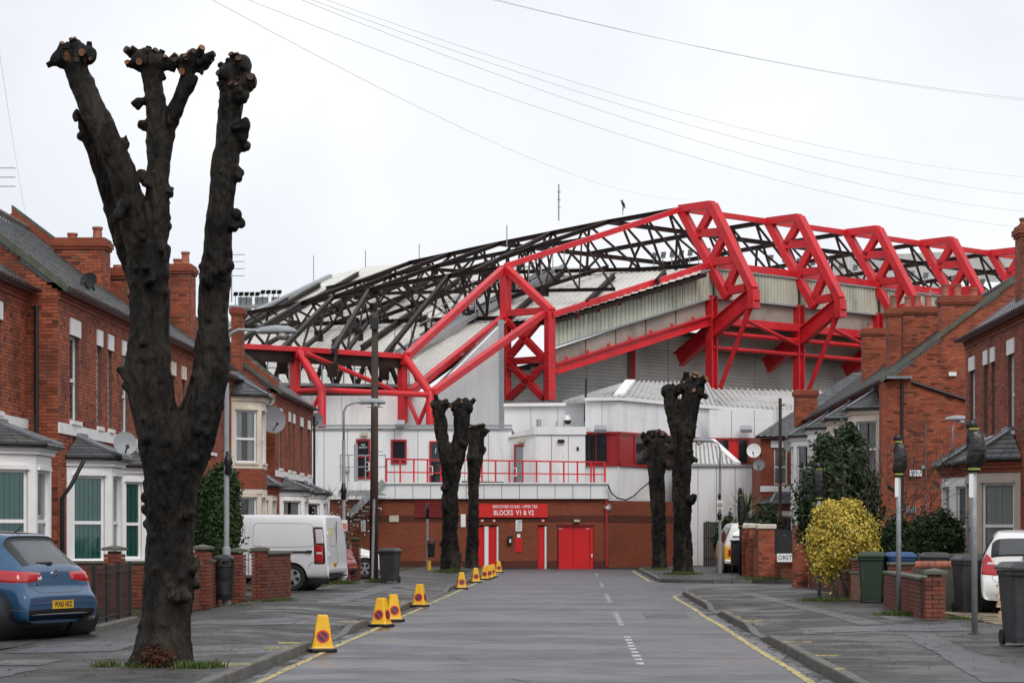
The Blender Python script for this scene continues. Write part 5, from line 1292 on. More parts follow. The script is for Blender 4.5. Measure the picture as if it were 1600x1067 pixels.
pollard('tall pollarded tree with a three-knuckle crown near the red name board', gy(893,.12), (705,893), [
    [(703,900,24,0),(703,885,19,0),(703,850,15,0),(703,770,15,0),(706,720,20,0)], [(702,730,16,0),(692,690,12,0),(687,650,12,0),(686,638,12,0)],
    [(708,730,17,0),(720,690,15,0),(722,655,15,0),(722,640,14,0)]],
    [(684,634,11,0),(694,632,8,0),(714,634,9,0),(730,636,11,0),(722,632,9,0)], [(697,760,7,-.3),(720,688,8,-.3),(716,870,6,0),(690,850,5,0)], .05, .05, 26, 5, .1)
pollard('slimmer pollarded tree just behind the tall one, beside the red doors', 112, (738,890), [
    [(738,894,17,0),(738,880,12,0),(740,760,10,0),(742,715,15,0),(745,685,15,0),(745,676,14,0)]], [(738,676,9,0),(752,675,9,0),(745,672,8,0)], [(735,720,7,-.3),(756,700,6,0)], .055, .05, 14, 6, .1)
pollard('massive pollarded tree with ragged crown, right of the double red door', gy(896,.12), (1067,896), [
    [(1068,902,24,0),(1068,888,19,0),(1066,830,16,0),(1064,760,18,0),(1066,700,20,0),(1066,660,24,0)],
    [(1062,680,18,0),(1050,640,13,0),(1045,616,12,0)], [(1070,680,20,0),(1076,640,18,0),(1082,610,16,0),(1084,600,14,0)], [(1066,660,16,0),(1066,625,13,0)]],
    [(1042,612,11,0),(1054,612,9,0),(1068,606,10,0),(1078,600,11,0),(1092,598,10,0),(1092,614,9,0)], [(1080,675,9,-.4),(1080,782,9,-.3),(1045,700,8,-.2),(1086,720,5,0)], .05, .05, 30, 8, .11)
pollard('shorter pollarded tree behind the massive one, by the brick wall end', 110, (1031,888), [
    [(1032,893,17,0),(1031,880,14,0),(1029,800,13,0),(1026,740,16,0),(1026,700,18,0),(1026,686,17,0)]], [(1012,688,9,0),(1022,680,9,0),(1036,684,9,0),(1044,690,7,0)], [(1046,724,7,-.3),(1010,712,6,0)], .055, .05, 16, 9, .11)

# ------------------------------------------------------------------ foliage
def leaves(name, m, parent, blobs, n, size, seed, shell=.5, aspect=1.8, droop=0.0, kind=None, tint=(.5,.25), **kw):
    """n small folded leaves spread through the outer part of ellipsoids (centre, radii)"""
    rg = np.random.default_rng(seed); vol = np.array([b[1][0]*b[1][1]+b[1][0]*b[1][2] for b in blobs]); pick = rg.choice(len(blobs), n, p=vol/vol.sum())
    C = np.array([b[0] for b in blobs])[pick]; Rr = np.array([b[1] for b in blobs])[pick]
    d = rg.normal(size=(n, 3)); d /= np.linalg.norm(d, axis=1)[:, None]
    rad = (1-shell) + shell*rg.random(n)**.6; lump = 1 + .16*np.sin(d[:,0]*5+pick)*np.cos(d[:,2]*6) + .08*rg.normal(size=n)
    far_ = rg.random(n) < .14; lump = lump*np.where(far_, 1+.38*rg.random(n), 1.0)
    ctr = C + d*Rr*(rad*lump)[:, None]
    up = d*.9 + rg.normal(size=(n, 3))*.55; up[:, 2] += .25-droop; up /= np.linalg.norm(up, axis=1)[:, None]
    a = np.cross(up, rg.normal(size=(n, 3))); a /= np.linalg.norm(a, axis=1)[:, None]; b = np.cross(up, a)
    s = size*(.6+.8*rg.random(n))[:, None]
    v = np.stack([ctr-a*s*aspect/2, ctr-b*s/2+up*s*.12, ctr+a*s*aspect/2, ctr+b*s/2+up*s*.12], 1).reshape(-1, 3)
    org = np.array(ORG[parent.name]) if parent is not None else np.zeros(3)
    me = bpy.data.meshes.new(name); me.vertices.add(4*n); me.vertices.foreach_set('co', (v-org).astype('f').ravel())
    me.loops.add(4*n); me.loops.foreach_set('vertex_index', np.arange(4*n)); me.polygons.add(n); me.polygons.foreach_set('loop_start', np.arange(0, 4*n, 4))
    me.update(calc_edges=True); me.materials.append(m)
    at_ = me.attributes.new('tint', 'FLOAT', 'FACE'); at_.data.foreach_set('value', np.clip(rg.normal(tint[0], tint[1], n), 0, 1).astype('f'))
    return put(name, me, parent, kind=kind, **kw)
EVG = leaf_mat('evergreen_leaf', [(0, (.010,.022,.009)), (.55, (.032,.06,.022)), (1, (.085,.12,.05))], .45)
HEDG = leaf_mat('hedge_leaf', [(0, (.014,.032,.010)), (.6, (.04,.08,.022)), (1, (.075,.12,.035))], .5)
VARI = leaf_mat('variegated_leaf', [(0, (.04,.075,.02)), (.3, (.13,.17,.05)), (.42, (.58,.44,.045)), (1, (.82,.68,.18))], .5)
PALM = leaf_mat('palm_leaf', [(0, (.05,.085,.03)), (1, (.22,.24,.13))], .5, .1)
GRASS = leaf_mat('grass_blade', [(0, (.035,.06,.012)), (.6, (.075,.125,.022)), (1, (.16,.18,.05))], .6)
TWIG = mat('twig', (.06,.05,.04), .8, .3, 8)
def branchy(mb, p, d, L, r, depth, rng):
    q = p + d*L; mb.tube([p, (p+q)/2 + V(rng.gauss(0,.04), rng.gauss(0,.04), rng.gauss(0,.03))*L, q], [r, r*.8, r*.6], 5, False)
    if depth:
        for _ in range(rng.choice((2,3))):
            e = (d + V(rng.gauss(0,.42), rng.gauss(0,.42), rng.gauss(.12,.3))).normalized(); branchy(mb, q, e, L*rng.uniform(.6,.85), r*.6, depth-1, rng)
def shrub(name, label, px, pyb, Y, blobs, m, n, size, seed, cat='bush', group=None, stems=4, shell=.5, part='foliage', **kw):
    """blobs in photo pixels: (px, py, half width, half height) at depth Y"""
    b = V(gx(px, Y), Y, .1); t = thing(name, b, label, cat, group); k = Y/F
    bl = [((lambda c: (c.x, c.y+dy, c.z))(at(x, y, Y)), (w*k, max(w*k*.8, .2), h*k)) for x, y, w, h, *rest in blobs for dy in ([rest[0]] if rest else [0])]
    leaves(part, m, t, bl, n, size, seed, shell, **kw)
    rng = random.Random(seed)
    for i in range(stems):
        c = Vector(rng.choice(bl)[0]); p = b + V(rng.uniform(-.15,.15), rng.uniform(-.1,.1), 0)
        MB().tube([p, p.lerp(c, .5)+V(rng.uniform(-.1,.1),0,0), c], [.04,.03,.015], 6).build('stem', TWIG, t)
    return t
HED_Y = 54.4
shrub('clipped_conifer', 'tall clipped evergreen beside the black litter bin, right of the big trunk', 342, 900, HED_Y, [(342,800,32,66),(338,850,30,42),(348,760,24,30),(365,815,12,40),(318,815,12,70)], HEDG, 34000, .045, 21, 'hedge', stems=2, shell=.45)
shrub('holly_tree', 'large dark evergreen tree behind the yellow bush', 1305, 900, 62, [(1300,760,52,62),(1320,720,40,48),(1275,800,36,50),(1345,800,34,60),(1325,680,20,22),(1292,700,22,26),(1360,765,16,30),(1310,840,60,40)], EVG, 17000, .072, 22, 'tree', shell=.75, tint=(.55,.28), stems=8)
shrub('dark_hedge', 'rounded dark hedge left of the right foreground bay', 1460, 880, 60, [(1460,842,42,42),(1430,850,26,34),(1485,850,20,36),(1440,895,40,24)], EVG, 24000, .05, 23, 'hedge', shell=.45, stems=2)
shrub('variegated_bush', 'bright yellow variegated bush by the pavement', 1318, 925, 56, [(1320,840,48,46),(1290,855,28,50),(1345,850,26,44),(1300,810,30,26),(1328,806,26,26),(1352,880,18,28)], VARI, 26000, .042, 24, 'bush', shell=.45, stems=3, tint=(.62,.24))
shrub('dark_shrub', 'dark green shrub left of the palm, by the timber fence', 1133, 880, 108, [(1128,845,12,30),(1140,830,12,26),(1136,860,16,22)], EVG, 5000, .08, 25, 'bush', stems=2)
shrub('dark_shrub', 'dark green shrub right of the palm, above the panelled wall', 1198, 880, 104, [(1198,808,16,20),(1190,822,20,20),(1210,822,10,16)], EVG, 5000, .08, 26, 'bush', stems=2)
shrub('ivy_shrub', 'ivy filling the gap behind the blue and black bins', 1400, 900, 57, [(1400,850,22,46),(1388,880,20,40),(1415,885,24,34),(1375,860,14,40)], EVG, 12000, .055, 27, 'bush', stems=2)
# spiky palm
pm = thing('cabbage_palm', V(gx(1166,106),106,.1), 'spiky cabbage palm above the yellow camper', 'palm tree')
c = at(1166,802,106); MB().tube([V(c.x,106,.1), c], [.12,.1], 8).build('trunk', TWIG, pm)
rng = random.Random(4)
for i in range(120):
    th = rng.uniform(0, 6.28); el = rng.uniform(-.35, 1.4); L = rng.uniform(.9, 1.35); d = V(math.cos(th)*math.cos(el), math.sin(th)*math.cos(el), math.sin(el)); sd = d.cross(Z).normalized()*.028
    mb = MB(); mb.ti = rng.random(); a, b_ = c+d*L*.55, c+d*L+V(0,0,-.22*L*max(0,1-el))
    mb.v += [tuple(c-sd*.6), tuple(c+sd*.6), tuple(a+sd), tuple(a-sd), tuple(b_)]; mb.face(0,1,2,3); mb.face(3,2,4); mb.build('frond', PALM, pm, tint=True)
# bare winter shrubs
def bare(label, px, pyb, Y, h, spread, seed, nst=7, depth=4, berries=0):
    rng = random.Random(seed); b = V(gx(px,Y), Y, .1); t = thing('bare_shrub', b, label, 'shrub', 'bare shrubs')
    for i in range(nst):
        mb = MB(); d = V(rng.gauss(0,spread), rng.gauss(0,spread*.6), 1).normalized()
        branchy(mb, b+V(rng.uniform(-.3,.3),0,0), d, h*.34, .022, depth, rng); mb.build('branch', TWIG, t)
    if berries:
        mb = MB()
        for i in range(berries):
            p = b + V(rng.gauss(0,.7), rng.gauss(0,.5), h*rng.uniform(.45,1)); mb.lathe([(.001,-.025),(.025,0),(.001,.025)], p, 5)
        mb.build('seed_heads', SIGNW, t, kind='stuff')
bare('bare twiggy shrub with pale seed heads behind the van and the street lamp', 528, 880, 82, 3.2, .5, 31, 9, 4, 90)
bare('bare twiggy shrub beside the dark evergreen tree on the right', 1385, 900, 60, 4.3, .28, 32, 8, 4)
bare('bare creeper climbing in front of the far brick house', 1245, 880, 96, 3.4, .3, 33, 5, 3)
# grass and weeds at the feet of things
def tuft(label, cx, cy, rx, ry, n, h, seed, z=.12):
    rng = random.Random(seed); mb = MB()
    for i in range(n):
        th, q = rng.uniform(0,6.28), rng.random()**.8*(.75+.25*math.sin(i*.37)); p = V(cx+rx*q*math.cos(th), cy+ry*q*math.sin(th), z-.02); d = V(rng.gauss(0,.5), rng.gauss(0,.5), 1).normalized()*h*rng.uniform(.4,1.2); sd = V(rng.uniform(-1,1), rng.uniform(-1,1), 0).normalized()*.008
        k = len(mb.v); mb.ti = rng.random(); mb.v += [tuple(p-sd), tuple(p+sd), tuple(p+d*.6+sd*.8), tuple(p+d*.6-sd*.8), tuple(p+d+V(d.x,d.y,-.2*h)*.4)]; mb.face(k,k+1,k+2,k+3); mb.face(k+3,k+2,k+4)
    tag(mb.build('grass', GRASS, tint=True), label, 'grass', kind='stuff')
bx_ = gx(250, YT)
for i, (dx, dy, rx, ry, n) in enumerate(((-.52,-.3,.22,.2,260),(.42,-.5,.3,.22,420),(.62,-.25,.16,.15,160),(-.15,-.55,.35,.1,90))):
    tuft(('grass tuft left of the big trunk foot', 'grass in front of the big trunk foot', 'grass tuft right of the big trunk foot', 'sparse grass before the big trunk')[i], bx_+dx, YT+dy, rx, ry, n, .12, 40+i)
for lb, px, py, rx, ry, n, h in (('green weeds under the van rear wall', 430,940,.75,.3,900,.09),('grass round the tall pollard foot',705,894,.9,.5,900,.2),('grass round the massive right pollard foot',1066,898,.9,.6,1000,.2),('grass round the shorter right pollard foot',1030,890,.9,.5,500,.15),('weeds at the lamp post foot by the van',537,913,.5,.3,600,.2),('weeds along the panelled wall foot',1200,905,1.2,.3,600,.2),('weeds at the telegraph pole foot',585,910,.4,.3,300,.2),('weeds round the tall bagged post',1403,962,.5,.6,900,.14),('weeds by the low brick pier on the right',1490,968,.5,.4,800,.1),('moss and weeds under the blue car',60,1010,1.2,.3,500,.05),('weeds by the first garden pier on the left',440,938,.4,.2,300,.12),('weeds below the yellow bush',1290,938,.7,.5,900,.12),('weeds beside the litter bin post',375,947,.45,.25,500,.08)):
    Yg = gy(py, .12); tuft(lb, gx(px,Yg), Yg, rx, ry, n, h, hash(lb) % 97 if False else len(lb)*7)
# dead leaves of the basal shoots round the big trunk
rd = leaf_mat('rusty_leaf', [(0, (.05,.015,.01)), (.6, (.10,.03,.015)), (1, (.07,.07,.025))], .7)
o = leaves('basal_shoots', rd, None, [((bx_+.05, YT-.5, .24), (.24,.12,.13))], 380, .028, 61, 1.0); tag(o, 'rusty red shoots at the foot of the big pollarded trunk', 'shoots', kind='stuff')

DEAD = leaf_mat('fallen_leaf', [(0, (.03,.018,.01)), (.5, (.09,.05,.02)), (1, (.20,.13,.05))], .8, .05)
def litterfall(label, x0, x1, y0, y1, n, hf, seed):
    rg = random.Random(seed); mb = MB()
    for i in range(n):
        x, y = rg.uniform(x0, x1), y0+(y1-y0)*rg.random()**1.3; s_ = rg.uniform(.012,.032); a = rg.uniform(0,6.28); h = hf(x, y)+.012; mb.ti = rg.random()
        mb.poly([(x+math.cos(a+k*1.571)*s_*(1.6 if k % 2 else .8), y+math.sin(a+k*1.571)*s_*(1.6 if k % 2 else .8), h+(.008 if k % 2 else 0)) for k in range(4)])
    tag(mb.build('fallen_leaves', DEAD, tint=True), label, 'leaves', kind='stuff')
litterfall('dead leaves and grit scattered on the left pavement', -6.9, -3.8, 25, 75, 420, lambda x, y: ph(x, y, DL, KL-.13), 71)
litterfall('dead leaves and grit scattered on the right pavement', 2.95, 6.4, 26, 62, 380, lambda x, y: ph(x, y, DR, KR+.13), 72)
litterfall('dead leaves lying in the left gutter', KL+.02, KL+.35, 25, 95, 220, lambda x, y: 0, 73)
litterfall('dead leaves lying in the right gutter', KR-.35, KR-.02, 25, 63, 200, lambda x, y: 0, 74)
# ------------------------------------------------------------------ cones, posts, bins, walls
def make_cone():
    t = thing('no_waiting_cone', (0,0,0), 'x', 'traffic cone', 'yellow no-waiting cones along the left kerb')
    MB().prism([(x*.19, y*.17, 0) for x, y in ((-1,-.75),(-.75,-1),(.75,-1),(1,-.75),(1,.75),(.75,1),(-.75,1),(-1,.75))], (0,0,.05)).build('base', BLACKP, t, bevel=.012)
    mb = MB(); q = []
    for z, a in ((.05,.150),(.08,.135),(.46,.075),(.485,.068),(.49,.05)):
        q.append([len(mb.v)+i for i in range(8)]); mb.v += [(x*a, y*a*.9, z) for x, y in ((-1,-.8),(-.8,-1),(.8,-1),(1,-.8),(1,.8),(.8,1),(-.8,1),(-1,.8))]
    for i in range(4):
        for j in range(8): mb.face(q[i][j], q[i][(j+1)%8], q[i+1][(j+1)%8], q[i+1][j])
    mb.face(*q[4]); mb.build('body', CONEY, t, bevel=.006)
    for k in range(4):                                     # a no-waiting roundel on every face
        rot = Matrix.Rotation(k*math.pi/2, 3, 'Z'); w = .9 if k % 2 == 0 else 1.0
        zc = .205; sl = (.135-.075)/(.46-.08); off = .135-(zc-.08)*sl
        def P(x, y, d): return rot @ V(x, -(off*w - (y)*sl*w) - d, zc+y)
        def disc(r, d, n=22): return [P(math.cos(i*2*math.pi/n)*r, math.sin(i*2*math.pi/n)*r, d) for i in range(n)]
        g_ = MB(); g_.poly(disc(.086, .0035)); s_ = g_.build('sign_face', SIGNR, t)
        g_ = MB(); g_.poly(disc(.063, .0055)); g_.build('sign_centre', NAVY, s_)
        g_ = MB(); a = math.radians(135); dx, dy = math.cos(a), math.sin(a); nx, ny = -dy*.0085, dx*.0085
        g_.poly([P(dx*.068+nx, dy*.068+ny, .0075), P(dx*.068-nx, dy*.068-ny, .0075), P(-dx*.068-nx, -dy*.068-ny, .0075), P(-dx*.068+nx, -dy*.068+ny, .0075)]); g_.build('sign_slash', SIGNR, s_)
    return t
cone = make_cone()
CN = [(504,1018,'nearest yellow no-waiting cone, alone on the left kerb'),(596,979,'left one of the pair of yellow cones'),(614,971,'right one of the pair of yellow cones'),(656,949,'yellow cone standing alone past the pair, by the broken kerb'),(721,920,'yellow cone in front of the tall pollard foot'),(743,910,'yellow cone just right of the tall pollard foot'),(758,905.5,'first of three yellow cones bunched at the far kerb'),(765,903.5,'middle of three yellow cones bunched at the far kerb'),(770,901.5,'last of three yellow cones bunched at the far kerb'),(779,894.5,'farthest yellow cone, against the red turnstile doors')]
for i, (px, py, lb) in enumerate(CN):
    Yc = gy(py); o = cone if i == 0 else copy_tree(cone); o.location = (gx(px, Yc), Yc, 0.004); o.rotation_euler = (0, 0, R((8,-22,20,-12,10,14,-8,6,0,12)[i])); o['label'] = lb
    if i == 3: o.location.z = .02
# litter bins, lamp posts, poles
def lamp(label, px, pyb, ptop, hx, hy, group='street lamps', lift=.12, r=.075, arm=-1):
    Y = gy(pyb, lift); b = V(gx(px,Y), Y, .1); t = thing('street_lamp', b, label, 'street lamp', group)
    zt = at(0, ptop, Y).z; x = b.x; hxw = gx(hx, Y); hz = at(0, hy, Y).z
    MB().tube([b, V(x,Y,1.3), V(x,Y,1.32), V(x,Y,zt-1.1)], [r*1.15,r*1.15,r*.75,r*.7], 12).build('column', LAMPG, t, angle=40)
    sgn = 1 if hxw > x else -1
    MB().tube([V(x,Y,zt-1.15), V(x,Y,zt-.25), V(x+sgn*.08,Y,zt-.08), V(x+sgn*.25,Y,zt), V(hxw-sgn*.35,Y,hz+.02)], r*.45, 10).build('bracket_arm', LAMPG, t, smooth=True)
    hd_ = MB(); 
    for i, (f, w, h0, h1) in enumerate(((-.42,.05,-.03,.04),(-.3,.11,-.05,.10),(0,.15,-.05,.14),(.25,.15,-.05,.12),(.38,.10,-.04,.06),(.42,.03,-.02,.02))):
        for j in range(10):
            th = 2*math.pi*j/10; zz = math.sin(th); hd_.v.append((hxw+sgn*f, Y+math.cos(th)*w, hz + (zz*h1 if zz > 0 else -zz*h0)))
    for i in range(5):
        for j in range(10): hd_.face(i*10+j, i*10+(j+1)%10, (i+1)*10+(j+1)%10, (i+1)*10+j)
    hd_.face(*range(10)); hd_.face(*range(50,60)); h = hd_.build('lantern', LAMPG, t, smooth=True)
    MB().lathe([(.13,0),(.12,-.06),(.07,-.1),(.01,-.115)], (hxw+sgn*.12, Y, hz-.045), 14).build('bowl', glass_mat('lamp_bowl', clear=.3, body=(.6,.6,.58)) if 'lamp_bowl' not in bpy.data.materials else bpy.data.materials['lamp_bowl'], h, smooth=True)
    return t, Y
t1, yl1 = lamp('street lamp behind the big tree, its lantern over the far roofs', 354, 945, 515, 432, 518)
t2, yl2 = lamp('street lamp beside the van with a small orange notice', 537, 912, 630, 581, 629)
t3, yl3 = lamp('street lamp right of the massive pollard with round speed plate', 1125, 895, 690, 1097, 689)
t4, yl4 = lamp('short lamp standing before the brick gable on the right', 1489, 905, 655, 1497, 655, r=.06)
def bagged(label, px, pyb, y0, y1, w, group='posts with bagged signs', bag=True, tag_=False, r=.045, lean=0, m=GALV):
    Y = gy(pyb, .12); b = V(gx(px,Y), Y, .1); t = thing('bagged_sign_post', b, label, 'sign post', group); k = Y/F
    MB().tube([b, V(b.x-lean*k, Y, at(0,y0+10,Y).z)], r, 12).build('post', m, t, smooth=True)
    MB().lathe([(r*2.4,0),(r*2.2,.03),(r*1.1,.05)], b, 12).build('collar', PAVEM, t)
    zt, zb = at(0,y0,Y).z, at(0,y1,Y).z; h = zt-zb; c = V(b.x-lean*k, Y, 0)
    mb = MB(); prof = [(0,.04),(.05,.35),(.12,.42),(.16,.3),(.19,.28),(.24,.55),(.4,.85),(.6,1.0),(.78,.95),(.88,.7),(.93,.42),(.97,.5),(1.0,.35)]
    rg = random.Random(int(px))
    for i, (f, q) in enumerate(prof):
        for j in range(20):
            th = 2*math.pi*j/20; rr = w*k*.5*q*(1+.2*math.sin(th*2+f*4+px)+.13*math.sin(th*5+f*7+px)+.10*rg.uniform(-1,1)) + r*.6
            mb.v.append((c.x+math.cos(th)*rr + w*k*((.16*math.sin((f-.2)*4.2) if f > .2 else -.12*(1-f*4))+.05*math.sin(f*17+px)), c.y+math.sin(th)*rr*.55-.02, zt-f*h))
    for i in range(len(prof)-1):
        for j in range(20): mb.face(i*20+j, i*20+(j+1)%20, (i+1)*20+(j+1)%20, (i+1)*20+j)
    mb.face(*range(20)); mb.face(*range((len(prof)-1)*20, len(prof)*20)); o = mb.build('polythene_bag', BAG, t, smooth=True)
    sd = o.modifiers.new('s', 'SUBSURF'); sd.levels = sd.render_levels = 1
    YT_ = mat('yellow_tape', (.30,.33,.07), .6) if 'yellow_tape' not in bpy.data.materials else bpy.data.materials['yellow_tape']
    for f, q in ((.175,.30),(.93,.42)):
        MB().lathe([(w*k*.5*q*1.15+r*.65,0),(w*k*.5*q*1.15+r*.65,.03)], (c.x,c.y-.02,zt-f*h-.02), 14).build('tape', YT_, t)
    if tag_:
        MB().box(c.x-.075, c.x-.01, Y-.075, Y-.06, zb-.36, zb-.02).build('label_plate', SIGNW, t)
    return t
bagged('tallest bagged sign post, nearest on the right before the white car', 1523, 990, 655, 738, 31, tag_=True, lean=2)
bagged('bagged sign post by the low wall and blue bin', 1404, 960, 678, 745, 20, tag_=True)
bagged('bagged sign post standing in the yellow bush', 1280, 935, 722, 782, 17)
bagged('slim bagged signal post before the panelled wall', 1157, 899, 762, 826, 10, m=IRON)
# bag on the lamp post beside the van, box on the first lamp
def wrap(parent, px, y0, y1, Y, w, name='polythene_bag', m=BAG):
    k = Y/F; mb = MB(); zt, zb = at(0,y0,Y).z, at(0,y1,Y).z; x = gx(px,Y)
    mb.lathe([(w*k*q*(1+.1*math.sin(i*2.7)), zb+(zt-zb)*f-zb) for i, (f, q) in enumerate(((0,.3),(.1,.5),(.35,.42),(.5,.55),(.75,.48),(.85,.3),(1,.35)))], (x,Y-.03,zb), 12); mb.build(name, m, parent, smooth=True)
wrap(t2, 537, 755, 780, yl2, 9); wrap(t1, 357, 705, 742, yl1, 12)
b_ = at(537, 812, yl2-.1); np_ = MB().box(b_.x-.11, b_.x+.11, yl2-.12, yl2-.1, at(0,829,yl2).z, b_.z).build('notice', SIGNW, t2)
MB().box(b_.x-.095, b_.x+.095, yl2-.126, yl2-.12, at(0,827,yl2).z, at(0,817,yl2).z).build('notice_print', mat('faded_orange',(.55,.2,.12),.6), np_)
pz = at(1125, 789, yl3-.1); np3 = MB().box(pz.x-.12, pz.x+.12, yl3-.1, yl3-.085, at(0,795,yl3).z, at(0,782,yl3).z).build('plate', SIGNW, t3)
MB().tube([V(pz.x,yl3-.102,pz.z), V(pz.x,yl3-.11,pz.z)], .10, 20).build('plate_ring', mat('ochre',(.35,.22,.06)), np3); MB().tube([V(pz.x,yl3-.11,pz.z), V(pz.x,yl3-.115,pz.z)], .065, 20).build('plate_centre', SIGNW, np3)
MB().box(pz.x-.05, pz.x+.05, yl3-.12, yl3-.114, pz.z-.02, pz.z+.03).build('plate_symbol', INK, np3)
wrap(t3, 1124, 770, 780, yl3, 5); wrap(t3, 1124, 799, 812, yl3, 7)
# litter bins
def litter(label, px, y0, y1, Y, w, dx=0):
    c = V(gx(px,Y), Y-.12, at(0,y1,Y).z); h = at(0,y0,Y).z-c.z; r = w/F*Y/2; t = thing('litter_bin', c, label, 'litter bin')
    MB().lathe([(r*.74,0),(r*.78,.02),(r*.95,h*.72),(r*1.04,h*.73),(r*1.04,h*.78),(r*.9,h*.78),(r*.85,.1)], c, 20).build('body', BLACKP, t, angle=40)
    MB().lathe([(r*1.0,h*.86),(r*.98,h*.92),(r*.75,h*.98),(r*.2,h)], c, 20).build('hood', BLACKP, t, angle=40)
    for s in (-1, 1): MB().box(c.x+s*r*.8-.02, c.x+s*r*.8+.02, c.y-.02, c.y+.02, c.z+h*.76, c.z+h*.88).build('hood_post', BLACKP, t)
    MB().box(c.x-.05, c.x+.05, c.y+r*.7, c.y+.14, c.z+h*.3, c.z+h*.6).build('bracket', BLACKP, t)
litter('black litter bin on the lamp post beside the clipped conifer', 350, 866, 936, yl1, 37)
p5 = thing('signal_post', V(gx(668,gy(890,.12)), gy(890,.12), .1), 'thin post with bagged top in front of the red louvre', 'sign post')
Y5 = gy(890,.12); MB().tube([V(gx(668,Y5),Y5,.1), V(gx(668,Y5),Y5,at(0,790,Y5).z)], .05, 10).build('post', GALV, p5); wrap(p5, 668, 785, 810, Y5, 6)
MB().box(gx(669,Y5), gx(673.5,Y5), Y5-.1, Y5-.02, .1, at(0,875,Y5).z).build('yellow_base', CONEY, p5)
litter('far black litter bin on the thin post left of the tall pollard', 674, 842, 870, Y5, 13)
# telegraph poles and wires
YP = gy(908,.12); pole = thing('telegraph_pole', V(gx(584,YP),YP,.1), 'dark wooden telegraph pole left of the tall pollard', 'telegraph pole')
MB().tube([V(gx(584,YP),YP,.1), V(gx(586,YP),YP,at(0,488,YP).z)], [.145,.10], 14).build('pole', WOODP, pole, smooth=True)
MB().box(gx(579,YP), gx(592,YP), YP-.22, YP-.1, at(0,515,YP).z, at(0,497,YP).z).build('terminal_box', BLACKP, pole)
MB().tube([V(gx(582,YP),YP-.15,.1), V(gx(585,YP),YP-.15,at(0,780,YP).z)], .045, 8).build('cable_guard', GALV, pole)
for i in range(4): MB().beam(V(gx(586,YP)-.25,YP,4.2+i*.7), V(gx(586,YP)+.25,YP,4.2+i*.7), .02).build('step_iron', IRON, pole)
YQ = 117.3; pole2 = thing('telegraph_pole', V(gx(1219,YQ),YQ-1.3,.1), 'far telegraph pole rising behind the right hand slate roof', 'telegraph pole')
MB().tube([V(gx(1219,116),116,.1), V(gx(1219,116),116,at(0,622,116).z)], .08, 10).build('pole', WOODP, pole2); MB().beam(at(1216,636,116), at(1226,632,116), .06).build('arm', IRON, pole2)
def wire(pts, label, r=.006, sag=0, name='overhead_wire'):
    a, b = Vector(pts[0]), Vector(pts[1]); n = 24
    c = MB().tube([a.lerp(b, i/n) - Z*sag*4*(i/n)*(1-i/n) for i in range(n+1)], r*.3, 5).build(name, LAMPG, label=label, cat='wire', group='overhead wires')
WIREM = None
wire((at(320,-6,24), at(1075,312,85)), 'lowest overhead wire ending at the stand peak', .007, .5)
wire((at(372,-6,24), at(1606,357,42)), 'long overhead wire sloping down to the lower right', .006, .35)
wire((at(455,-6,24), at(1606,331,44)), 'overhead wire, second of the sloping bundle', .006, .35)
wire((at(470,-6,24), at(1606,304,42)), 'overhead wire, upper of the sloping bundle', .006, .3)
wire((at(492,-6,24), at(1606,277,40)), 'overhead wire, thin top strand of the bundle', .005, .3)
wire((at(745,-6,24), at(1606,155,36)), 'topmost overhead wire in the upper right sky', .006, .12)
wire((at(752,-6,24), at(1606,158,36)), 'twin strand below the topmost overhead wire', .005, .12)
wire((at(-4,60,30), at(42,345,56)), 'steep wire at the left edge of the sky', .006, .1)
wire((V(gx(586,YP),YP,at(0,500,YP).z), at(1195,612,116)), 'service wire from the telegraph pole to the far right', .008, .5)
wire((V(gx(586,YP),YP,at(0,505,YP).z), at(1240,660,112)), 'lower service wire from the telegraph pole across the white walls', .008, .6)
wire((V(gx(586,YP),YP,at(0,510,YP).z), at(1195,690,116)), 'lowest service wire from the telegraph pole past the pollards', .008, .6)
# crow on the mast
crow = thing('crow', at(974,322,170), 'black crow perched on the mast above the stand roof', 'bird')
q = at(974,320,170); mb = MB(); mb.tube([q+V(0.136,0,-0.260), q+V(0.074,0,-0.124), q+V(0.012,0,0.000), q+V(-0.050,0,0.124), q+V(-0.081,0,0.198), q+V(-0.099,0,0.260), q+V(-0.174,0,0.273), q+V(-0.248,0,0.260)], [.03,.055,.10,.105,.07,.07,.03,.006], 12); mb.build('body', IRON, crow, smooth=True)
for s in (-.05,.05): MB().tube([q+V(0,s,-.06), q+V(0,s,-.4)], .02, 6).build('leg', IRON, crow)
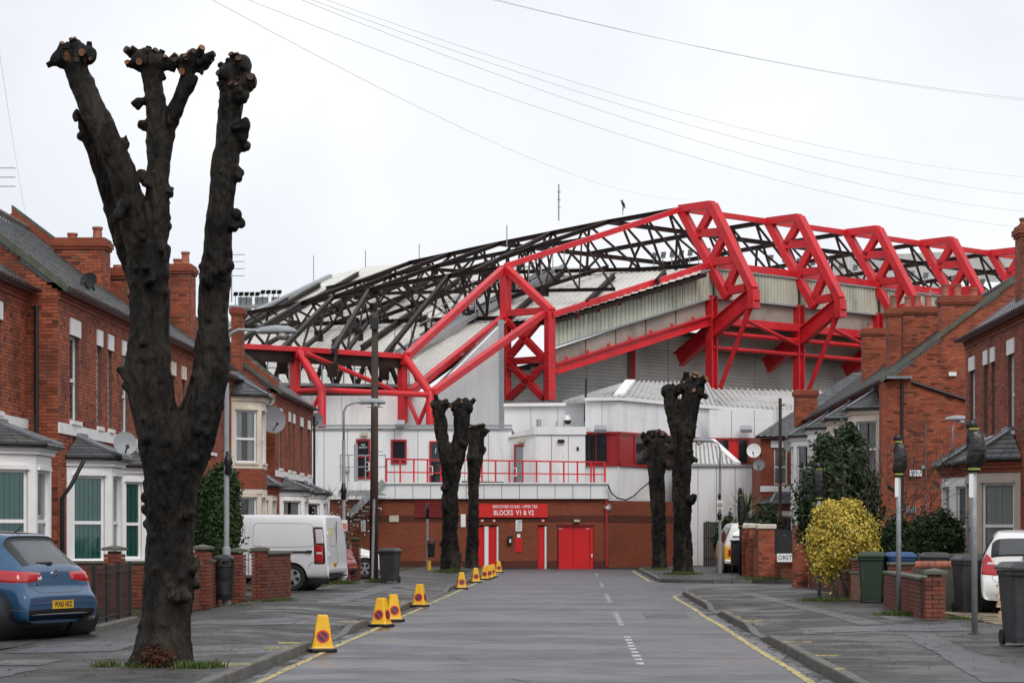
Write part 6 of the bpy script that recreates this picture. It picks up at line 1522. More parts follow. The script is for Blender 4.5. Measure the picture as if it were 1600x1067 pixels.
# ------------------------------------------------------------------ garden walls with single bricks
BMESH = []
for i in range(6):
    mb = MB(); mb.ti = (.1,.3,.45,.6,.75,.95)[i]; mb.box(-.1075, .1075, -.051, .051, 0, .065); BMESH.append(mb.mesh('brick', BRICKD, tint=True))
HMESH = []
for i in range(4):
    mb = MB(); mb.ti = (.15,.4,.6,.85)[i]; mb.box(-.0515, .0515, -.051, .051, 0, .065); HMESH.append(mb.mesh('half_brick', BRICKD, tint=True))
def lay(parent, x, y, z, rz, half=False):
    o = bpy.data.objects.new('brick', random.choice(HMESH if half else BMESH)); COL.objects.link(o); o.parent = parent
    o.location = V(x, y, z) - ORG[parent.name]; o.rotation_euler = (0, 0, rz)
def pier(label, px, pyb, h, w=.33, cap=BROWN, lift=.1, parent=None, X=None, Y=None, capm=None):
    Y = Y or gy(pyb, lift); X = gx(px, Y) if X is None else X
    t = parent or thing('brick_pier', V(X, Y, .09), label, 'brick pier', 'brick garden piers')
    MB().box(X-.105, X+.105, Y-.105, Y+.105, .09, h-.01).build('core', MORTAR, t)
    z = .1; k = 0; s = .0585; q = .111
    while z < h-.06:                                       # four bricks pinwheel round the core, turned every course
        f = 1 if k % 2 else -1
        for dx, dy, rz in ((f*s, -q, 0), (q, f*s, math.pi/2), (-f*s, q, 0), (-q, -f*s, math.pi/2)): lay(t, X+dx+random.uniform(-.003,.003), Y+dy+random.uniform(-.003,.003), z, rz)
        z += .075; k += 1
    c = MB(); c.box(X-.2, X+.2, Y-.2, Y+.2, h, h+.05); b = len(c.v); c.v += [(X-.19,Y-.19,h+.05),(X+.19,Y-.19,h+.05),(X+.19,Y+.19,h+.05),(X-.19,Y+.19,h+.05),(X,Y,h+.1)]
    for a in ((0,1,4),(1,2,4),(2,3,4),(3,0,4)): c.face(*[b+i for i in a])
    c.build('coping', capm or SLATE2, t)
    return t
def gwall(label, p0, p1, h, cap=True, single=False, parent=None, name='garden_wall', capm=None, h1=None):
    p0, p1 = V(*p0, 0), V(*p1, 0); L = (p1-p0).length; u = (p1-p0)/L; nn = V(u.y, -u.x, 0)
    mid = (p0+p1)/2
    if nn.dot(V(0,0,0)-mid) < 0: nn = -nn
    t = parent or thing(name, V(mid.x, mid.y, .09), label, 'wall', 'brick garden walls')
    if not single: facade(t, p0, u, nn, L, h, (), .215, z0=.1, bm=BRICKD)
    else:
        MB().obox(p0+Z*.1-nn*.03, u*L, -nn*.17, Z*(h-.1)).build('core', MORTAR, t); rz = math.atan2(u.y, u.x); z = .1; k = 0
        while z < h-.05:
            x = .1075 if k % 2 == 0 else .22
            if k % 2: 
                p = p0+u*.0515-nn*.051; lay(t, p.x, p.y, z, rz, True)
            while x < L-.08:
                p = p0+u*x-nn*(.051+random.uniform(-.003,.003)); lay(t, p.x, p.y, z, rz); x += .225
            z += .075; k += 1
    if cap: MB().obox(p0+Z*(h+.002)+nn*.03-u*.02, u*(L+.04), -nn*.28, Z*.06).build('coping', capm or SLATE2, t, bevel=.015)
    return t
# left side
fn = thing('iron_railing', V(-7.2,37.6,.1), 'black iron garden railing between the blue car and the big tree', 'railing')
ra, rb = V(-7.18,37.0,0), V(-7.36,41.0,0)
MB().beam(ra+Z*.14, rb+Z*.14, .26, .16).build('base_kerb', KERBM, fn, bevel=.02)
for z in (.30, .98): MB().beam(ra+Z*z, rb+Z*z, .04, .02).build('rail', IRON, fn)
for i in range(26):
    p = ra.lerp(rb, (i+.5)/26); MB().tube([p+Z*.22, p+Z*1.06, p+Z*1.1], [.008,.008,.002], 6).build('bar', IRON, fn)
for f in (0, .33, .66, 1): p = ra.lerp(rb, f); MB().beam(p+Z*.1, p+Z*1.12, .05, .05).build('standard', IRON, fn)
pier('brick pier with dark cap behind the railing, below the small white bay', 179, 0, 1.28, Y=45, X=gx(179,45))
gwall('brick wall between two left gardens, behind the railing', (-11, 50.2), (-7.75, 50.2), .98)
gwall('brick garden wall hidden behind the big trunk, along the pavement', (-7.4,45.3), (-7.45,49.3), .95)
pier('brick pier right of the big trunk, left of the litter bin', 317, 0, 1.28, Y=49.6, X=gx(317,49.6))
pier('brick pier just behind the litter bin, below the conifer', 371, 0, 1.20, Y=54.0, X=gx(371,54.0))
gwall('short brick wall under the conifer', (gx(324,49.9),49.9), (gx(364,53.8),53.7), 1.0, single=True)
pr_ = pier('brick pier with dark cap before the van', 406, 938, 1.22)
Yp = gy(938,.1); gwall('short brick wall right of the pier, before the van wheel', (gx(416,Yp)+.02,Yp+.05), (gx(456,Yp+2.2),Yp+2.2), 1.12, single=True)
pier('mossy topped brick pier beside the telegraph pole', 555, 908, 1.42, capm=mat('moss', (.05,.07,.02), .95, .4, 9, bump=.5))
gwall('brick wall behind the telegraph pole pier', (gx(548,79)-.9,79.2), (gx(548,79)-.1,79.0), 1.3)
# right side
t = pier('square brick pier with grey cap by the tall bagged post', 1460, 970, .90)
Yw = gy(970,.1); gwall('low brick wall running back from the grey capped pier', (gx(1446,Yw)-.05,Yw+.2), (6.15,50.2), .78)
cw = thing('rendered_wall', V(7.0,47.8,.1), 'dark rendered wall with a row of rounded terracotta coping tiles', 'wall')
MB().box(6.45, 8.0, 47.8, 48.0, .1, .92).build('wall', CONC2 if False else mat('dark_render', (.075,.07,.055), .9, .3, 3, dirt=(.03,.035,.02)), cw)
for i in range(12):
    x = 6.47+i*.128; MB().tube([V(x,47.9,.98), V(x+.122,47.9,.98)], .085, 12).build('coping_tile', TERRA, cw, angle=40)
pier('brick pier left of the green bin', 1340, 938, 1.0)
gwall('low brick wall below the yellow bush', (gx(1330,55.2),55.3), (6.1,60.5), .7)
gwall('low brick wall behind the bins', (6.3,50.4), (8.6,50.6), .95)
gwall('brick garden wall before the dark hedge', (7.4,54), (10,54.2), 1.1)
# panelled wall at the side road corner
CAPW = mat('cream_cap', (.60,.54,.45), .7, .1, 4)
ow = thing('panelled_wall', V(6.4,82.6,.1), 'brick wall with cream caps and black panels, carrying the road name sign', 'wall')
def bigpier(X, Y, w, h):
    MB().box(X-w/2+.03, X+w/2-.03, Y-w/2+.03, Y+w/2-.03, .1, h).build('pier_core', MORTAR, ow)
    facade(ow, (X-w/2, Y-w/2, 0), (1,0,0), (0,-1,0), w, h, (), .02, name='pier_face', z0=.1); facade(ow, (X-w/2, Y-w/2, 0), (0,1,0), (-1,0,0), w, h, (), .02, name='pier_face', z0=.1)
    MB().box(X-w/2-.06, X+w/2+.06, Y-w/2-.06, Y+w/2+.06, h, h+.16).build('cap', CAPW, ow, bevel=.03)
bigpier(gx(1197,82.3), 82.3, .52, 1.78); bigpier(gx(1178,87.5), 87.5, .36, 1.82); bigpier(gx(1166,91.5), 91.5, .36, 1.82)
xw = gx(1178,87.5)
facade(ow, (xw-.05, 82.6, 0), (0,1,0), (-1,0,0), 12, 1.1, (), .2, name='low_wall', z0=.1)
for a, b in ((82.7,87.2),(87.8,91.2),(91.8,94.4)): MB().box(xw+.02, xw+.06, a, b, 1.12, 1.75).build('black_panel', IRON, ow)
facade(ow, (gx(1209,82.1), 82.1, 0), (1,0,0), (0,-1,0), 4.0, .95, (), .2, name='low_wall', z0=.1); MB().box(gx(1209,82.2), gx(1209,82.2)+4, 82.18, 82.22, .96, 1.76).build('black_panel', IRON, ow)
rs = thing('road_name_sign', V(gx(1236,81.8),81.8,.4), 'white street name plate reading ORSTON on the corner wall', 'street sign')
MB().box(gx(1214.5,81.8), gx(1258,81.8), 81.86, 81.9, at(0,877.5,81.8).z, at(0,864.5,81.8).z).build('plate', SIGNW, rs)
text_mesh('ORSTON ROAD', .21, V(gx(1216,81.8)+.66, 81.857, at(0,871,81.8).z), (1,0,0), Z, INK, rs, 'lettering', width=1.3)
for px in (1219, 1250): MB().beam(V(gx(px,81.8),81.93,.1), V(gx(px,81.8),81.93,at(0,866,81.8).z), .08, .06).build('leg', IRON, rs)
bp = thing('brick_pier', V(gx(1250,71),71,.1), 'plain brick wall end in front of the street name plate', 'brick pier', 'brick garden piers')
facade(bp, (gx(1239.5,70.2), 70.2, 0), (1,0,0), (0,-1,0), .42, at(0,820,70.2).z, (), .2, name='pier_face', z0=.1, bm=BRICK); facade(bp, (gx(1239.5,70.2), 70.2, 0), (0,1,0), (-1,0,0), .42, at(0,820,70.2).z, (), .2, name='pier_face', z0=.1)
gwall('brick side wall running from the plain pier past the yellow bush', (gx(1261,70)+.05,70.0), (6.5,61), .9)

# ------------------------------------------------------------------ wheelie bins
def wbin(label, px, pyb, h, w, m, rz=0, lidm=None, lift=.12, X=None, Y=None, z=None, group='wheelie bins'):
    Y = Y or gy(pyb, lift); X = gx(px, Y) if X is None else X
    t = thing('wheelie_bin', (0,0,0), label, 'wheelie bin', group); d = w*1.22
    mb = MB(); q = []
    for zz, a, b in ((.03,.76,.70),(.12,.8,.74),(h*.80,.96,.92),(h*.83,.97,.94),(h*.84,1.03,1.0),(h*.90,1.03,1.0)):
        q.append(len(mb.v)); c = .06
        for x, y in ((-1+c*2,-1),(1-c*2,-1),(1,-1+c*2),(1,1-c*2),(1-c*2,1),(-1+c*2,1),(-1,1-c*2),(-1,-1+c*2)): mb.v.append((x*w/2*a, y*d/2*b, zz))
    for i in range(5):
        for j in range(8): mb.face(q[i]+j, q[i]+(j+1)%8, q[i+1]+(j+1)%8, q[i+1]+j)
    mb.face(*[q[0]+j for j in range(8)]); mb.face(*[q[5]+j for j in range(8)]); mb.build('body', m, t, bevel=.008)
    l = MB(); q = []
    for zz, a in ((h*.905,1.1),(h*.935,1.1),(h*.96,1.0),(h*1.0,.82),(h*1.005,.4)):
        q.append(len(l.v))
        for x, y in ((-.9,-1),(.9,-1),(1,-.9),(1,.9),(.9,1),(-.9,1),(-1,.9),(-1,-.9)): l.v.append((x*w/2*a, y*d/2*a, zz))
    for i in range(4):
        for j in range(8): l.face(q[i]+j, q[i]+(j+1)%8, q[i+1]+(j+1)%8, q[i+1]+j)
    l.face(*[q[0]+j for j in range(8)]); l.face(*[q[4]+j for j in range(8)]); l.build('lid', lidm or m, t, bevel=.008)
    MB().tube([(-w*.42,d/2+.05,h*.88),(w*.42,d/2+.05,h*.88)], .016, 8).build('handle', m, t)
    for s in (-1, 1): MB().tube([(s*w*.34,d*.40,.1),(s*w*.43,d*.40,.1)], .1, 16).build('wheel', RUBBER, t)
    t.location = (X, Y, z if z is not None else .125); t.rotation_euler = (0, 0, rz); return t
BING = mat('bin_grey', (.030,.032,.036), .5, .15, 4, dirt=(.06,.06,.058), dscale=3); BINGR = mat('bin_green', (.018,.040,.022), .5, .15, 4, dirt=(.04,.05,.04), dscale=3); BINB = mat('bin_blue', (.025,.075,.20), .5, .12, 4)
wbin('large dark grey wheelie bin cut by the right edge', 1603, 1008, 1.08, .58, BING, R(8))
wbin('green wheelie bin left of the low brick wall', 1362, 941, 1.08, .56, BINGR, R(-8))
wbin('blue-lidded wheelie bin behind the low wall', 1406, 0, 1.1, .56, BINB, R(5), Y=53.2, X=gx(1406,53.2), z=.1)
wbin('black wheelie bin right of the blue one', 1461, 0, 1.1, .58, BING, R(-4), Y=51.6, X=gx(1461,51.6), z=.1)
wbin('black wheelie bin half hidden by the tall bagged post', 1513, 0, 1.08, .5, BING, R(12), Y=46.6, X=gx(1514,46.6), z=.1)
wbin('dark grey wheelie bin beside the telegraph pole', 609, 910, 1.05, .56, BING, R(-12))

# ------------------------------------------------------------------ vehicles
def wheel(parent, x, y, r, side, rimm=ALLOY, spokes=5):
    s = side; T = MB(); prof = [(r*.64,-.10),(r*.80,-.11),(r*.95,-.105),(r,-.07),(r,.07),(r*.95,.105),(r*.80,.11),(r*.64,.10)]; n = 28
    for a, b in prof:
        for j in range(n): th = 2*math.pi*j/n; T.v.append((x+a*math.cos(th), y+b, r+a*math.sin(th)))
    for i in range(len(prof)):
        for j in range(n): k = (i+1) % len(prof); T.face(i*n+j, i*n+(j+1)%n, k*n+(j+1)%n, k*n+j)
    w = T.build('wheel', RUBBER, parent, angle=50)
    MB().tube([(x,y-s*.02,r),(x,y+s*.03,r)], r*.63, 24).build('rim_well', BLACKP, w)
    MB().tube([(x,y+s*.05,r),(x,y+s*.105,r)], r*.16, 14).build('hub', rimm, w)
    rg = MB(); n = 28
    for a, b in ((r*.66,.095),(r*.58,.10),(r*.56,.06),(r*.66,.05)):
        for j in range(n): th = 2*math.pi*j/n; rg.v.append((x+a*math.cos(th), y+s*b, r+a*math.sin(th)))
    for i in range(4):
        for j in range(n): k = (i+1) % 4; rg.face(i*n+j, i*n+(j+1)%n, k*n+(j+1)%n, k*n+j)
    rg.build('rim', rimm, w, angle=40)
    for k in range(spokes):
        th = 2*math.pi*k/spokes+.3; a = V(math.cos(th),0,math.sin(th)); b = V(-a.z,0,a.x); c = V(x,y+s*.07,r)
        MB().prism([c+a*r*.1-b*r*.09, c+a*r*.1+b*r*.09, c+a*r*.6+b*r*.15, c+a*r*.6-b*r*.15], (0,s*.025,0)).build('spoke', rimm, w)
class Car:
    def __init__(s, name, label, cat, paint, st, tags, wheels, sub=2, group='parked vehicles', rimm=ALLOY, spokes=5, extra_mats=()):
        """st: stations (x, top, top half width, belt height, belt half width, sill height, sill half width) from the tail forward"""
        s.t = thing(name, (0,0,0), label, cat, group); mb = MB(); n = len(st); prof = []
        for x, zt, wt, zb, wb, zs, ws in st:
            prof.append([(0,zt),(.45*wt,zt),(.80*wt,zt-.008),(wt,zt-.035*min(1,(zt-zs))),(wb,zb),((wb+ws)/2+.015,(zb+zs)/2),(ws,zs+.02),(ws*.85,zs),(0,zs)])
        m = 9; idx = []
        for i in range(n):
            row = [[], []]
            for j in range(m):
                y, z = prof[i][j]; mb.v.append((st[i][0], y, z)); a = len(mb.v)-1; row[0].append(a)
                if j in (0, m-1): row[1].append(a)
                else: mb.v.append((st[i][0], -y, z)); row[1].append(len(mb.v)-1)
            idx.append(row)
        names = ['body'] + sorted(set(tags.values())); mats = {'body': paint, 'rear_window': DARKG2, 'side_window': DARKG2, 'windscreen': DARKG2, 'black_trim': BLACKP, 'upper_body': WHITEP, 'lower_bumper': BLACKP}; mats.update(dict(extra_mats))
        for sd in (0, 1):
            for i in range(n-1):
                for j in range(m-1):
                    q = [idx[i][sd][j], idx[i+1][sd][j], idx[i+1][sd][j+1], idx[i][sd][j+1]]
                    mb.mi = names.index(tags.get((i, j), 'body')); mb.face(*(q if sd == 0 else q[::-1]))
        mb.mi = 0
        for e, rev in ((0, False), (n-1, True)):
            ring = idx[e][0] + idx[e][1][1:-1][::-1]; mb.face(*(ring[::-1] if not rev else ring))
        tmp = mb.build('tmp', [mats[k] for k in names]); sm = tmp.modifiers.new('s', 'SUBSURF'); sm.levels = sm.render_levels = sub
        cuts = []
        for x, r, y in wheels:
            for sgn in (1, -1):
                c = MB().tube([(x, sgn*(y-.28), r*1.0), (x, sgn*(y+.4), r*1.0)], r*1.17, 32).build('cut', BLACKP); cuts.append(c)
                b = tmp.modifiers.new('b', 'BOOLEAN'); b.object = c; b.operation = 'DIFFERENCE'; b.solver = 'EXACT'
        me = evaluated(tmp)
        for c in cuts: bpy.data.objects.remove(c)
        bpy.data.objects.remove(tmp)
        s.bvh = BVHTree.FromPolygons([v.co.copy() for v in me.vertices], [tuple(p.vertices) for p in me.polygons])
        bm = bmesh.new(); bm.from_mesh(me); bm.faces.ensure_lookup_table(); seen = set(); parts = []
        for f in bm.faces:                                  # one object for each connected patch of one material
            if f.index in seen: continue
            stack = [f]; grp = []; seen.add(f.index)
            while stack:
                g = stack.pop(); grp.append(g)
                for e in g.edges:
                    for h in e.link_faces:
                        if h.index not in seen and min(h.material_index, len(names)-1) == min(g.material_index, len(names)-1): seen.add(h.index); stack.append(h)
            parts.append(grp)
        bodyf = []
        for grp in parts:
            nm = names[min(grp[0].material_index, len(names)-1)]
            if nm == 'body': bodyf += grp; continue
            s._emit(grp, nm, mats[nm])
        s._emit(bodyf, 'body', paint); bm.free()
        for x, r, y in wheels:
            for sgn in (1, -1): wheel(s.t, x, sgn*(y-.1), r, sgn, rimm, spokes)
            MB().tube([(x,-y+.25,r),(x,y-.25,r)], r*1.1, 20).build('wheel_arch', BLACKP, s.t)
    def _emit(s, faces, nm, m):
        ids = {}; vs, fs = [], []
        for f in faces:
            r = []
            for v in f.verts:
                if v.index not in ids: ids[v.index] = len(vs); vs.append(tuple(v.co))
                r.append(ids[v.index])
            fs.append(r)
        me = bpy.data.meshes.new(nm); me.from_pydata(vs, [], fs); me.materials.append(m); shade_auto(me, 38); put(nm, me, s.t)
    def patch(s, nm, m, ax, th0, th1, lo, hi, n=16, k=6, off=.012, parent=None):
        """thin piece following the bodywork, in angle round a vertical axis at x=ax (180 = straight back) and height"""
        mb = MB()
        for i in range(n+1):
            th = th0+(th1-th0)*i/n; a = lo(i/n) if callable(lo) else lo; b = hi(i/n) if callable(hi) else hi
            for j in range(k+1):
                z = a+(b-a)*j/k; d = V(math.cos(R(th)), math.sin(R(th)), 0); h = s.bvh.ray_cast(V(ax,0,z)+d*4, -d)
                p = (h[0] if h[0] else V(ax,0,z)+d)+d*(off if 0 < i < n and 0 < j < k else -.004); mb.v.append(tuple(p))
        for i in range(n):
            for j in range(k): q = i*(k+1)+j; mb.face(q, q+k+1, q+k+2, q+1)
        return mb.build(nm, m, parent or s.t, smooth=True)
    def hit(s, y, z):
        h = s.bvh.ray_cast(V(-3, y, z), V(1,0,0)); return h[0]
    def seam(s, pts, side=1, rear=False, r=.005, nm='panel_gap', m=None, closed=False):
        """shut line drawn over the bodywork through (x, z) points of a side, or (y, z) points of the tail"""
        out = []; pts = list(pts) + ([pts[0]] if closed else [])
        for (a0, z0), (a1, z1) in zip(pts, pts[1:]):
            for i in range(8):
                a, z = a0+(a1-a0)*i/8, z0+(z1-z0)*i/8
                h = s.bvh.ray_cast(V(-3,a,z), V(1,0,0)) if rear else s.bvh.ray_cast(V(a,3*side,z), V(0,-side,0))
                if h[0]: out.append(h[0])
        if len(out) > 2: MB().tube(out, r, 5).build(nm, m or GAP, s.t)
    def place(s, X, Y, rz, z=.128): s.t.location = (X, Y, z); s.t.rotation_euler = (0, 0, R(rz))
DARKG2 = glass_mat('car_glass', clear=.25, body=(.012,.014,.016), ior=2.1)
WHITEP = mat('white_car_paint', (.72,.72,.71), .3, .03, 2, coat=.6, dirt=(.45,.42,.36), dscale=1.4, dlo=.6, dhi=.95)
VANP = mat('white_van_paint', (.66,.67,.69), .3, .03, 2, coat=.5, dirt=(.45,.43,.39), dscale=1.0, dlo=.58, dhi=1.0)
BLUEP = mat('blue_car_paint', (.016,.078,.172), .22, .1, 2, coat=.9, metal=.35)
REDP = mat('red_car_paint', (.35,.01,.015), .3, .05, 2, coat=.8)
YELP = mat('yellow_van_paint', (.72,.36,.01), .35, .05, 2, coat=.5)
HATCH = [(.16,.26,.70,.25,.72,.22,.70),(.03,.32,.80,.30,.80,.23,.78),(-.015,.395,.82,.37,.85,.23,.83),(-.01,.60,.82,.56,.87,.23,.87),(.05,.66,.80,.63,.885,.23,.885),(.09,.80,.76,.74,.90,.23,.90),(.13,.96,.72,.88,.90,.23,.905),(.16,1.0,.70,.93,.90,.23,.905),(.32,1.17,.66,.98,.90,.23,.905),(.55,1.37,.62,1.0,.90,.23,.905),(.50,1.415,.61,1.0,.90,.23,.905),(.58,1.445,.61,1.0,.90,.23,.905),(.95,1.485,.61,1.0,.90,.23,.905),(1.7,1.51,.61,.99,.90,.23,.905),(2.5,1.45,.59,.97,.90,.23,.905),(3.1,1.12,.64,.95,.89,.23,.90),(3.35,.99,.68,.91,.88,.23,.89),(4.1,.83,.66,.76,.86,.23,.86),(4.36,.64,.60,.58,.80,.23,.80),(4.42,.42,.58,.38,.76,.23,.74),(4.34,.26,.56,.25,.70,.22,.68)]
HT = {}
for j in (0, 1): HT[(7,j)] = HT[(8,j)] = 'rear_window'
for i in (7, 8): HT[(i,2)] = 'black_trim'
for j in (0, 1, 2): HT[(9,j)] = 'black_trim'
for i in (11, 12, 13): HT[(i,3)] = 'side_window'
for j in (0, 1, 2): HT[(14,j)] = 'windscreen'
for i in (0, 1):
    for j in range(0, 7): HT[(i,j)] = 'lower_bumper'
car = Car('parked_car', 'metallic blue hatchback parked nose-in on the left drive', 'car', BLUEP, HATCH, HT, [(.58,.335,.90),(3.45,.335,.90)])
for sg in (1, -1):
    if sg == 1: car.patch('tail_light', TAIL, 1.3, 123, 163, lambda f: .80-.05*math.sin(f*3.0)+.02, lambda f: .955-.055*abs(f-.3)+.0, 20, 6, .014); l_ = car.patch('reversing_light', TAILW, 1.3, 158, 163.5, .80, .865, 6, 3, .02)
    else: car.patch('tail_light', TAIL, 1.3, 237, 197, lambda f: .80-.05*math.sin(f*3.0)+.02, lambda f: .955-.055*abs(f-.3), 20, 6, .014)
def plate(c, text, z, w=.52, h=.112, y=0.0, m=PLATEY):
    p = c.hit(y, z); b = MB().box(p.x-.012, p.x+.02, y-w/2, y+w/2, z-h/2, z+h/2).build('number_plate', m, c.t)
    text_mesh(text, .105, V(p.x-.014, y, z), (0,-1,0), Z, INK, c.t, 'number_plate_lettering', depth=.001, width=w*.88, bold=.002)
plate(car, 'WX63 HDZ', .475)
p = car.hit(0,.895); MB().tube([V(p.x-.018,0,.895), V(p.x+.02,0,.895)], .062, 20).build('badge', CHROME, car.t); MB().tube([V(p.x-.021,0,.895), V(p.x-.01,0,.895)], .044, 20).build('badge_centre', BLUEP, car.t)
MB().beam(V(p.x-.022,-.035,.915), V(p.x-.022,.035,.875), .012).build('badge_bolt', CHROME, car.t)
MB().box(p.x-.006, p.x+.03, -.06, .06, .775, .812).build('tailgate_handle', BLACKP, car.t)
text_mesh('ASTRA', .05, V(car.hit(.5,.755).x-.004, .5, .755), (0,-1,0), Z, CHROME, car.t, 'badge_lettering', depth=.003)
car.patch('chrome_strip', CHROME, .9, 140, 220, .335, .352, 24, 2, .012)
w_ = car.hit(0,1.05); MB().tube([V(w_.x-.03,.06,1.03), V(w_.x-.02,-.02,1.035), V(w_.x+.0,.32,1.045)], [.03,.03,.012], 8).build('wiper', BLACKP, car.t)
MB().tube([(.75,0,1.46),(.62,0,1.56)], [.012,.006], 6).build('aerial', BLACKP, car.t)
car.seam([(-.70,.97),(-.66,.72),(-.5,.64),(.5,.64),(.66,.72),(.70,.97)], rear=True)
car.seam([(.95,.34),(1.05,.55),(1.0,.9),(.62,1.3)]); car.seam([(1.35,.28),(1.5,.6),(1.5,1.0)]); car.seam([(.02,.40),(.3,.42),(.42,.60)]); car.seam([(.55,.78),(.55,.92),(.72,.92),(.72,.78)], closed=True)
car.place(gx(97,34.3), 34.3, 160)
# small white hatchback on the gravel
SM = [(a*.82+(.03 if i < 8 else 0), b*1.02 if b > .9 else b, c*.88, d, e*.885, f_, g*.885) for i, (a, b, c, d, e, f_, g) in enumerate(HATCH)]
SM = [(x, z, w, d, e, f_, g) if i not in (8,9) else ((.14 if i == 8 else .30), z, w*1.06, d, e, f_, g) for i, (x, z, w, d, e, f_, g) in enumerate(SM)]
car2 = Car('parked_car', 'small white hatchback on the gravel drive, cut by the right edge', 'car', WHITEP, SM, {k: v for k, v in HT.items() if k[0] not in (0, 1, 9)}, [(.66,.29,.79),(2.87,.29,.79)])
for sg in (1, -1):
    c_ = 180-sg*33; tl = car2.patch('tail_light', TAIL, 1.0, c_-sg*10, c_+sg*4, lambda f: .70-.02*f, lambda f: 1.12-.28*f*f-.02, 14, 10, .016); car2.patch('indicator', TAILW, 1.0, c_-sg*6, c_+sg*2, .87, .95, 8, 4, .022)
    car2.patch('reflector', TAIL, 1.0, 180-sg*26, 180-sg*15, .36, .40, 8, 3, .012)
text_mesh('ACTIVE', .045, V(car2.hit(.42,.93).x-.004, .42, .93), (0,-1,0), Z, CHROME, car2.t, 'badge_lettering', depth=.003)
w_ = car2.hit(0,1.0); MB().tube([V(w_.x-.03,0,.96), V(w_.x-.04,.04,1.02), V(w_.x-.01,-.3,1.08)], [.035,.03,.012], 8).build('wiper', BLACKP, car2.t)
MB().tube([(.72,0,1.50),(.66,0,1.62)], [.012,.005], 6).build('aerial', BLACKP, car2.t)
car2.seam([(-.62,1.0),(-.60,.62),(-.52,.57),(.52,.57),(.60,.62),(.62,1.0)], rear=True); car2.seam([(-.70,.52),(.70,.52)], rear=True)
car2.place(gx(1590,46.0)+.08, 45.6, 82)
# white panel van
VS = [(.30,.36,.80,.35,.82,.30,.80),(.06,.42,.86,.40,.86,.31,.84),(.0,.50,.88,.47,.90,.31,.88),(.0,.60,.88,.56,.93,.31,.93),(.03,.64,.87,.61,.955,.31,.955),(.04,1.0,.90,.93,.97,.31,.965),(.07,1.45,.89,1.25,.965,.31,.965),(.12,1.84,.86,1.30,.965,.31,.965),(.145,1.95,.84,1.30,.965,.31,.965),(.20,1.97,.84,1.30,.965,.31,.965),(1.6,1.985,.85,1.30,.965,.31,.965),(2.9,1.985,.85,1.30,.965,.31,.965),(3.5,1.92,.80,1.08,.975,.31,.965),(4.15,1.42,.74,1.08,.96,.31,.955),(4.45,1.18,.74,1.05,.95,.31,.95),(4.85,.95,.70,.85,.90,.31,.90),(4.97,.65,.66,.6,.82,.31,.82),(4.93,.36,.62,.35,.78,.30,.76)]
VT = {(12,j): 'windscreen' for j in (0,1,2)}; VT.update({(12,3): 'side_window'})
van = Car('panel_van', 'white panel van parked nose-in on the left, seen side-on', 'van', VANP, VS, VT, [(.98,.34,.96),(3.95,.34,.96)], spokes=5)
for sg in (1, -1):
    c_ = 180-sg*43; tl = van.patch('tail_light', TAIL, 1.2, c_-sg*6.5, c_+sg*.6, lambda f: .70+.04*(1-f), lambda f: 1.20+.02*(1-f), 8, 12, .016); van.patch('tail_light_clear', TAILW, 1.2, c_-sg*5.5, c_+sg*1.6, 1.20, 1.62, 8, 10, .014); van.patch('tail_light_band', TAILW, 1.2, c_-sg*6, c_+sg*.2, .92, 1.02, 6, 4, .02)
    van.patch('tail_light_surround', BLACKP, 1.2, c_-sg*7.5, c_+sg*2.2, .66, 1.67, 8, 16, .008)
MB().box(.46, 2.12, .962, 1.01, .985, 1.03).build('sliding_rail', BLACKP, van.t, bevel=.006); MB().box(.44, .58, .93, 1.016, .98, 1.045).build('rail_end', BLACKP, van.t)
for x in (2.15, 3.22): van_l = MB().box(x-.006, x+.006, .955, .986, .40, 1.08).build('door_seam', GAP, van.t)
van.patch('door_seam', GAP, 2.15, 89.85, 90.15, 1.06, 1.88, 2, 14, .004)
MB().box(2.2, 2.24, .985, .997, .62, .64).build('seam_detail', GAP, van.t)
MB().tube([(2.3,.975,1.28),(2.3,.99,1.28)], .035, 12).build('lock', BLACKP, van.t); MB().box(3.3,3.5,.975,1.0,.93,.98).build('door_handle', VANP, van.t, bevel=.01)
MB().box(1.45, 3.5, .966, .984, .40, .46).build('side_moulding', VANP, van.t, bevel=.008)
pm_ = MB(); pm_.prism([(x,.955,z) for x, z in ((.35,1.15),(.5,1.10),(1.9,1.12),(1.98,1.2),(1.98,1.72),(1.9,1.80),(.62,1.78),(.5,1.7),(.42,1.3))], (0,-.0,0)) if False else None
plate(van, 'YK14', .66, .30, .12, .30); MB().box(-.02,.2,-.8,.8,.36,.40).build('rear_step', BLACKP, van.t)
q_ = van.hit(.45,1.5); MB().box(q_.x-.012, q_.x+.02, .35, .55, 1.42, 1.62).build('yellow_sticker', mat('sticker_yellow',(.55,.55,.12)), van.t)
MB().box(.045,.07,-.004,.004,.66,1.8).build('rear_door_gap', GAP, van.t)
for z in (.95,1.5): q_ = van.hit(.82,z); MB().tube([V(q_.x-.01,.82,z-.05), V(q_.x-.01,.82,z+.05)], .025, 8).build('hinge', VANP, van.t)
van.seam([(.36,1.22),(.34,1.30),(.42,1.66),(.55,1.74),(1.95,1.76),(2.04,1.68),(2.04,1.2),(1.9,1.13),(.5,1.14)], closed=True, r=.008, m=LAMPG, nm='pressing_line'); van.seam([(2.28,1.22),(2.28,1.68),(2.36,1.76),(3.1,1.76),(3.16,1.66),(3.16,1.2)], closed=True, r=.008, m=LAMPG, nm='pressing_line'); van.seam([(.10,.72),(.45,.74),(.55,.6)], r=.008); van.seam([(1.5,.80),(3.4,.82)], r=.012, m=LAMPG, nm='pressing_line')
van.seam([(0,.68),(0,1.9)], rear=True, r=.008); van.seam([(.62,1.15),(.62,1.62),(.12,1.62),(.12,1.15)], rear=True, closed=True, r=.01, m=LAMPG, nm='pressing_line')
yv = 65.6; van.place(gx(529,yv), yv, 170)
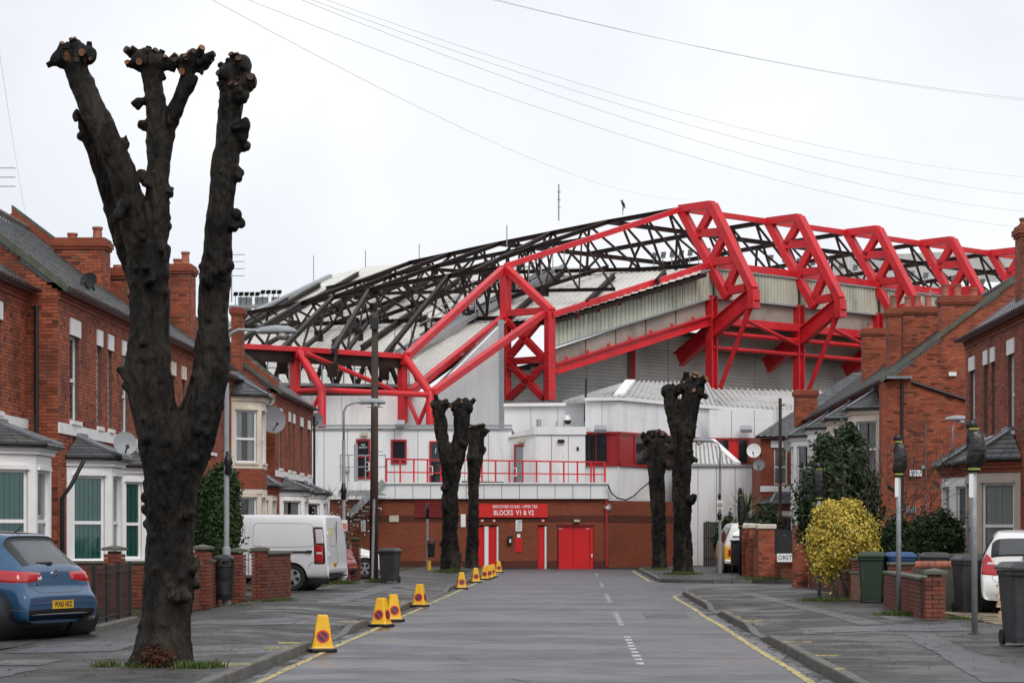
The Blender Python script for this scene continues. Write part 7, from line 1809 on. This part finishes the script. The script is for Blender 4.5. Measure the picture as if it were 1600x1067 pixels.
# cars half hidden beyond the van
car3 = Car('parked_car', 'red hatchback tail showing between van and mossy pier', 'car', REDP, HATCH, HT, [(.82,.325,.90),(3.5,.325,.90)])
for sg in (1, -1):
    c_ = 180-sg*37; car3.patch('tail_light', TAIL, 1.3, c_-sg*16, c_+sg*16, .78, 1.0, 10, 5, .014)
car3.place(gx(551,77.5), 77.5, 176)
car4 = Car('parked_car', 'pale silver hatchback nose showing between mossy pier and grey bin', 'car', WHITEP, HATCH, HT, [(.82,.325,.90),(3.5,.325,.90)])
for sg in (1, -1): car4.patch('head_light', TAILW, 3.2, sg*26, sg*44, .62, .78, 8, 4, .014)
car4.place(gx(613,84.5)-4.4, 84.5, 2)
# yellow and white camper
CS = [(.12,.34,.66,.33,.68,.30,.66),(.02,.45,.74,.43,.76,.31,.76),(.0,.7,.76,.66,.82,.31,.80),(.02,1.0,.76,.95,.85,.31,.84),(.06,1.06,.75,1.02,.86,.31,.85),(.12,1.35,.70,1.08,.86,.31,.85),(.22,1.66,.62,1.10,.86,.31,.85),(.45,1.86,.55,1.10,.86,.31,.85),(1.0,1.95,.55,1.10,.86,.31,.85),(3.3,1.95,.55,1.10,.86,.31,.85),(3.9,1.8,.55,1.10,.85,.31,.84),(4.2,1.2,.6,1.0,.82,.31,.8),(4.28,.7,.6,.66,.78,.31,.76),(4.2,.35,.55,.34,.7,.3,.66)]
CT = {(i,j): 'upper_body' for i in range(4, 11) for j in range(0, 4)}; CT.update({(5,j): 'rear_window' for j in (0,1)}); CT.update({(i,3): 'side_window' for i in (7,8)})
camper = Car('camper_van', 'old yellow and white camper van half hidden by the panelled wall', 'camper van', YELP, CS, CT, [(.9,.3,.84),(3.3,.3,.84)])
MB().box(-.12, .0, -.86, .86, .36, .52).build('bumper', WHITEP, camper.t, bevel=.04); 
for sg in (1,-1): q_ = camper.hit(sg*.66,.75); MB().box(q_.x-.02, q_.x+.05, sg*.66-.05, sg*.66+.05, .65, .9).build('tail_light', TAIL, camper.t)
camper.place(gx(1132,96.5)+.86, 96.5, 92)
bb = thing('refuse_box', V(gx(1151,95),95,.1), 'black box standing behind the camper at the wall end', 'box')
MB().box(gx(1142,95), gx(1156,95), 94.8, 95.2, .42, at(0,846,95).z).build('box', BLACKP, bb, bevel=.03); MB().box(gx(1141,95), gx(1157,95), 94.75, 95.25, at(0,846,95).z, at(0,843.5,95).z).build('lid', BLACKP, bb)
for px in (1144, 1154): MB().beam(V(gx(px,95),95,.1), V(gx(px,95),95,.42), .05).build('leg', IRON, bb)
# stack of sawn timber by the big bin
tb = thing('timber_stack', V(gx(1563,43.5),43.5,.12), 'stack of pale sawn timber beside the large dark bin', 'timber')
for i in range(12):
    x = gx(1556,43.5)+random.uniform(-.02,.02)+.004*i*0; MB().box(x+.02*(i % 3), x+.9, 43.3+random.uniform(-.02,.02), 43.4, .13+i*.058, .13+i*.058+.05).build('plank', TIMBER, tb)
# rooftop aerials on the left row and by the right chimneys
def aerial(label, px, py, Y, h, n=4, w=.5):
    b = at(px, py, Y); t = thing('tv_aerial', b-Z*h, label, 'aerial', 'rooftop aerials'); MB().tube([b-Z*h, b], .018, 6).build('mast', GALV, t)
    for i in range(n): p = b-Z*(.12+i*.22); MB().beam(p-V(w*.2,0,0), p+V(w*.8,0,0), .02).build('rod', GALV, t)
aerial('tv aerial right of the big right limb, over the left roofs', 362, 392, 78, 1.6)
aerial('tv aerial at the far left edge of the sky', -2, 255, 60, 2.6, 3, .5)
aerial('tv aerial among the chimney pots on the right', 1454, 452, 93, .7, 2, .4)
